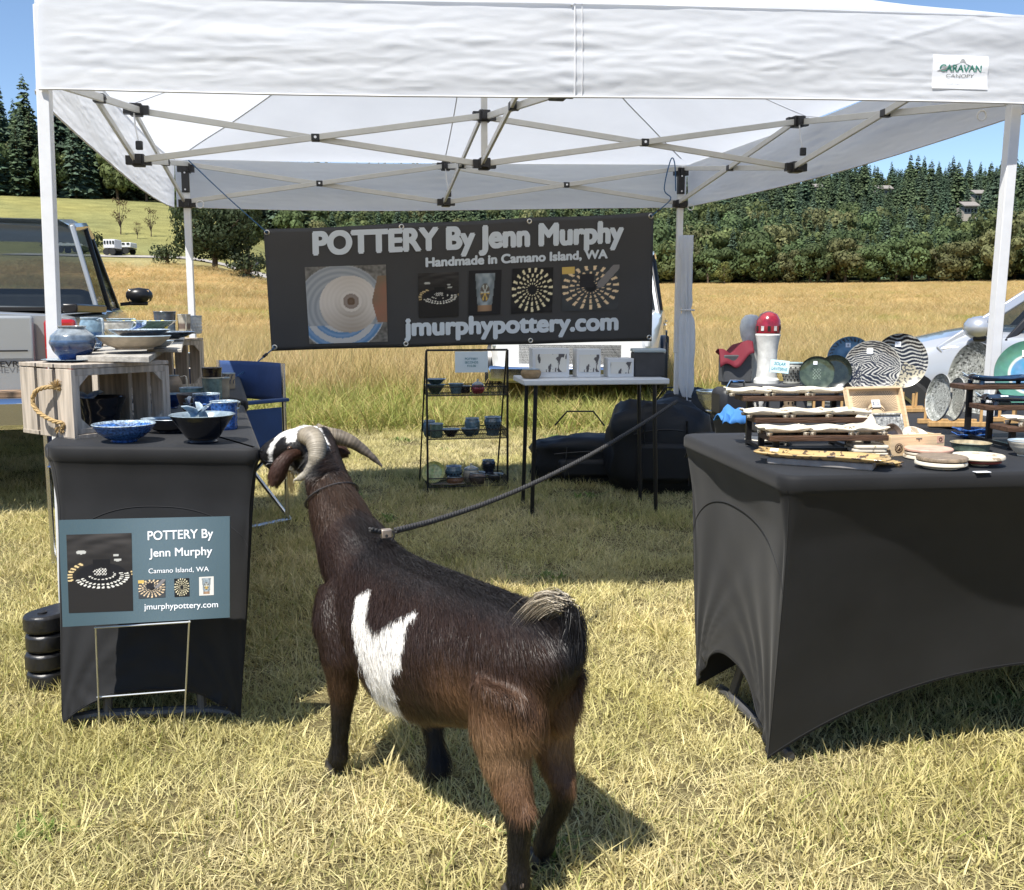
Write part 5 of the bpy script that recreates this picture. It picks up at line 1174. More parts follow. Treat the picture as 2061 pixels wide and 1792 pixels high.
stack(G(1868, 923, ZT), [('cream round coaster at the bottom of the pink topped pile', 92, 8, m_coast, -.002), ('plain pale round coaster in the middle of the pink topped pile', 93, 6, m_coast, .001), ('pink round coaster with drawing on top of its pile', 93, 7, m_coastp, 0)])
stack(G(1893, 942, ZT), [('small white foot disc under the brown topped pile', 70, 5, m_cream, 0), ('thick cream round coaster below the brown striped one', 100, 9, m_cream, 0), ('brown wood striped round coaster on top of the front pile', 98, 9, m_coastb, .002)])
stack(G(1972, 937, ZT), [('small round foot under the red rimmed coaster', 34, 6, m_cream, 0), ('dark red rimmed round coaster in the right pile', 80, 6, m_coastr, 0), ('large cream round plate on top of the right pile', 99, 9, m_coast, -.004)])
pot('dish', 'round sage green dish with tan rim behind the coaster piles', 'dish', (1953, 907), 78, 17, 'cup', (.10, .14, .11), (.16, .24, .22), rim=(.45, .36, .22))
p = G(1976, 951, ZT); MB().box(p + Vector((0, 0, .001)), (.034, .016, .0012), Matrix.Rotation(R(8), 3, 'Z')).build('paper_tag', m_tagp, None, smooth=False); tag(bpy.data.objects['paper_tag'], 'small white paper tag lying on the black cover before the right coaster pile', 'tag')
# blue trays by the box
for i, (px_, py_, lb) in enumerate(((1956, 882, 'lower blue tray of the pair right of the cigar box'), (1952, 874, 'upper speckled blue tray of the pair right of the cigar box'))):
    tray(G(px_, py_, ZT + .012 * i) if not i else G(1956, 882, ZT) + Vector((0, 0, .014)), .085, .06, R(4), lb, BLUE, m_spk, lift=.004, curl=.008, feet=False)
# cigar box
m_ply = mat('pale_boxwood', (.66, .50, .31), .5, noise=.15, nscale=12, stretch=(1, 1, 12), bump=.05); m_burn = mat('burnt_print', (.10, .055, .03), .7); m_seal = mat('round_seal', (.06, .03, .02), .5)
def cigar_box():
    O = G(1791, 919, ZT); yaw = R(14); ex = Vector((math.cos(yaw), math.sin(yaw), 0)); ey = Vector((-ex.y, ex.x, 0)); rot = Matrix((ex, ey, Vector((0, 0, 1)))).transposed(); W, D_, H = .150, .135, .047
    T = thing('cigar_box', 'open pale wooden cigar box with round seal, holding small dishes', 'box', O)
    def bx(nm, x0, x1, y0, y1, z0, z1, m_=m_ply, par=T): c_ = O + ex * (x0 + x1) / 2 + ey * (y0 + y1) / 2 + Vector((0, 0, (z0 + z1) / 2)); return MB().box(c_, (x1 - x0, y1 - y0, z1 - z0), rot).build(nm, m_, par, smooth=False, bevel=.0006)
    fr = bx('front_panel', 0, W, 0, .005, 0, H); bx('back_panel', 0, W, D_ - .005, D_, 0, H); bx('side_panel', 0, .005, .0055, D_ - .0055, 0, H); bx('side_panel', W - .005, W, .0055, D_ - .0055, 0, H); bx('base', .0055, W - .0055, .0055, D_ - .0055, .001, .004)
    bx('inner_lip', .006, W - .006, .006, .009, H - .012, H + .004); bx('inner_lip', .006, .009, .0095, D_ - .006, H - .012, H + .004)
    q = O - ey * .0006; up = Vector((0, 0, 1))
    b = MB(); b.lathe([(.0001, 0), (.011, 0), (.011, .0006), (.0001, .0006)], q + ex * .023 + up * .020, 28, rot=Matrix((ex, up, -ey)).transposed()); s = b.build('round_seal', m_seal, T)
    b = MB(); b.lathe([(.0082, 0), (.0090, 0), (.0090, .0004), (.0082, .0004)], q - ey * .0007 + ex * .023 + up * .020, 24, rot=Matrix((ex, up, -ey)).transposed(), caps=False); b.tube([q - ey * .0012 + ex * (.023 + .004 * math.cos(k)) + up * (.020 + .005 * math.sin(k * 1.7)) for k in range(7)], .0005, 4); b.build('seal_figure', m_ply, s)
    text_part('ILLUSIONE', 'box_lettering', m_burn, fr, q + ex * (W * .80) + up * .010, ex, up, .0042, lift=.0004, thick=.0002, spacing=1.1)
    MB().box(q + ex * W * .52 + up * (H - .006), (.016, .0012, .0022), rot).build('clasp', m_bar, T); MB().box(q + ex * W * .52 + up * (H - .009), (.002, .0012, .006), rot).build('clasp', m_bar, T)
    st = bx('stamp', W - .022, W - .003, -.0008, -.0002, H - .018, H - .001, m_coastp); MB().lathe([(.003, 0), (.005, 0), (.005, .0004), (.003, .0004)], q - ey * .0006 + ex * (W - .0125) + up * (H - .0095), 14, rot=Matrix((ex, up, -ey)).transposed(), caps=False).build('stamp_mark', m_burn, st)
    # lid leaning back, lifted on the far side
    hinge = O + ey * D_ + up * H - ex * .022; tl = R(68); lu = (up * math.sin(tl) + ey * math.cos(tl)).normalized(); ln = ex.cross(lu).normalized(); LH = .112; LW = W + .012
    lr = Matrix((ex, lu, ln)).transposed()
    def lb(nm, x0, x1, y0, y1, z0, z1, m_=m_ply, par=T): c_ = hinge + ex * (x0 + x1) / 2 + lu * (y0 + y1) / 2 + ln * (z0 + z1) / 2; return MB().box(c_, (x1 - x0, y1 - y0, z1 - z0), lr).build(nm, m_, par, smooth=False, bevel=.0006)
    lid = lb('lid', 0, LW, 0, LH, -.003, 0); 
    for a in ((0, LW, LH - .006, LH), (0, .006, .0, LH - .0065), (LW - .006, LW, .0, LH - .0065)): lb('lid_frame', *a, .0005, .014, m_ply)
    cc = hinge + ex * LW * .52 + lu * LH * .42 + ln * .0006
    b = MB()
    for i in range(44):
        a = R(4 + i * 4); d = ex * math.cos(a) + lu * math.sin(a); r0, r1 = .026, min(.075, .064 / max(abs(math.cos(a)), .01), .056 / max(abs(math.sin(a)), .01)); b.bar(cc + d * r0, cc + d * r1, .0007, .0004, up=ln)
    b.tube([cc + (ex * math.cos(R(k * 12)) * .024 + lu * math.sin(R(k * 12)) * .015) for k in range(16)], .0012, 4); b.tube([cc + (ex * math.cos(R(k * 12)) * .019 + lu * math.sin(R(k * 12)) * .010) for k in range(16)], .0008, 4)
    b.build('burnt_sun_rays', m_burn, lid)
    pos_ = cc + lu * .022 + ln * .003; MB().box(pos_, (.024, .020, .0007), lr).build('price_tag', m_tagp, T, smooth=False); text_part('$10.', 'tag_lettering', m_ink, T, pos_ - lu * .004, ex, lu, .009, lift=.0008, thick=.0002)
    # dishes standing in the box
    def inbox(x, y): return O + ex * x + ey * y + up * .006
    t = pot('bowl', 'brown glazed dish standing on edge in the left of the cigar box', 'dish', inbox(.035, .055) + up * .034, .062, .014, 'dish', (.10, .07, .05), (.06, .045, .04), rim=(.2, .15, .12), px=False, rot=Matrix.Rotation(R(25), 3, 'Z') @ Matrix.Rotation(R(72), 3, 'X'))
    t = pot('dish', 'cream sketched dish leaning at the front right of the cigar box', 'dish', inbox(.093, .035) + up * .030, .070, .010, 'plate', CREAM, CREAM, px=False, rot=Matrix.Rotation(R(14), 3, 'Z') @ Matrix.Rotation(R(35), 3, 'X'), m=m_coast)
    r2 = Matrix.Rotation(R(8), 3, 'Z') @ Matrix.Rotation(R(66), 3, 'X'); c_ = inbox(.062, .105) + up * .050
    T3 = thing('tray', 'grey glazed rectangular tray leaning against the cigar box lid', 'tray', c_)
    MB().box(c_, (.078, .068, .005), r2, col=(.30, .30, .28)).build('tray_body', m_spk, T3, bevel=.002)
    for a, b_, sz in ((0, .034, (.080, .005, .010)), (0, -.034, (.080, .005, .010)), (.040, 0, (.005, .066, .010)), (-.040, 0, (.005, .066, .010))): MB().box(c_ + r2 @ Vector((a, b_, .003)), sz, r2, col=(.34, .34, .31)).build('rim', m_spk, T3, bevel=.0015)
    T4 = thing('tray', 'white leaf shaped tray propped between riser and cigar box', 'tray', O - ex * .05 + ey * .03)
    r3 = Matrix.Rotation(R(-10), 3, 'Z') @ Matrix.Rotation(R(72), 3, 'X'); MB().lathe([(.001, 0), (.030, 0), (.036, .004), (.034, .006), (.001, .003)], O - ex * .022 + ey * .075 + up * .055, 26, cols=[CREAM] * 5, rot=r3, sx=.8, sy=1.4).build('tray_body', m_coast, T4)
cigar_box()
# upright plates
def paint_plate(label, c, r, face, tilt, yaw, m_, name='plate', stand=True, depth=.12, ell=1., rings=26, segs=96, group=None, tagtxt=None, rimc=None, cat='plate'):
    T = thing(name, label, cat, c - Vector((0, 0, r * math.sin(R(tilt)))), group); rot = Matrix.Rotation(yaw, 3, 'Z') @ Matrix.Rotation(R(tilt), 3, 'X')
    prof = [(i / rings, 0) for i in range(1, rings + 1)]; b = MB(); P = [Vector((0, 0, 0))]; C_ = [tuple(face(0, 0))]
    def zz(q): return r * depth * max(0, (q - .62) / .38) ** 1.6
    for i in range(1, rings + 1):
        q = i / rings
        for k in range(segs): a = 2 * math.pi * k / segs; P.append(Vector((math.cos(a) * q * r, math.sin(a) * q * r * ell, zz(q)))); C_.append(tuple(face(math.cos(a) * q, math.sin(a) * q)) if i < rings or not rimc else tuple(rimc))
    n0 = len(P)
    for q, dz in ((1.0, -.006), (.6, -.007)):
        for k in range(segs): a = 2 * math.pi * k / segs; P.append(Vector((math.cos(a) * q * r, math.sin(a) * q * r * ell, zz(q) + dz))); C_.append((.2, .18, .15))
    P.append(Vector((0, 0, -.007))); C_.append((.2, .18, .15)); F = [(0, 1 + k, 1 + (k + 1) % segs) for k in range(segs)]
    for i in range(rings - 1):
        for k in range(segs): F.append((1 + i * segs + k, 1 + (i + 1) * segs + k, 1 + (i + 1) * segs + (k + 1) % segs, 1 + i * segs + (k + 1) % segs))
    o_ = 1 + (rings - 1) * segs
    for a0, b0 in ((o_, n0), (n0, n0 + segs)):
        for k in range(segs): F.append((a0 + k, b0 + k, b0 + (k + 1) % segs, a0 + (k + 1) % segs))
    for k in range(segs): F.append((n0 + segs + k, len(P) - 1, n0 + segs + (k + 1) % segs))
    b.v = [tuple(c + rot @ p) for p in P]; b.f = F; b.c = C_; b.build('dish_body', m_, T, ang=50)
    if tagtxt: tagcard(T, c + rot @ Vector((-.1 * r, r * .62 * ell, r * .03)), tagtxt, r * .22, r * .20, yaw, tilt)
    return T, rot
m_print = mat('glazed_print', rough=.3, vcol=True, coat=.4, noise=.12, nscale=60)
wht = (.45, .44, .39); nz = lambda x, y, s, o=0: noise.noise(Vector((x * s + o, y * s, 3.3 + o)))
def f_wave(x, y):
    if y < -.05 and x > -.5:
        h = -.05 - .5 * abs(x - .2) - .08 * nz(x, y, 6)
        if y < h: return (.42, .38, .27) if nz(x, y, 14, 4) > -.1 else (.05, .05, .05)
    return wht if math.sin((y + .045 * math.sin(x * 9 + y * 3) + .03 * nz(x, y, 4)) * 46) > .45 else (.008, .008, .012)
def f_lino(x, y):
    if x * x + y * y > .93: return wht
    d = math.hypot(x - .1, y - .35)
    if d < .17: return wht if math.sin(d * 110) > .2 else (.02, .02, .03)
    if y > .12: v = math.sin((math.hypot(x + .2, y + .8) + .05 * nz(x, y, 5)) * 74)
    elif x < -.35: v = nz(x * 2.2, y * 1.2, 16, 2) * 2.2
    elif y < -.25 and abs(x + .05) < .55: v = math.sin((x * .5 + y + .1 * nz(x, y, 5, 8)) * 46) - .2 if abs(y + .45 - .2 * x) < .28 else -1
    else: v = math.sin((x + .35 * abs(math.sin(y * 5)) + .1 * nz(x, y, 4, 5)) * 40 * (1 + .0 * y)) + .1
    return wht if v > .35 else (.010, .011, .02)
def f_blue(x, y):
    r = math.hypot(x, y); a = math.atan2(y, x)
    if .78 < r < .95 and math.sin(a * 34 + (5 if r > .87 else 0)) > .35 and abs(math.sin((r - .78) * 36)) > .55: return (.06, .05, .04)
    if y < -.05 and x > .1 and (abs(x - .45 - .25 * y) < .13 + .1 * nz(x, y, 8)): return (.11, .05, .03)
    k = nz(x, y, 4); return (.13 + .05 * k, .25 + .07 * k, .36 + .08 * k)
def f_green(x, y):
    r = math.hypot(x * .9, y); k = nz(x, y, 3)
    if abs(x) < .22 and abs(y) < .30 and math.sin(x * 40) * math.sin(y * 34) > .2: return (.2, .24, .18)
    if r > .86: return (.018, .024, .018)
    return (.065 + .02 * k, .085 + .02 * k, .055 + .02 * k)
def f_speck(x, y):
    r = math.hypot(x, y); k = nz(x, y, 15); 
    if nz(x, y, 26, 7) > .28: return (.06, .06, .055)
    if nz(x, y, 22, 17) > .34: return (.6, .61, .57)
    base = .26 if r > .8 else .34
    return (base + .05 * k, base + .05 * k + .01, base - .02 + .05 * k)
def f_jade(x, y):
    r = math.hypot(x, y)
    if r < .52: return (.14 + .1 * nz(x, y, 4), .28, .46)
    if r < .58: return (.6, .62, .55)
    return (.10, .27 + .04 * nz(x, y, 5), .20)
PD = 3.45
pc = lambda x, y, D: Y(x, y, D)
def P_(x, y, D, r): return pc(x, y, D), M(r, pc(x, y, D))
c, r = P_(1644, 753, 3.28, 35); paint_plate('front dark green plate with pale stamped mark, left of the others', c, r, f_green, 80, R(-14), m_cer, tagtxt='12', ell=1.02, cat='plate')
c, r = P_(1680, 748, 3.38, 33); paint_plate('second dark green plate half hidden behind the stamped one', c, r, lambda x, y: f_green(x + 5, y + 5), 80, R(-14), m_cer)
c, r = P_(1711, 723, 3.52, 45); paint_plate('round sky blue platter with dotted rim and brown figure', c, r, f_blue, 82, R(-10), m_print, 'platter', tagtxt='8', cat='platter')
c, r = P_(1812, 727, 3.48, 52); paint_plate('black plate with white wave lines and a rock, tallest of the upright plates', c, r, f_wave, 78, R(-12), m_print, 'platter', rimc=wht, tagtxt='20', rings=56, segs=180, ell=1.06, cat='platter')
c, r = P_(1755, 740, 3.36, 54); paint_plate('black and white carved landscape plate with animals, in front of the wave plate', c, r, f_lino, 76, R(-20), m_print, 'platter', rimc=wht, rings=56, segs=180, cat='platter', tagtxt='20')
c, r = P_(2072, 754, 3.10, 68); paint_plate('large jade green platter with blue centre at the right edge', c, r, f_jade, 78, R(-12), m_print, 'platter', tagtxt='40', cat='platter')
# plate stands and rack
m_peg = mat('honey_wood', (.55, .34, .14), .55, noise=.2, nscale=20, stretch=(6, 6, 1))
def rack(label, O, yaw, L, W, pegs, h, name='plate_rack'):
    T = thing(name, label, 'plate rack', O); ex = Vector((math.cos(yaw), math.sin(yaw), 0)); ey = Vector((-ex.y, ex.x, 0)); rot = Matrix((ex, ey, Vector((0, 0, 1)))).transposed()
    for yy in (0, W): MB().box(O + ex * L / 2 + ey * yy + Vector((0, 0, .009)), (L, .013, .014), rot).build('rail', m_peg, T, smooth=False, bevel=.001)
    for xx in (.06, L - .06 if L > .2 else L - .02): MB().box(O + ex * xx + ey * W / 2 + Vector((0, 0, .001)), (.014, W - .014, .010), rot).build('cross_bar', m_peg, T, smooth=False)
    for i in range(pegs):
        for yy in (0, W):
            p = O + ex * L * (i + .5) / pegs + ey * yy; MB().box(p + Vector((0, 0, .016 + h / 2)), (.007, .007, h), rot).build('peg', m_peg, T, smooth=False, bevel=.001)
    return T
OR = G(1868, 860, ZT); rack('light wooden peg rack holding two speckled grey plates', OR, R(-2), .178, .085, 4, .062)
def sp(label, px_, py_, D, rr, yaw, tilt=82, ell=1.):
    c, r = P_(px_, py_, D, rr); return paint_plate(label, c, r, f_speck, tilt, yaw, m_print, 'plate', rimc=(.5, .5, .46), rings=30, segs=90, ell=ell, depth=.2)
sp('speckled grey plate with white rim, leftmost in the wooden rack', 1896, 801, 2.80, 48, R(-86)); sp('smaller speckled grey plate, middle one in the wooden rack', 1930, 805, 2.82, 44, R(-92))
c, r = P_(1966, 768, 3.40, 80); paint_plate('tall oval speckled platter leaning behind the wooden rack by the tent leg', c, r, f_speck, 84, R(-80), m_print, 'platter', rimc=(.42, .42, .38), rings=44, segs=140, depth=.16, ell=.98, cat='platter')
rack('small peg stand under the dark green plates', Vector((.99, 3.27, ZT)), R(7), .13, .07, 4, .05)
rack('long peg stand under the blue and black platters', Vector((1.16, 3.36, ZT)), R(7), .30, .07, 6, .05)
rack('peg stand under the jade platter', Vector((1.52, 3.02, ZT)), R(7), .16, .07, 3, .04)
# lantern, its dark box riser, card, small owl
bz = ZT; p0 = Y(1545, 800, 3.45); 
T = thing('box_riser', 'dark grey slatted box standing under the clay lantern', 'box', Vector((.81, 3.30, ZT)))
m_dkw = mat('charcoal_wood', (.06, .062, .066), .7, noise=.3, nscale=10)
for x in (0, .095, .19, .245): MB().box(Vector((.79 + x, 3.30 + x * .12, ZT + .045)), (.035 if x else .03, .012, .088), Matrix.Rotation(a7, 3, 'Z')).build('slat', m_dkw, T, smooth=False, bevel=.001)
MB().box(Vector((.905, 3.40, ZT + .095)), (.31, .20, .011), Matrix.Rotation(a7, 3, 'Z')).build('top_board', m_dkw, T, smooth=False, bevel=.001); MB().box(Vector((.90, 3.49, ZT + .045)), (.29, .01, .088), Matrix.Rotation(a7, 3, 'Z')).build('back_board', m_dkw, T, smooth=False)
m_lant = mat('pierced_clay', rough=.5, vcol=True, noise=.25, nscale=50)
pl_ = Vector((.958, 3.37, ZT + .101)); t = pot('lantern', 'round grey green clay lantern pierced with small holes', 'lantern', pl_, 47, 43, 'lantern', (.26, .26, .23), (.1, .1, .09), rim=(.22, .30, .32), m=m_lant)
mh = mat('hole_dark', (.01, .01, .01), .9)
for j in range(5):
    for k in range(16):
        a = R(k * 22.5 + j * 11); zz = .22 + .14 * j; rr = t['r'] * np.interp(zz, [.12, .35, .62, .75, .88], [.70, .80, .97, 1, .90]); q = t.location + Vector((math.cos(a) * rr, math.sin(a) * rr, zz * t['h'])); 
        if math.sin(a) < .3: MB().box(q, (.0045, .0022, .0052), Matrix.Rotation(a + R(90), 3, 'Z')).build('hole', mh, t, smooth=False)
c = Y(1569, 738, 3.20); rr_ = Matrix.Rotation(R(-8), 3, 'Z') @ Matrix.Rotation(R(76), 3, 'X') @ Matrix.Rotation(R(-6), 3, 'Z')
m_cardb = mat('pale_blue_card', (.50, .66, .68), .7); T = thing('sign_card', 'pale blue folded card reading solar lanterns', 'sign', c); MB().box(c, (.060, .042, .001), rr_).build('card', m_cardb, T, smooth=False)
r4 = Matrix.Rotation(R(-8), 3, 'Z') @ Matrix.Rotation(R(104), 3, 'X') @ Matrix.Rotation(R(-6), 3, 'Z'); MB().box(c + Vector((.002, .011, -.0005)), (.060, .042, .001), r4).build('card_back', m_cardb, T, smooth=False)
for i, tx in enumerate(('SOLAR', 'LANTERNS')): text_part(tx, 'card_lettering', m_teali, T, c + rr_ @ Vector((0, .004 - .017 * i, .0006)), rr_ @ Vector((1, 0, 0)), rr_ @ Vector((0, 1, 0)), .010, .036 if i == 0 else .050, lift=.0006, bold=.01, shear=.2, thick=.0003)
T = thing('owl_figurine', 'small brown clay owl standing before the dark box', 'figurine', Vector((.88, 3.12, ZT))); q = Vector((.88, 3.12, ZT)); b = MB(); b.col = (.20, .14, .08)
b.lathe([(.001, 0), (.012, .0), (.018, .015), (.019, .035), (.015, .050), (.017, .060), (.012, .074), (.001, .078)], q, 14); b.lathe([(.001, 0), (.004, 0), (.0005, .012)], q + Vector((-.009, 0, .070)), 6); b.lathe([(.001, 0), (.004, 0), (.0005, .012)], q + Vector((.009, 0, .070)), 6); b.build('body', m_clay, T)
for s_ in (-1, 1): MB().lathe([(.001, 0), (.010, .01), (.008, .03), (.001, .04)], q + Vector((s_ * .016, -.004, .012)), 8, sy=.5, cols=[(.14, .10, .06)] * 4).build('wing', m_clay, T); MB().lathe([(.0005, 0), (.003, 0), (.003, .001)], q + Vector((s_ * .006, -.0155, .060)), 8, rot=Matrix.Rotation(R(90), 3, 'X')).build('eye', m_pup, T)
# ------------------------------------------------------------------ printed pictures (flat print, one colour per grid point)
m_printf = mat('flat_print', rough=.55, vcol=True, spec=.3)
def picture(name, cs, nu, nv, fn, parent, lift=.0015):      # cs: BL, BR, TR, TL
    bl, br, tr, tl = [Vector(c) for c in cs]; nrm = (br - bl).cross(tl - bl).normalized() * lift
    f = lambda u, v: bl.lerp(br, u).lerp(tl.lerp(tr, u), v) + nrm
    return MB().grid(f, nu, nv, lambda u, v: tuple(max(0, min(1, c)) for c in fn(u, v))).build(name, m_printf, parent, smooth=False)
N3 = lambda x, y, s=1., o=0.: noise.noise(Vector((x * s + o, y * s - o, o + .5)))
def p_glow(u, v):            # dark lamp throwing rows of light spots
    x, y = (u - .53) * 2, (v - .46) * 2; bg = .014 + .05 * max(0, v - .45) * max(0, .6 + N3(u * 2, v * 9, 2)); c = (bg * 1.1, bg, bg * .95)
    if abs(x) < .27 - .04 * (y < .1) and .02 < y < .42:
        if y < .22 and x < .15 and y < .20 - .25 * x * x * 4 and math.sin(x * 70) * math.sin(y * 80) > .1: return (.7, .68, .62)
        return (.006, .006, .007)
    for k, (rx, ry, cy, n) in enumerate(((.40, .13, .04, 20), (.62, .22, 0, 28), (.78, .28, -.02, 32), (1.0, .40, .0, 34))):
        yy = y - cy; a = math.atan2(yy / ry, x / rx); r = math.hypot(x / rx, yy / ry)
        if (k < 3 and -2.9 < a < .35) or (k == 3 and (2.2 < a < 3.1 or a < -2.8 or 0 < a < .3)):
            if abs(r - 1) < .085 and math.sin(a * n) > .0: return (.78, .76, .68) if k < 3 else (.66, .50, .25)
    if math.hypot(x / .8, y / .33) < 1: return (.008, .008, .010)
    if math.hypot((x + .62) / .16, (y - .62) / .05) < 1 or math.hypot((x - .5) / .12, (y - .40) / .035) < 1 or math.hypot((x - .45) / .09, (y - .52) / .03) < 1: return (.45, .45, .42)
    return c
def p_burst(u, v, warm=.75, bg=(.008, .008, .009)):      # rays of oval spots round a dark pot
    x, y = (u - .5) * 2, (v - .52) * 2.05; r = math.hypot(x, y); a = math.atan2(y, x)
    if r < .20: return (.01, .01, .012)
    for k in range(4):
        r0 = .27 + k * .15 + k * k * .02
        if abs(r - r0) < .035 + .024 * k and math.cos(a * (16 + k * 1) + k * 1.5) > .45 + .08 * (k < 2): return (.78, .74 * (warm + .2), .62 * warm)
    return tuple(b + .02 * max(0, N3(u, v, 6)) for b in bg)
def p_table(u, v):
    c = p_burst(u, v, .6, (.045, .05, .055)); 
    if v > .5 and u > .62 and abs((v - .5) - (u - .62) * 1.4) < .12: return (.20, .19, .19)
    if v > .84 and u < .22: return (.6, .42, .12)
    if abs(u - .43) < .13 and .52 < v < .82: return (.02, .02, .025)
    return c
def p_vase(u, v, bg=(.012, .012, .014), y0=.08):
    w = .20 + .12 * v; x = u - .5
    if abs(x) < w and y0 < v < .93:
        s = .5 + .5 * math.cos(x / w * 1.5)
        if v < .22: return (.35 * s, .22 * s, .13 * s)
        if .30 < v < .70 and abs(x) < .2:
            a = math.atan2(v - .5, x * 1.4); r = math.hypot(v - .5, x * 1.4)
            if r < .06 or (r < .19 and math.cos(a * 6) > .35): return (.62, .42, .10) if v < .5 else (.45, .48, .45)
            if r < .21: return (.12, .10, .08)
        k = N3(u, v, 9); return ((.28 + .2 * k) * s, (.33 + .2 * k) * s, (.36 + .2 * k) * s)
    return bg
def p_wheel(u, v):           # thrown bowl on the potter's wheel with a clay covered hand
    x, y = (u - .5) * 2, (v - .48) * 2; r = math.hypot(x - .1, y - .12); R2 = math.hypot(x + .15, y + .05)
    if x > .62 + .25 * abs(y - .1) and y > -.45 and y < .75: return (.25 + .1 * N3(u, v, 5), .14, .09)
    if r < .27: q = math.sin(r * 60) * .015 - .12 * (r < .1); return (.26 + q, .21 + q, .18 + q) if r < .20 else (.62, .57, .52)
    if math.hypot(x - .05, (y - .05)) < .74: q = .018 * math.sin(r * 60) + .12 * N3(u, v, 2) - .14 * (r < .42) * max(0, -y + .3); return (.56 + q - .16 * max(0, -y), .51 + q - .17 * max(0, -y), .46 + q - .18 * max(0, -y))
    if R2 < 1.12: q = .05 * math.sin(R2 * 46) + .05; return (.26 + q, .28 + q, .30 + q) if y > -.5 else ((.10 + q, .22 + q, .40 + q) if math.sin(R2 * 20) > 0 else (.5, .5, .5))
    k = .15 + .10 * N3(u, v, 30); return (k * 1.05, k, k * .9)
# ------------------------------------------------------------------ banner between the back legs
m_vinyl = mat('banner_vinyl', (.040, .041, .044), .45, spec=.4, noise=.12, nscale=3); m_grom = mat('grommet_metal', (.65, .63, .58), .3, metal=1)
m_silvt = mat('pale_blue_lettering', (.60, .66, .72), .6); m_whitet = mat('white_lettering', (.80, .82, .84), .6)
BN = (BR - BL).normalized(); BNn = Vector((BN.y, -BN.x, 0)); BP = BL + BNn * .05
def bpt(px, py, k=0.): return PLN(px, py, BP, BNn) + BNn * k
def bz_(zx, zy): return (494.6 + zx / 2.404, 412.2 + zy / 2.404)
def banner():
    cs = [bpt(546.6, 707), bpt(1312, 687), bpt(1316, 427), bpt(530, 461)]; ctr = sum(cs, Vector()) / 4
    T = thing('banner', 'black vinyl pottery banner with pictures tied between the back legs of the canopy', 'banner', ctr)
    bl, br, tr, tl = cs
    def f(u, v):
        p = bl.lerp(br, u).lerp(tl.lerp(tr, u), v); edge = 0
        rip = .004 * noise.noise(Vector((u * 3, v * 2, 5))) + .006 * math.exp(-((1 - u) * 14)) * math.sin(v * 9) + .003 * math.sin(u * 9 + v * 2)
        p = p + Vector((0, 0, -.006 * math.sin(math.pi * ((u * 3) % 1)) * (v - .5) * 2 * (1 if v > .5 else .6))) ; return p + BNn * (rip * .4 - .0045)
    MB().grid(f, 90, 30).build('banner_sheet', m_vinyl, T, solid=.0012)
    for a, b_ in ((0, 0), (1, 0), (1, 1), (0, 1), (1 / 3, 1), (2 / 3, 1), (1 / 3, 0), (2 / 3, 0)):
        u = .008 + .984 * a; v = .03 + .94 * b_; q = f(u, v) + BNn * .003; mrot = Matrix((BN, Vector((0, 0, 1)), -BNn)).transposed()
        MB().tube([q + BN * .012 * math.cos(t / 12 * 6.283) + Vector((0, 0, .012 * math.sin(t / 12 * 6.283))) for t in range(12)], .0042, 6, closed=True).build('grommet', m_grom, T)
    rt, up = (tr - tl).normalized(), Vector((0, 0, 1))
    rt2 = ((br - bl).normalized() + rt).normalized()
    def line(tx, x0, y0, x1, y1, cap, nm='banner_lettering', bold=.028, m_=m_silvt):
        a, b_ = bpt(*bz_(x0, y0), .0016), bpt(*bz_(x1, y1), .0016); d = b_ - a; text_part(tx, nm, m_, T, a, d, up, cap, d.length, fat=bold, align='LEFT', lift=.001)
    cap = lambda z: M(z / 2.404, ctr)
    line('POTTERY By Jenn Murphy', 332, 240, 1822, 180, cap(104), bold=.075); line('Handmade in Camano Island, WA', 873, 300, 1748, 258, cap(42), bold=.075, m_=m_silvt); line('jmurphypottery.com', 772, 632, 1797, 603, cap(84), bold=.075)
    def pic(nm, c4, nu, nv, fn):
        q = [bpt(*bz_(*c), .0012) for c in c4]; picture(nm, q, nu, nv, fn, T, .001)
    pic('wheel_photo', [(308, 675), (687, 662), (678, 290), (285, 303)], 100, 96, p_wheel)
    pic('lantern_photo', [(838, 548), (1030, 540), (1030, 325), (834, 333)], 60, 66, p_glow); pic('tumbler_photo', [(1078, 537), (1232, 530), (1238, 315), (1080, 320)], 48, 66, p_vase)
    pic('lantern_photo', [(1284, 528), (1482, 520), (1488, 303), (1290, 310)], 64, 66, p_burst); pic('lantern_photo', [(1530, 516), (1802, 508), (1808, 290), (1530, 303)], 80, 66, p_table)
    return f
bf = banner()
def cord(label, pts, r=.0035, knob=None):
    P, _ = dense([Vector(p) for p in pts], [1] * len(pts), 6); T = thing('cord', label, 'cord', pts[0]); MB().tube(P, r, 6).build('cord_line', m_cordb, T)
    if knob is not None: a, b_ = Vector(pts[knob]), Vector(pts[knob + 1]); MB().tube([a.lerp(b_, .40), a.lerp(b_, .55)], r * 2.4, 8).build('toggle', m_blackp, T)
cord('blue cord from the top left banner corner up to the back left leg', [bf(.008, .97) + BNn * .01, (bf(.008, .97) + Vector((-1.767, 5.54, 1.90))) / 2 + Vector((0, 0, -.006)), Vector((-1.767, 5.54, 1.90))])
cord('blue cord from the lower left banner corner down to the blue chair', [bf(.008, .03) + BNn * .01, Y(512, 734, 5.4), Y(478, 757, 5.2)], knob=0)
cord('short blue cord tying the top right banner corner to the back right leg', [bf(.992, .97) + BNn * .01, Y(1340, 412, 6.1), Y(1350, 398, 6.12), Y(1337, 380, 6.11), Y(1350, 322, 6.13), Y(1358, 330, 6.12), Y(1360, 385, 6.12)], knob=0)
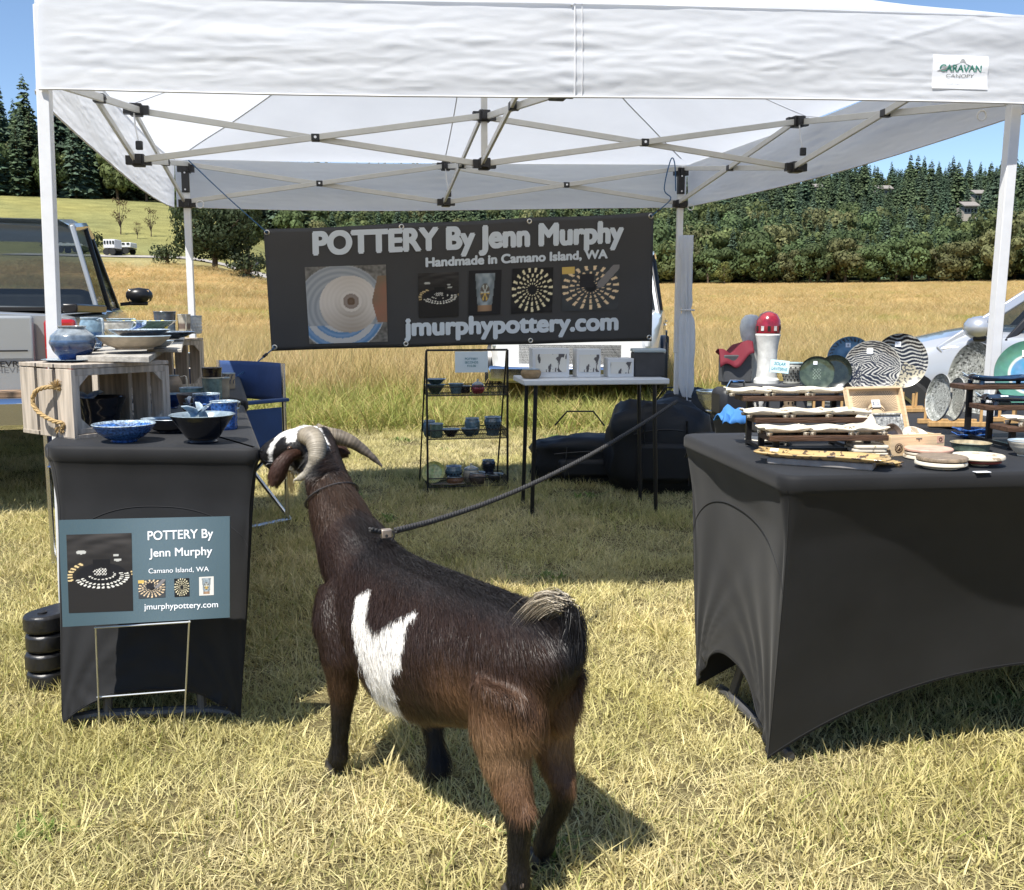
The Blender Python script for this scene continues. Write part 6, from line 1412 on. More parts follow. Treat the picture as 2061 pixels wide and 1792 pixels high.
# ------------------------------------------------------------------ yard sign before the left table
def zs(x, y): return (x / 2.717, 865.6 + y / 2.717)
def sign():
    PB = [(345, 1077), (1258, 1025), (1258, 472), (323, 493)]; D = [2.335, 2.300, 2.335, 2.375]
    cs = [Y(*zs(*p), d) for p, d in zip(PB, D)]; n_ = (cs[1] - cs[0]).cross(cs[3] - cs[0]).normalized(); d_ = sight(*zs(*PB[2])); cs[2] = Vector((0, 0, CAM_H)) + d_ * ((cs[0] - Vector((0, 0, CAM_H))).dot(n_) / d_.dot(n_)); bl, br, tr, tl = cs; ctr = sum(cs, Vector()) / 4; nrm = (br - bl).cross(tl - bl).normalized()
    T = thing('yard_sign', 'teal pottery yard sign on a wire stake in front of the left table', 'sign', (ctr.x, ctr.y, 0))
    def pt(zx, zy, k=.0):      # point on the board plane
        d = sight(*zs(zx, zy)); o = Vector((0, 0, CAM_H)); t = (bl - o).dot(nrm) / d.dot(nrm); return o + d * t + nrm * k
    m_bd = mat('corrugated_sign', rough=.5, vcol=True, bump=.08, bscale=200, stretch=(1, 1, .02))
    def col(u, v): k = math.exp(-((u - .62) / .33) ** 2) * .055 + .012 * N3(u, v, 1.5); return (.045 + k * .8, .082 + k, .100 + k * 1.15)
    MB().grid(lambda u, v: bl.lerp(br, u).lerp(tl.lerp(tr, u), v), 50, 30, col).build('board', m_bd, T, solid=.004, smooth=False)
    rt = (tr - tl).normalized(); up = (tl - bl).normalized(); up = (up - rt * up.dot(rt)).normalized()
    for tx, x0, y0, x1, y1, cap_, bo in (('POTTERY By', 812, 602, 1168, 588, 50, .006), ('Jenn Murphy', 820, 694, 1163, 682, 46, .006), ('Camano Island, WA', 816, 784, 1145, 772, 27, .002), ('jmurphypottery.com', 792, 982, 1195, 968, 33, .004)):
        a, b_ = pt(x0, y0, .0022), pt(x1, y1, .0022); text_part(tx, 'sign_lettering', m_whitet, T, a, b_ - a, up, M(cap_ / 2.717, a), (b_ - a).length, fat=bo * 4, align='LEFT', lift=.0005)
    def pic(nm, c4, nu, nv, fn): picture(nm, [pt(*c, .0021) for c in c4], nu, nv, fn, T, .0006)
    pic('lantern_photo', [(380, 1001), (731, 988), (722, 563), (366, 573)], 100, 118, p_glow)
    pic('lantern_photo', [(761, 922), (907, 914), (907, 815), (758, 822)], 48, 32, p_table); pic('lantern_photo', [(957, 913), (1039, 909), (1037, 809), (955, 813)], 30, 36, p_burst)
    pic('tumbler_photo', [(1092, 906), (1172, 902), (1171, 800), (1091, 804)], 30, 36, lambda u, v: p_vase(u, v, (.62, .60, .55)))
    m_wire = mat('galvanised_wire', (.62, .62, .60), .35, metal=.8); st = MB()
    l0, l1 = Y(*zs(523, 1078), 2.34), G(*zs(545, 1655)); r0, r1 = Y(*zs(1035, 1045), 2.30), G(*zs(1002, 1645))
    tops = (l0 + (tl - bl) * .35, r0 + (tr - br) * .35)
    MB().tube([l0, l1 + Vector((0, 0, -.02))], .0022, 6).build('stake_wire', m_wire, T); MB().tube([r0, r1 + Vector((0, 0, -.02))], .0022, 6).build('stake_wire', m_wire, T)
    MB().tube([l0 + Vector((-.003, 0, -.002)), r0 + Vector((.003, 0, -.002))], .0024, 6).build('cross_wire', m_wire, T)
    a, b_ = l0.lerp(l1, (1455 - 1078) / (1655 - 1078)), r0.lerp(r1, (1412 - 1045) / (1645 - 1045)); MB().tube([a + Vector((-.003, 0, 0)), b_ + Vector((.003, 0, 0))], .0022, 6).build('cross_wire', m_wire, T)
sign()
# ------------------------------------------------------------------ leg weights
m_wt = mat('black_weight_plastic', (.014, .014, .015), .38, noise=.2, nscale=20, bump=.15, bscale=60, spec=.5)
def weight(p, ang, label, sc=1.):
    T = thing('leg_weight', label, 'weight', p, 'black leg weights stacked at the front left leg'); pl = []
    for k in range(13): a = R(-90 + 15 * k); pl.append((math.cos(a) * .056 * sc + .035 * sc, math.sin(a) * .056 * sc))
    for k in range(7): a = R(90 + 30 * k); pl.append((math.cos(a) * .056 * sc - .035 * sc, math.sin(a) * .056 * sc))
    rt = Matrix.Rotation(ang, 3, 'Z'); MB().prism([p + rt @ Vector((x, y, .001)) for x, y in pl], (0, 0, .052)).build('weight_body', m_wt, T, bevel=.009, ang=50)
    MB().lathe([(.001, 0), (.013, 0), (.013, .005), (.009, .007), (.001, .007)], p + rt @ Vector((-.040 * sc, 0, .052)), 16).build('fill_cap', m_wt, T)
    MB().lathe([(.001, 0), (.013, 0), (.013, .005), (.009, .007), (.001, .007)], p + rt @ Vector((.040 * sc, 0, .052)), 16).build('fill_cap', m_wt, T)
nmz = ['bottom', 'second', 'third', 'top']
q0 = Vector((-1.335, 2.78, 0)); q1 = Vector((-1.205, 2.79, 0))
for i in range(4):
    weight(q0 + Vector((random.uniform(-.003, .003), random.uniform(-.003, .003), .056 * i)), R(64 + random.uniform(-3, 3)), f'black leg weight, {nmz[i]} of the pile left of the tent leg')
    weight(q1 + Vector((random.uniform(-.003, .003), random.uniform(-.003, .003), .052 * i)), R(64 + random.uniform(-3, 3)), f'black leg weight, {nmz[i]} of the pile between tent leg and table', .9)
# ------------------------------------------------------------------ wire shelf with the seconds
def wire_shelf():
    T = thing('wire_shelf', 'three tier black wire shelf stand of pottery seconds on the grass', 'shelf', Vector((-.28, 5.9, 0))); ex = Vector((.985, .17, 0)); ey = Vector((-.17, .985, 0)); O = Vector((-.505, 5.83, 0)); W = .485; Dp = .22
    H = .855; m = m_blackm
    for x in (0, W): MB().bar(O + ex * x, O + ex * x + Vector((0, 0, H)), .012, .012, up=ex).build('post', m, T)
    for x, dx in ((0, -.035), (W, -.035)): MB().bar(O + ex * (x + dx) + ey * Dp, O + ex * x + ey * .03 + Vector((0, 0, H - .01)), .009, .009, up=ex).build('rear_leg', m, T)
    MB().bar(O + Vector((0, 0, H)), O + ex * W + Vector((0, 0, H)), .012, .012).build('top_bar', m, T)
    for j, z in enumerate((.035, .325, .585)):
        s = MB(); h = .052; c4 = [O, O + ex * W, O + ex * W + ey * Dp, O + ey * Dp]
        for zz in (z, z + h): s.tube([c + Vector((0, 0, zz)) for c in c4], .0035, 5, closed=True)
        bs = s.build('basket_frame', m, T); msh = MB(); n = 34
        for a, b_, L in ((c4[0], c4[1], W), (c4[3], c4[2], W), (c4[0], c4[3], Dp), (c4[1], c4[2], Dp)):
            k = int(L / .0135)
            for i in range(k):
                p, q = a.lerp(b_, i / k), a.lerp(b_, (i + 1) / k)
                for zz in range(3):
                    z0, z1 = z + h * zz / 3, z + h * (zz + 1) / 3; msh.bar(p + Vector((0, 0, z0)), q + Vector((0, 0, z1)), .0012, .0012); msh.bar(p + Vector((0, 0, z1)), q + Vector((0, 0, z0)), .0012, .0012)
        for i in range(26): a = c4[0].lerp(c4[1], i / 26); msh.bar(a + Vector((0, 0, z)), a + ey * Dp + ex * .03 + Vector((0, 0, z)), .001, .001)
        for i in range(12): a = c4[0].lerp(c4[3], i / 12); msh.bar(a + Vector((0, 0, z)), a + ex * W + Vector((0, 0, z)), .001, .001)
        mo = msh.build('basket_mesh', m, T, smooth=False); mo['kind'] = 'stuff'
    s = O + Vector((0, -.006, 0)) + ex * .268 + Vector((0, 0, .785)); sr = Matrix((ex, Vector((0, 0, 1)), -ey)).transposed(); S = thing('price_sign', 'white card sign reading pottery seconds on the wire shelf', 'sign', s)
    MB().box(s, (.198, .125, .002), sr).build('card', mat('sign_card_white', (.66, .74, .78), .6), S, smooth=False)
    for i, tx in enumerate(('POTTERY', 'SECONDS', '$10.00')): text_part(tx, 'sign_lettering', m_teali, S, s + Vector((0, 0, .012 - .021 * i)) - ey * .002, ex, Vector((0, 0, 1)), .013, (.078, .080, .052)[i], bold=.012, lift=.0006)
    def sh(x, y, z): return O + ex * x + ey * y + Vector((0, 0, z + .004))
    g = 'seconds on the wire shelf'
    its = [(.060, .10, .585, .125, .058, 'cone', GREEN, TEAL, 'dark green bowl on the top basket at the left'), (.062, .10, .640, .130, .036, 'cone', (.07, .10, .09), LTEAL, 'teal rimmed bowl stacked on the dark green bowl'), (.185, .10, .585, .095, .062, 'flare', (.10, .16, .20), TEAL, 'blue grey flower pot in the top basket'), (.245, .14, .585, .07, .045, 'cup', (.03, .02, .02), BLK, 'small dark brown cup between blue and red pots'), (.318, .09, .585, .085, .055, 'jar', (.30, .03, .04), CREAM, 'red speckled jar with pale lid in the top basket'),
           (.025, .14, .325, .085, .095, 'jar', (.08, .15, .21), BLUE, 'blue jar at the left of the middle basket, behind the square one'), (.060, .06, .325, .085, .085, 'cup', (.11, .17, .14), GREEN, 'square looking sage pot in the middle basket, left front'), (.150, .09, .325, .115, .048, 'cone', (.03, .018, .015), BLK, 'dark brown bowl in the middle basket'), (.262, .08, .325, .105, .052, 'bowl', (.06, .10, .12), TEAL, 'slate bowl in the middle basket, centre'), (.290, .15, .325, .100, .105, 'jar', (.10, .16, .19), BLUE, 'round blue jar behind the slate bowl'), (.412, .11, .325, .110, .115, 'lantern', (.08, .12, .15), BLUE, 'pierced blue grey lantern at the right of the middle basket'),
           (.055, .10, .035, .105, .060, 'bowl', (.05, .08, .10), TEAL, 'dark teal bowl under the yellow plate in the bottom basket'), (.170, .12, .035, .105, .105, 'lantern', (.09, .15, .19), BLUE, 'pierced teal pot with rounded top in the bottom basket'), (.170, .06, .035, .105, .050, 'jar', (.32, .16, .08), BROWN, 'orange brown pierced dish in the bottom basket'), (.278, .12, .035, .105, .085, 'jar', (.40, .36, .28), CREAM, 'cream lidded jar in the bottom basket'), (.310, .06, .035, .110, .072, 'jar', (.16, .12, .10), BROWN, 'brown speckled rounded jar in front of the cream one'), (.388, .13, .085, .085, .085, 'lantern', (.02, .028, .045), BLK, 'dark blue pierced lantern standing highest in the bottom basket'), (.420, .08, .035, .110, .055, 'bowl', (.06, .06, .065), BLK, 'charcoal bowl at the right of the bottom basket')]
    for x, y, z, w, h, pr, c1, c2, lb in its: 
        nmq = 'lantern' if pr == 'lantern' else ('bowl' if 'bowl' in lb else ('jar' if 'jar' in lb else 'pot')); t = pot(nmq, lb, nmq, sh(x, y, z), w, h, pr, c1, c2, px=False, m=m_spk if 'speck' in lb else m_cer, group=g, seg=26)
        if 'lid' in lb: MB().lathe([(w * .36, 0), (w * .38, .004), (w * .2, .014), (.006, .018), (.008, .028), (.001, .034)], t.location + Vector((0, 0, h)), 18, cols=[CREAM] * 6).build('lid', m_cer, t)
        if nmq == 'lantern':
            for j in range(3):
                for k in range(7): a = R(200 + k * 23 + j * 11); q = t.location + Vector((math.cos(a) * w * .47, math.sin(a) * w * .47, h * (.4 + .16 * j))); MB().box(q, (.008, .004, .008), Matrix.Rotation(a + R(90), 3, 'Z')).build('hole', mh if 'blue grey' not in lb and 'dark blue' not in lb else m_tagp if False else mh, t, smooth=False)
    paint_plate('yellow green plate leaning in the bottom basket', sh(.040, .05, .112), .070, lambda x, y: (.42, .42, .13) if math.hypot(x, y) > .75 else (.30 + .1 * nz(x, y, 5), .36, .16), 62, R(-6), m_cer, rings=14, segs=50, cat='plate')
    tray(sh(.12, .015, .040), .20, .05, R(8), 'flat cream edged tray at the front of the bottom basket', (.25, .22, .18), m_clay, lift=.004, curl=.006, feet=False)
wire_shelf()
# ------------------------------------------------------------------ chairs
m_canv = mat('blue_canvas', (.018, .055, .17), .85, noise=.15, nscale=8, bump=.1, bscale=60, sheen=.2); m_chrome = mat('aluminium_tube', (.70, .71, .72), .25, metal=1.)
m_greyc = mat('grey_canvas', (.055, .055, .058), .9, noise=.2, nscale=9, bump=.2, bscale=30); m_taupe = mat('taupe_binding', (.30, .26, .20), .9, noise=.15)
def director_chair(p, yaw, label):
    T = thing('folding_chair', label, 'chair', p); rt = Matrix.Rotation(yaw, 3, 'Z'); q = lambda x, y, z: p + rt @ Vector((x, y, z)); r = .011
    for s in (-1, 1):
        MB().tube([q(s * .27, -.22, .012), q(s * .27, .22, .012)], r, 8).build('foot_tube', m_chrome, T)
        MB().tube([q(s * .27, -.20, .012), q(s * .27, -.20, .62)], r, 8).build('front_post', m_chrome, T); MB().tube([q(s * .27, .20, .012), q(s * .27, .20, .82)], r, 8).build('back_post', m_chrome, T)
        MB().box(q(s * .27, 0, .635), (.045, .44, .018), rt).build('armrest', m_canv, T, bevel=.005)
        MB().box(q(s * .275, 0, .50), (.006, .36, .20), rt).build('side_panel', m_canv, T, bevel=.002)
    for y in (-.19, .19): MB().tube([q(-.27, y, .02), q(.27, y, .43)], r * .9, 8).build('cross_tube', m_chrome, T); MB().tube([q(.27, y + .02, .02), q(-.27, y + .02, .43)], r * .9, 8).build('cross_tube', m_chrome, T)
    MB().grid(lambda u, v: q((u - .5) * .54, (v - .5) * .42, .435 - .03 * math.sin(math.pi * u)), 12, 8).build('seat', m_canv, T, solid=.006)
    MB().grid(lambda u, v: q((u - .5) * .56, .20 + .05 * math.sin(math.pi * u), .62 + .20 * v), 14, 8).build('backrest', m_canv, T, solid=.006)
director_chair(Vector((-1.50, 5.02, 0)), R(-38), 'blue canvas folding chair with silver frame behind the goat\'s head')
director_chair(Vector((-1.70, 4.32, 0)), R(4), 'second blue canvas chair mostly hidden behind the rope handled crate')
def camp_chair(p, yaw, label):
    T = thing('camping_chair', label, 'chair', p); rt = Matrix.Rotation(yaw, 3, 'Z'); q = lambda x, y, z: p + rt @ Vector((x, y, z))
    MB().grid(lambda u, v: q((u - .5) * (.52 - .06 * v), .20 + .14 * v + .05 * math.sin(math.pi * u), .42 + .50 * v), 14, 12).build('backrest', m_greyc, T, solid=.01)
    MB().grid(lambda u, v: q((u - .5) * .52, -.22 + .42 * v, .44 - .05 * math.sin(math.pi * u) - .02 * v), 12, 8).build('seat', m_greyc, T, solid=.01)
    for s in (-1, 1):
        MB().tube([q(s * (.26 - .03 * v / 5), .20 + .14 * v / 5, .42 + .50 * v / 5) for v in range(6)], .016, 8, flat=.6).build('binding', m_taupe, T)
        MB().tube([q(s * .28, .26, 0), q(s * .27, .20, .45), q(s * .24, .34, .90)], .009, 8).build('back_post', m_blackm, T); MB().tube([q(s * .28, -.24, 0), q(s * .28, -.22, .60)], .009, 8).build('front_post', m_blackm, T)
        MB().tube([q(s * .28, -.24, .02), q(-s * .28, -.22, .44)], .008, 6).build('cross_tube', m_blackm, T); MB().box(q(s * .29, 0, .61), (.05, .46, .012), rt).build('armrest', m_taupe, T, bevel=.004)
camp_chair(Vector((1.88, 4.10, 0)), R(196), 'grey camping chair with taupe edges beyond the right table')
# ------------------------------------------------------------------ vehicles
m_tyre = mat('tyre_rubber', (.018, .018, .018), .8); m_rim = mat('wheel_rim', (.5, .51, .52), .3, metal=.9); m_trim = mat('black_trim', (.012, .012, .013), .35); m_chr = mat('chrome', (.75, .76, .78), .08, metal=1.)
m_red = mat('tail_lamp', (.35, .01, .01), .15, coat=1); m_lamp = mat('headlamp', (.7, .72, .74), .08, coat=1)
def tinted(name, k=.25, col=(.02, .025, .03)):
    m = bpy.data.materials.new(name); m.use_nodes = True; N = m.node_tree.nodes; L = m.node_tree.links; b = N['Principled BSDF']; b.inputs['Base Color'].default_value = (*col, 1); b.inputs['Roughness'].default_value = .03; b.inputs['Coat Weight'].default_value = 1
    t = N.new('ShaderNodeBsdfTransparent'); t.inputs[0].default_value = (.75, .8, .8, 1); ms = N.new('ShaderNodeMixShader'); ms.inputs[0].default_value = 1 - k; L.new(b.outputs[0], ms.inputs[1]); L.new(t.outputs[0], ms.inputs[2]); L.new(ms.outputs[0], N['Material Output'].inputs[0]); return m
m_gl = tinted('window_glass', .42); m_gd = tinted('privacy_glass', .85)
def paint(name, c, metal=.5, rough=.32): return mat(name, c, rough, metal=metal, coat=1., noise=.03, nscale=3)
def wheel(T, q, rt, side, r=.33, w=.21):
    rx = rt @ Matrix.Rotation(R(90) * -side, 3, 'X'); b = MB(); b.lathe([(r * .62, -w / 2), (r * .93, -w / 2), (r, -w * .36), (r, w * .36), (r * .93, w / 2), (r * .62, w / 2)], q, 30, rot=rx, caps=False); ty = b.build('wheel', m_tyre, T)
    b = MB(); b.lathe([(.001, w * .30), (r * .16, w * .34), (r * .2, w * .28), (r * .50, w * .30), (r * .6, w * .44), (r * .64, w * .46), (r * .64, -w * .4)], q, 30, rot=rx, caps=False); b.build('rim', m_rim, ty)
    for k in range(5):
        a = k * 2 * math.pi / 5; d = Vector((math.cos(a), math.sin(a), 0)); MB().bar(q + rx @ (d * r * .22 + Vector((0, 0, w * .345))), q + rx @ (d * r * .48 + Vector((0, 0, w * .345))), r * .16, .004, up=rx @ Vector((0, 0, 1))).build('rim_slot', m_trim, ty)
def car(name, label, cat, pos, head, st, gh, L, W, m_body, wheels, zb=.22, mirror=None, kind='car', r=.33, belt=.0, dark_rear=False, doors=()):
    """st: stations (x, half width, bottom z, shoulder z, top z); gh: greenhouse stations (x, z top, half width top, half width base)"""
    p = Vector((pos[0], pos[1], pos[2] if len(pos) > 2 else 0)); yaw = math.atan2(head[1], head[0]); rt = Matrix.Rotation(yaw, 3, 'Z'); T = thing(name, label, cat, p); q = lambda x, y, z: p + rt @ Vector((x, y, z))
    half = lambda w, zl, zs_, zt: [(w * .86, zl), (w * .965, zl + .05), (w * .985, zl + .20), (w, (zl + zs_) / 2 + .04), (w * .985, zs_ - .06), (w * .965, zs_), (w * .90, zs_ + (zt - zs_) * .75), (w * .55, zt + .012), (0, zt + .025)]
    V = []; n = 17
    for x, w, zl, zs_, zt in st:
        hp = half(w, zl, zs_, zt); V += [q(x, y, z) for y, z in hp] + [q(x, -y, z) for y, z in hp[::-1][1:]]
    F = []
    for i in range(len(st) - 1):
        for k in range(n - 1): F.append((i * n + k, i * n + k + 1, (i + 1) * n + k + 1, (i + 1) * n + k))
        F.append((i * n + n - 1, i * n, (i + 1) * n, (i + 1) * n + n - 1))
    F += [tuple(range(n))[::-1], tuple(range((len(st) - 1) * n, len(st) * n))]
    b = MB(); b._add(V, F); b.build('body', m_body, T, ang=28, subs=0)
    # greenhouse
    zbase = lambda x: np.interp(x, [s[0] for s in st], [s[3] for s in st]) - .03
    def ring(g): x, zt, wt, wb, xb = g; z0 = float(zbase(xb)); return [q(xb, wb, z0), q(x, wt, zt - .05), q(x, wt * .88, zt), q(x, -wt * .88, zt), q(x, -wt, zt - .05), q(xb, -wb, z0)]
    RG = [ring(g) for g in gh]; m = len(RG)
    for i in range(m - 1):
        a, c = RG[i], RG[i + 1]
        MB().face([a[0], c[0], c[1], a[1]]).build('window', m_gd if (dark_rear and i < m / 2) else m_gl, T, smooth=False); MB().face([a[4], c[4], c[5], a[5]]).build('window', m_gd if (dark_rear and i < m / 2) else m_gl, T, smooth=False)
    MB().face([RG[0][5], RG[0][0], RG[0][1], RG[0][2], RG[0][3], RG[0][4]]).build('rear_window', m_gd if dark_rear else m_gl, T, smooth=False)
    MB().face([RG[-1][0], RG[-1][5], RG[-1][4], RG[-1][3], RG[-1][2], RG[-1][1]]).build('windscreen', m_gl, T, smooth=False)
    b = MB(); vv = [pt for r_ in RG for pt in r_[1:5]]; b._add(vv + [v - Vector((0, 0, .03)) for v in vv], [(i * 4 + k, (i + 1) * 4 + k, (i + 1) * 4 + k + 1, i * 4 + k + 1) for i in range(m - 1) for k in range(3)] + [tuple(4 * m + x for x in (i * 4 + k, i * 4 + k + 1, (i + 1) * 4 + k + 1, (i + 1) * 4 + k)) for i in range(m - 1) for k in range(3)]); b.build('roof', m_body, T, ang=40)
    for i, r_ in enumerate(RG):
        for k0, k1 in ((0, 1), (5, 4)): MB().bar(r_[k0], r_[k1] + Vector((0, 0, .01)), .065 if i in (0, m - 1) else .05, .035, up=rt @ Vector((0, 1, 0))).build('pillar', m_body if i in (0, m - 1) else m_trim, T, bevel=.01)
    for k0 in (0, 5):
        MB().tube([r_[k0] + Vector((0, 0, .012)) for r_ in RG], .012, 6).build('window_trim', m_chr, T); MB().tube([r_[1 if k0 == 0 else 4] for r_ in RG], .03, 6).build('roof_rail', m_body, T)
    MB().box(q((gh[0][0] + gh[-1][0]) / 2 - .3, 0, .95), (.5, W * .8, .6), rt).build('seats', m_greyc, T, bevel=.06)
    for xw in wheels:
        for s in (1, -1):
            b = MB(); b.lathe([(.001, 0), (r * 1.17, 0), (r * 1.17, .06), (.001, .06)], q(xw, s * (W / 2 - .055), r), 28, rot=rt @ Matrix.Rotation(R(90) * -s, 3, 'X')); b.build('wheel_arch', m_trim, T); wheel(T, q(xw, s * (W / 2 - .075), r), rt, s, r)
    for xd in doors:
        for s in (1, -1):
            w_ = float(np.interp(xd, [a[0] for a in st], [a[1] for a in st])); zs_ = float(zbase(xd)); MB().tube([q(xd, s * (w_ * .968), zs_), q(xd + .02, s * w_ * .990, zs_ - .08), q(xd + .03, s * (w_ + .001), zs_ * .6), q(xd, s * w_ * .985, zb + .2)], .004, 4).build('door_gap', m_trim, T)
            MB().tube([q(xd - .28, s * (w_ * .99 + .012), zs_ - .10), q(xd - .12, s * (w_ * .99 + .018), zs_ - .10)], .012, 6).build('door_handle', m_body, T)
    if mirror:
        for s in (1, -1):
            mx, mz = mirror; w_ = W / 2 + .10; c_ = q(mx, s * w_, mz); b = MB(); P0 = len(b.v); b.lathe([(.001, -1), (.5, -.93), (.85, -.6), (1, -.1), (.96, .4), (.7, .85), (.001, 1)], (0, 0, 0), 18)
            for i in range(P0, len(b.v)): v = b.v[i]; b.v[i] = tuple(c_ + rt @ Vector((v[0] * .095 + .0, v[1] * .115, v[2] * .072)))
            hs = b.build('mirror_housing', m_body if kind == 'car' else m_trim, T, ang=80); MB().box(q(mx - .01, s * (w_ - .01), mz - .066), (.08, .16, .035), rt).build('mirror_base', m_trim, hs, bevel=.01); MB().box(q(mx - .050, s * w_, mz), (.006, .17, .10), rt).build('mirror_glass', m_chr, hs, bevel=.002)
            MB().bar(q(mx, s * (W / 2 - .06), mz - .075), q(mx, s * w_, mz - .06), .05, .03).build('mirror_arm', m_trim, hs)
    return T, q, rt
m_sil = paint('silver_paint', (.52, .54, .57)); m_whp = paint('white_paint', (.78, .78, .77), 0); m_gry = paint('old_silver_paint', (.33, .35, .36), .3, .42)
HS = (-.90, .43)
T, q, rt = car('parked_car', 'silver car parked beyond the right table, wing mirror beside the tent leg', 'car', (4.05, 7.14), HS,
  [(-2.25, .78, .30, .82, .95), (-2.15, .86, .22, .90, 1.0), (-1.2, .90, .20, .93, .96), (.0, .91, .20, .92, .96), (.62, .91, .20, .90, .96), (.85, .90, .20, .85, .92), (1.1, .89, .20, .78, .86), (1.4, .87, .22, .68, .77), (1.65, .80, .24, .56, .63), (1.78, .66, .30, .50, .56)],
  [(-1.95, 1.20, .58, .80, -2.1), (-1.4, 1.40, .62, .84, -1.5), (-.5, 1.47, .64, .86, -.45), (.05, 1.42, .62, .87, .45), (.20, 1.34, .60, .87, .86)], 4.5, 1.82, m_sil, (-1.35, 1.15), mirror=(.62, .975), doors=(-.42, .72))
MB().box(q(1.74, 0, .42), (.06, .9, .12), rt).build('grille', m_trim, T, bevel=.02); [MB().box(q(1.66, s * .62, .52), (.14, .26, .09), rt).build('headlight', m_lamp, T, bevel=.03) for s in (1, -1)]
T, q, rt = car('white_suv', 'white utility vehicle parked in the meadow edge behind the wire shelf', 'car', (.98, 12.6), (-.16, -.987),
  [(-2.4, .86, .34, 1.02, 1.06), (-2.3, .93, .30, 1.08, 1.12), (-1.0, .96, .28, 1.10, 1.12), (.6, .96, .28, 1.08, 1.12), (1.0, .95, .28, 1.04, 1.12), (1.9, .92, .30, .98, 1.06), (2.3, .84, .34, .86, .96), (2.4, .76, .40, .78, .86)],
  [(-2.2, 1.78, .74, .88, -2.28), (-1.2, 1.86, .78, .90, -1.2), (-.1, 1.86, .78, .90, .0), (.45, 1.80, .76, .90, .95), (.6, 1.76, .74, .88, 1.10)], 4.8, 1.94, m_whp, (-1.4, 1.5), r=.38, doors=(-.3, .8), dark_rear=True)
MB().box(q(2.36, 0, .64), (.08, 1.1, .24), rt).build('grille', m_trim, T, bevel=.02); [MB().box(q(2.30, s * .70, .78), (.14, .26, .16), rt).build('headlight', m_lamp, T, bevel=.03) for s in (1, -1)]; MB().box(q(2.40, 0, .44), (.12, 1.7, .16), rt).build('bumper', m_chr, T, bevel=.03)
HT = Vector((-.30, .954, 0)).normalized()
T, q, rt = car('pickup_truck', 'old silver pickup truck seen from behind at the left edge', 'truck', (-4.05, 7.62), (HT.x, HT.y),
  [(-2.62, .93, .60, 1.04, 1.06), (-2.58, .96, .55, 1.05, 1.07), (-.8, .97, .48, 1.06, 1.08), (-.7, .97, .45, 1.08, 1.10), (1.0, .97, .45, 1.08, 1.14), (1.4, .96, .45, 1.06, 1.14), (2.3, .93, .48, 1.00, 1.08), (2.62, .86, .55, .92, 1.0)],
  [(-.55, 1.74, .72, .88, -.68), (.1, 1.80, .74, .90, .1), (.75, 1.76, .72, .90, 1.10), (.9, 1.70, .70, .88, 1.35)], 5.3, 1.95, m_gry, (-1.65, 1.65), r=.39, mirror=(.95, 1.22), kind='truck', doors=(-.35,), dark_rear=False)
# bed opening, tailgate, bumper, lamps, lettering
MB().box(q(-1.65, 0, 1.095), (1.75, 1.62, .02), rt).build('bed_floor', m_trim, T); [MB().box(q(-1.65, s * .90, 1.10), (1.8, .08, .05), rt).build('bed_rail', m_trim, T, bevel=.01) for s in (1, -1)]
tg = MB().box(q(-2.655, 0, .84), (.05, 1.46, .44), rt).build('tailgate', m_gry, T, bevel=.015); MB().box(q(-2.69, 0, .985), (.02, .26, .06), rt).build('tailgate_handle', m_trim, tg, bevel=.006)
MB().box(q(-2.70, 0, .875), (.008, 1.40, .008), rt).build('pressed_line', m_trim, tg)
bo = MB().box(q(-2.80, 0, .555), (.20, 1.86, .17), rt).build('bumper', m_chr, T, bevel=.03); MB().box(q(-2.78, 0, .655), (.16, 1.7, .03), rt).build('bumper_step', mat('rusty_trim', (.20, .13, .08), .8, noise=.8, nscale=12), bo, bevel=.005)
[MB().box(q(-2.66, s * .86, .86), (.05, .16, .36), rt).build('tail_light', m_red, T, bevel=.02) for s in (1, -1)]
lu = Vector((0, 0, 1)); lr = rt @ Vector((0, -1, 0)); pe = PLN(18, 733, q(-2.685, 0, 0), tuple((rt @ Vector((-1, 0, 0)))[:2]))
text_part('CHEVROLET', 'tailgate_lettering', m_trim, tg, pe + lr * .03 + Vector((0, 0, -.015)) + rt @ Vector((-.004, 0, 0)), lr, lu, .032, .30, bold=.01, lift=.003, thick=.003)
# far little vehicles and trailers by the road
m_farw = mat('far_white', (.70, .71, .72), .5)
def trailer(px, D, L, H, label, name='trailer', dark=False):
    p = base_at(px, D); T = thing(name, label, name.replace('_', ' '), p); MB().box(p + Vector((0, 0, .75 + H / 2)), (L, 2, H)).build('box', m_farw, T, bevel=.08)
    for x in (-.25, .25):
        for y in (-1, 1): MB().lathe([(.001, -.12), (.36, -.12), (.36, .12), (.001, .12)], p + Vector((L * x, y, .38)), 14, rot=Matrix.Rotation(R(90), 3, 'X')).build('wheel', m_tyre, T)
    for k in range(4): MB().box(p + Vector((L * (-.36 + .24 * k), -1.02, .9 + H * .5)), (L * .14, .05, H * .35)).build('window', m_gd, T, smooth=False)
    MB().box(p + Vector((0, 0, .62)), (L * .98, 1.8, .12)).build('chassis', m_trim, T, smooth=False)
trailer(160, 117, 3.6, .8, 'low white trailer on the far road left of the thin pole'); trailer(264, 118, 2.3, .6, 'small white flatbed with dark base on the far road')
trailer(241, 112, 1.3, 1.0, 'little white cart parked nearest on the far road', 'cart')
p = base_at(513, 104); T = thing('rail_fence', 'short yellowish rail fence with white top beam beside the big dark tree', 'fence', p)
MB().box(p + Vector((0, 0, 1.25)), (1.7, .12, .34)).build('rail', m_farw, T); [MB().box(p + Vector((x, 0, .5)), (.12, .12, 1.1)).build('post', m_taupe, T) for x in (-.7, 0, .7)]; MB().box(p + Vector((0, 0, .55)), (1.6, .1, .14)).build('rail', m_taupe, T)
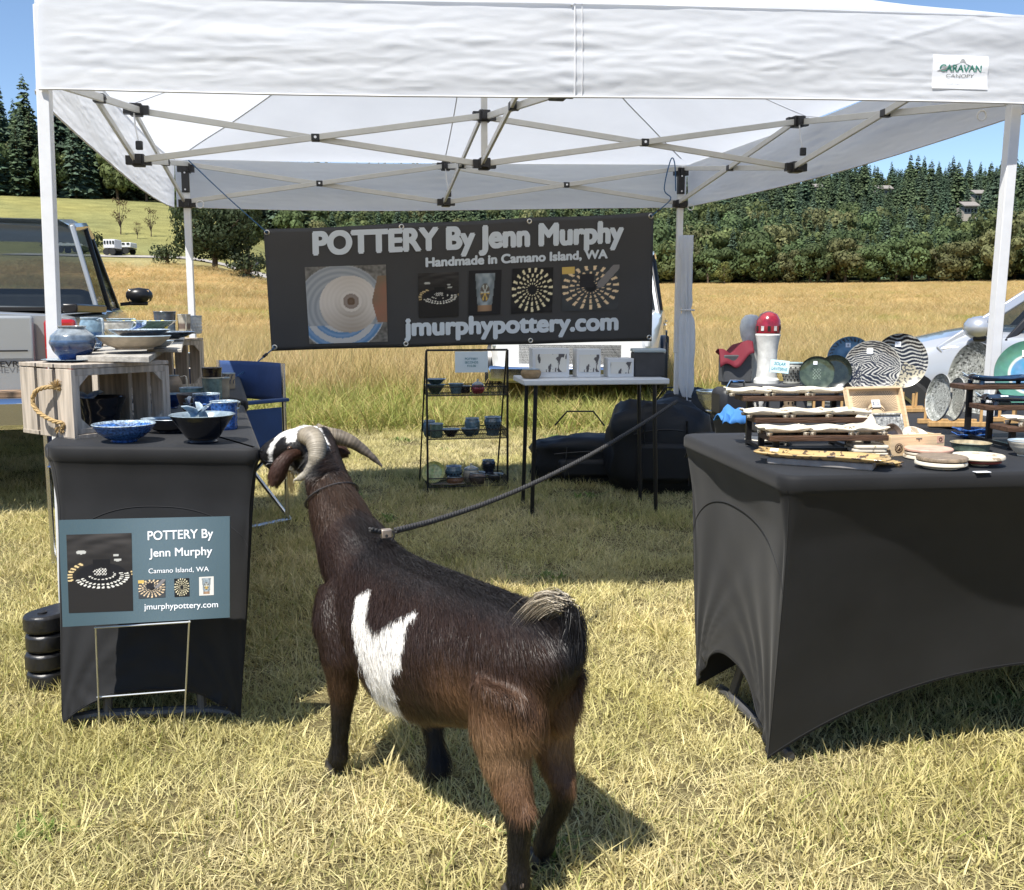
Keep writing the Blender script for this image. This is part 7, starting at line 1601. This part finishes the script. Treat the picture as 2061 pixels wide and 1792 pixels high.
# ------------------------------------------------------------------ things under the right back corner
def side_table():
    Tt = thing('side_table', 'small folding table with white top holding printed boxes, behind the leash', 'table', Vector((.42, 5.35, 0)))
    MB().box((.42, 5.35, .715), (.78, .40, .03), Matrix.Rotation(R(8), 3, 'Z')).build('table_top', m_farw, Tt, bevel=.006)
    for x in (-.34, .34):
        for y in (-.16, .16): o = Matrix.Rotation(R(8), 3, 'Z') @ Vector((x, y, 0)); MB().tube([(.42 + o.x, 5.35 + o.y, 0), (.42 + o.x * .94, 5.35 + o.y, .70)], .011, 8).build('leg', m_blackm, Tt)
    m_pr = mat('sketch_print', (.70, .68, .62), .7, noise=1, nscale=38, col2=(.10, .09, .09), thr=(.56, .58), stretch=(1, 1, .35))
    for x, w, h, lb in ((.20, .20, .155, 'white box printed with ink sketches, left on the side table'), (.405, .13, .15, 'narrower pale sketch box beside the larger printed one'), (.58, .14, .10, 'low pale printed box at the centre right of the side table')):
        c = Vector((x, 5.32 + x * .1, .731 + h / 2)); T = thing('printed_box', lb, 'box', c - Vector((0, 0, h / 2))); MB().box(c, (w, .12, h), Matrix.Rotation(R(8), 3, 'Z')).build('box_shell', m_farw, T, bevel=.002, smooth=False); MB().box(c + Vector((.009, -.0615, 0)), (w * .84, .002, h * .62), Matrix.Rotation(R(8), 3, 'Z')).build('sketch_panel', m_pr, T, smooth=False)
    c = Vector((.745, 5.42, .731)); T = thing('dark_box', 'dark grey box with pale lid at the right end of the side table', 'box', c); MB().box(c + Vector((0, 0, .065)), (.17, .16, .13)).build('box_shell', m_greyc, T, bevel=.008); MB().box(c + Vector((0, 0, .140)), (.175, .165, .018)).build('lid', mat('pale_lid', (.4, .46, .48), .5), T, bevel=.005)
    pot('basket', 'round brown woven looking basket under the printed box', 'basket', Vector((.10, 5.22, .731)), .11, .05, 'jar', (.30, .20, .10), BROWN, m=m_clay, px=False)
    # white tote resting on the ground below, khaki bag and black bags
    def blob(name, label, cat, c, size, m_, seed, n=3, lump=.16, zs=1.):
        b = MB(); prof = [(max(.001, math.sin(math.pi * i / 14) ** .6), -math.cos(math.pi * i / 14)) for i in range(15)]; b.lathe(prof, (0, 0, 0), 32); r = 0
        for i, v in enumerate(b.v):
            v = tuple(math.copysign(abs(k) ** .62, k) for k in v); d = 1 + lump * noise.fractal(Vector(v) * 1.6 + Vector((seed, 0, 0)), 1, 2, 3) + .05 * abs(noise.noise(Vector(v) * 5 + Vector((seed, 3, 0)))); z = v[2] * d; z = max(z, -.82); b.v[i] = (v[0] * d * size[0] / 2 + c[0], v[1] * d * size[1] / 2 + c[1], (z + .82) * size[2] / 1.9 + c[2])
        T = thing(name, label, cat, Vector(c)); b.build('bag_body', m_, T, ang=80)
        MB().box((c[0], c[1] - size[1] * .50, size[2] * .36), (size[0] * .55, size[1] * .16, size[2] * .42)).build('pocket', m_, T, bevel=.03)
        MB().tube([(c[0] + size[0] * (-.30 + .60 * k / 8), c[1] - size[1] * .52 + .01 * (k % 2), size[2] * (.66 + .05 * math.sin(k / 8 * 3.14))) for k in range(9)], .004, 5).build('zip', m_trim, T)
        for s_ in (-1, 1): MB().bar((c[0] + s_ * size[0] * .22, c[1] - size[1] * .56, size[2] * .12), (c[0] + s_ * size[0] * .20, c[1] - size[1] * .52, size[2] * .80), .03, .006).build('webbing', m_trim, T)
        return T
    m_blk = mat('black_nylon', (.006, .006, .007), .6, bump=.3, bscale=12); m_kh = mat('khaki_canvas', (.20, .17, .08), .9, noise=.3, nscale=8, bump=.3, bscale=9)
    t = blob('duffel_bag', 'long black duffel bag on the sunlit grass right of the wire shelf', 'bag', (.50, 6.3, 0), (.78, .40, .30), m_blk, 3); MB().tube([(.30, 6.80, .30), (.38, 6.76, .40), (.56, 6.76, .40), (.64, 6.80, .30)], .014, 8, flat=.4).build('strap', m_blk, t)
    t = blob('backpack', 'tall black bag standing between duffel and white cloth roll', 'bag', (.90, 5.95, 0), (.62, .44, .56), m_blk, 8); MB().tube([(.92, 6.33, .50), (.98, 6.29, .60), (1.06, 6.29, .60), (1.12, 6.33, .50)], .012, 8, flat=.4).build('handle', m_blk, t)
    t = blob('backpack', 'black backpack on the ground close behind the right table\'s corner', 'bag', (1.12, 6.25, 0), (.44, .34, .60), m_blk, 12); MB().tube([(.82, 4.60, .40), (.86, 4.56, .52), (.96, 4.56, .52), (1.0, 4.60, .40)], .012, 8, flat=.4).build('handle', m_blk, t)
    # rolled white sidewall tied to the back right leg
    cx, cy = BR.x + .035, BR.y - .075; T = thing('rolled_sidewall', 'white fabric roll hanging down the back right tent leg', 'tent wall', Vector((cx, cy, .28))); b = MB(); 
    def f(u, v):
        a = u * 2 * math.pi; z = .34 + 1.20 * v; r = .024 + .014 * (1 - v) + .014 * math.sin(z * 9) * .4 + .009 * math.sin(a * 5 + z * 4) + .005 * math.sin(a * 9 - z * 7) - (.016 * math.exp(-((v - .62) / .03) ** 2)) - (.016 * math.exp(-((v - .18) / .03) ** 2)); return Vector((cx + math.cos(a) * r * 1.15 + .02 * (1 - v), cy + math.sin(a) * r * .8, z))
    b.grid(f, 44, 60); b.build('fabric_roll', m_fab, T, ang=180)
    for z in (.53, 1.09): MB().tube([(cx + .012 + math.cos(k / 16 * 6.283) * .040, cy + math.sin(k / 16 * 6.283) * .030, z) for k in range(16)], .006, 6, closed=True).build('tie', m_seam, T)
side_table()
# on the second right table: silver and black pieces, blue cloth, red and white pottery
def back_table_items():
    p = Vector((.78, 3.35, ZT)); t = pot('bowl', 'upturned silver dome bowl at the left of the back right table', 'bowl', Vector((.70, 3.42, ZT)), .12, .075, 'bowl', (.42, .44, .46), GREY, m=mat('brushed_metal', (.5, .5, .5), .25, metal=.9, vcol=True), px=False)
    T = thing('black_case', 'black rounded case behind the upper cream trays', 'case', Vector((.69, 3.22, ZT))); MB().box((.72, 3.22, ZT + .05), (.11, .12, .10), Matrix.Rotation(a7, 3, 'Z')).build('case_body', m_blackp, T, bevel=.02); MB().tube([(.69, 3.16, ZT + .10), (.70, 3.15, ZT + .125), (.74, 3.15, ZT + .125), (.75, 3.16, ZT + .10)], .005, 8).build('handle', m_chr, T)
    m_zeb = mat('striped_clay', (.6, .58, .52), .5, noise=1, nscale=30, col2=(.02, .02, .02), thr=(.47, .5), stretch=(3, 3, .6))
    t = thing('vase', 'black and white streaked pot behind the top cream trays', 'vase', Vector((.80, 3.26, ZT))); MB().lathe([(.001, 0), (.034, 0), (.040, .02), (.043, .05), (.036, .075), (.033, .078), (.030, .074), (.036, .05), (.001, .01)], (.80, 3.26, ZT), 30).build('vessel', m_zeb, t)
    T = thing('blue_cloth', 'bright blue crumpled cloth behind the top cream trays', 'cloth', Vector((.66, 3.05, ZT))); MB().grid(lambda u, v: Vector((.64 + .10 * u + .01 * math.sin(v * 7), 2.98 + .12 * v, ZT + .006 + .05 * abs(noise.noise(Vector((u * 3, v * 3, 2)))) + .035 * math.sin(math.pi * u) * math.sin(math.pi * v))), 16, 16).build('cloth_sheet', mat('bright_blue_cloth', (.05, .20, .50), .8), T, solid=.003)
    # tall white jar with dark red dome
    WH = (.66, .66, .62); RD = (.24, .012, .025); b0 = Vector((.878, 3.40, ZT + .101)); T = thing('domed_lantern', 'tall white pottery lantern with dark red dome top, left of the pierced lantern', 'lantern', b0)
    MB().lathe([(.001, 0), (.043, 0), (.043, .012), (.036, .02), (.033, .05), (.033, .10), (.037, .14), (.043, .165), (.040, .17), (.001, .17)][:9], b0, 30, cols=[WH] * 9).build('stem', m_clay, T)
    MB().lathe([(.001, .171), (.041, .171), (.043, .19), (.040, .215), (.028, .236), (.010, .245), (.001, .246)], b0, 30, cols=[RD] * 7).build('dome', m_cer, T)
    for k in range(5): a = R(200 + k * 30); MB().box(b0 + Vector((math.cos(a) * .0405, math.sin(a) * .0405, .188)), (.010, .006, .016), Matrix.Rotation(a + R(90), 3, 'Z')).build('arch_hole', m_cer if k % 2 else mh, T, smooth=False)
    b1 = Vector((.835, 3.47, ZT + .101)); T = thing('round_jar', 'white round topped jar behind the red domed lantern', 'jar', b1); MB().lathe([(.001, 0), (.026, 0), (.028, .10), (.026, .14), (.034, .16), (.038, .19), (.034, .215), (.020, .232), (.001, .235)], b1, 28, cols=[WH] * 9).build('vessel', m_clay, T)
    T = thing('red_cloth', 'dark red cloth draped over a grey stand behind the dark box', 'cloth', Vector((.775, 3.43, ZT + .101))); 
    MB().box((.775, 3.43, ZT + .150), (.10, .06, .095), Matrix.Rotation(a7, 3, 'Z')).build('stand', m_dkw, T, bevel=.004)
    MB().grid(lambda u, v: Vector((.715 + .115 * u, 3.385 + .09 * v, ZT + .205 + .045 * u ** 2 + .012 * math.sin(u * 9 + v * 3) - .05 * (1 - min(1, v * 3)) )), 20, 12).build('cloth_sheet', mat('dark_red_cloth', (.14, .006, .018), .8), T, solid=.004)
back_table_items()
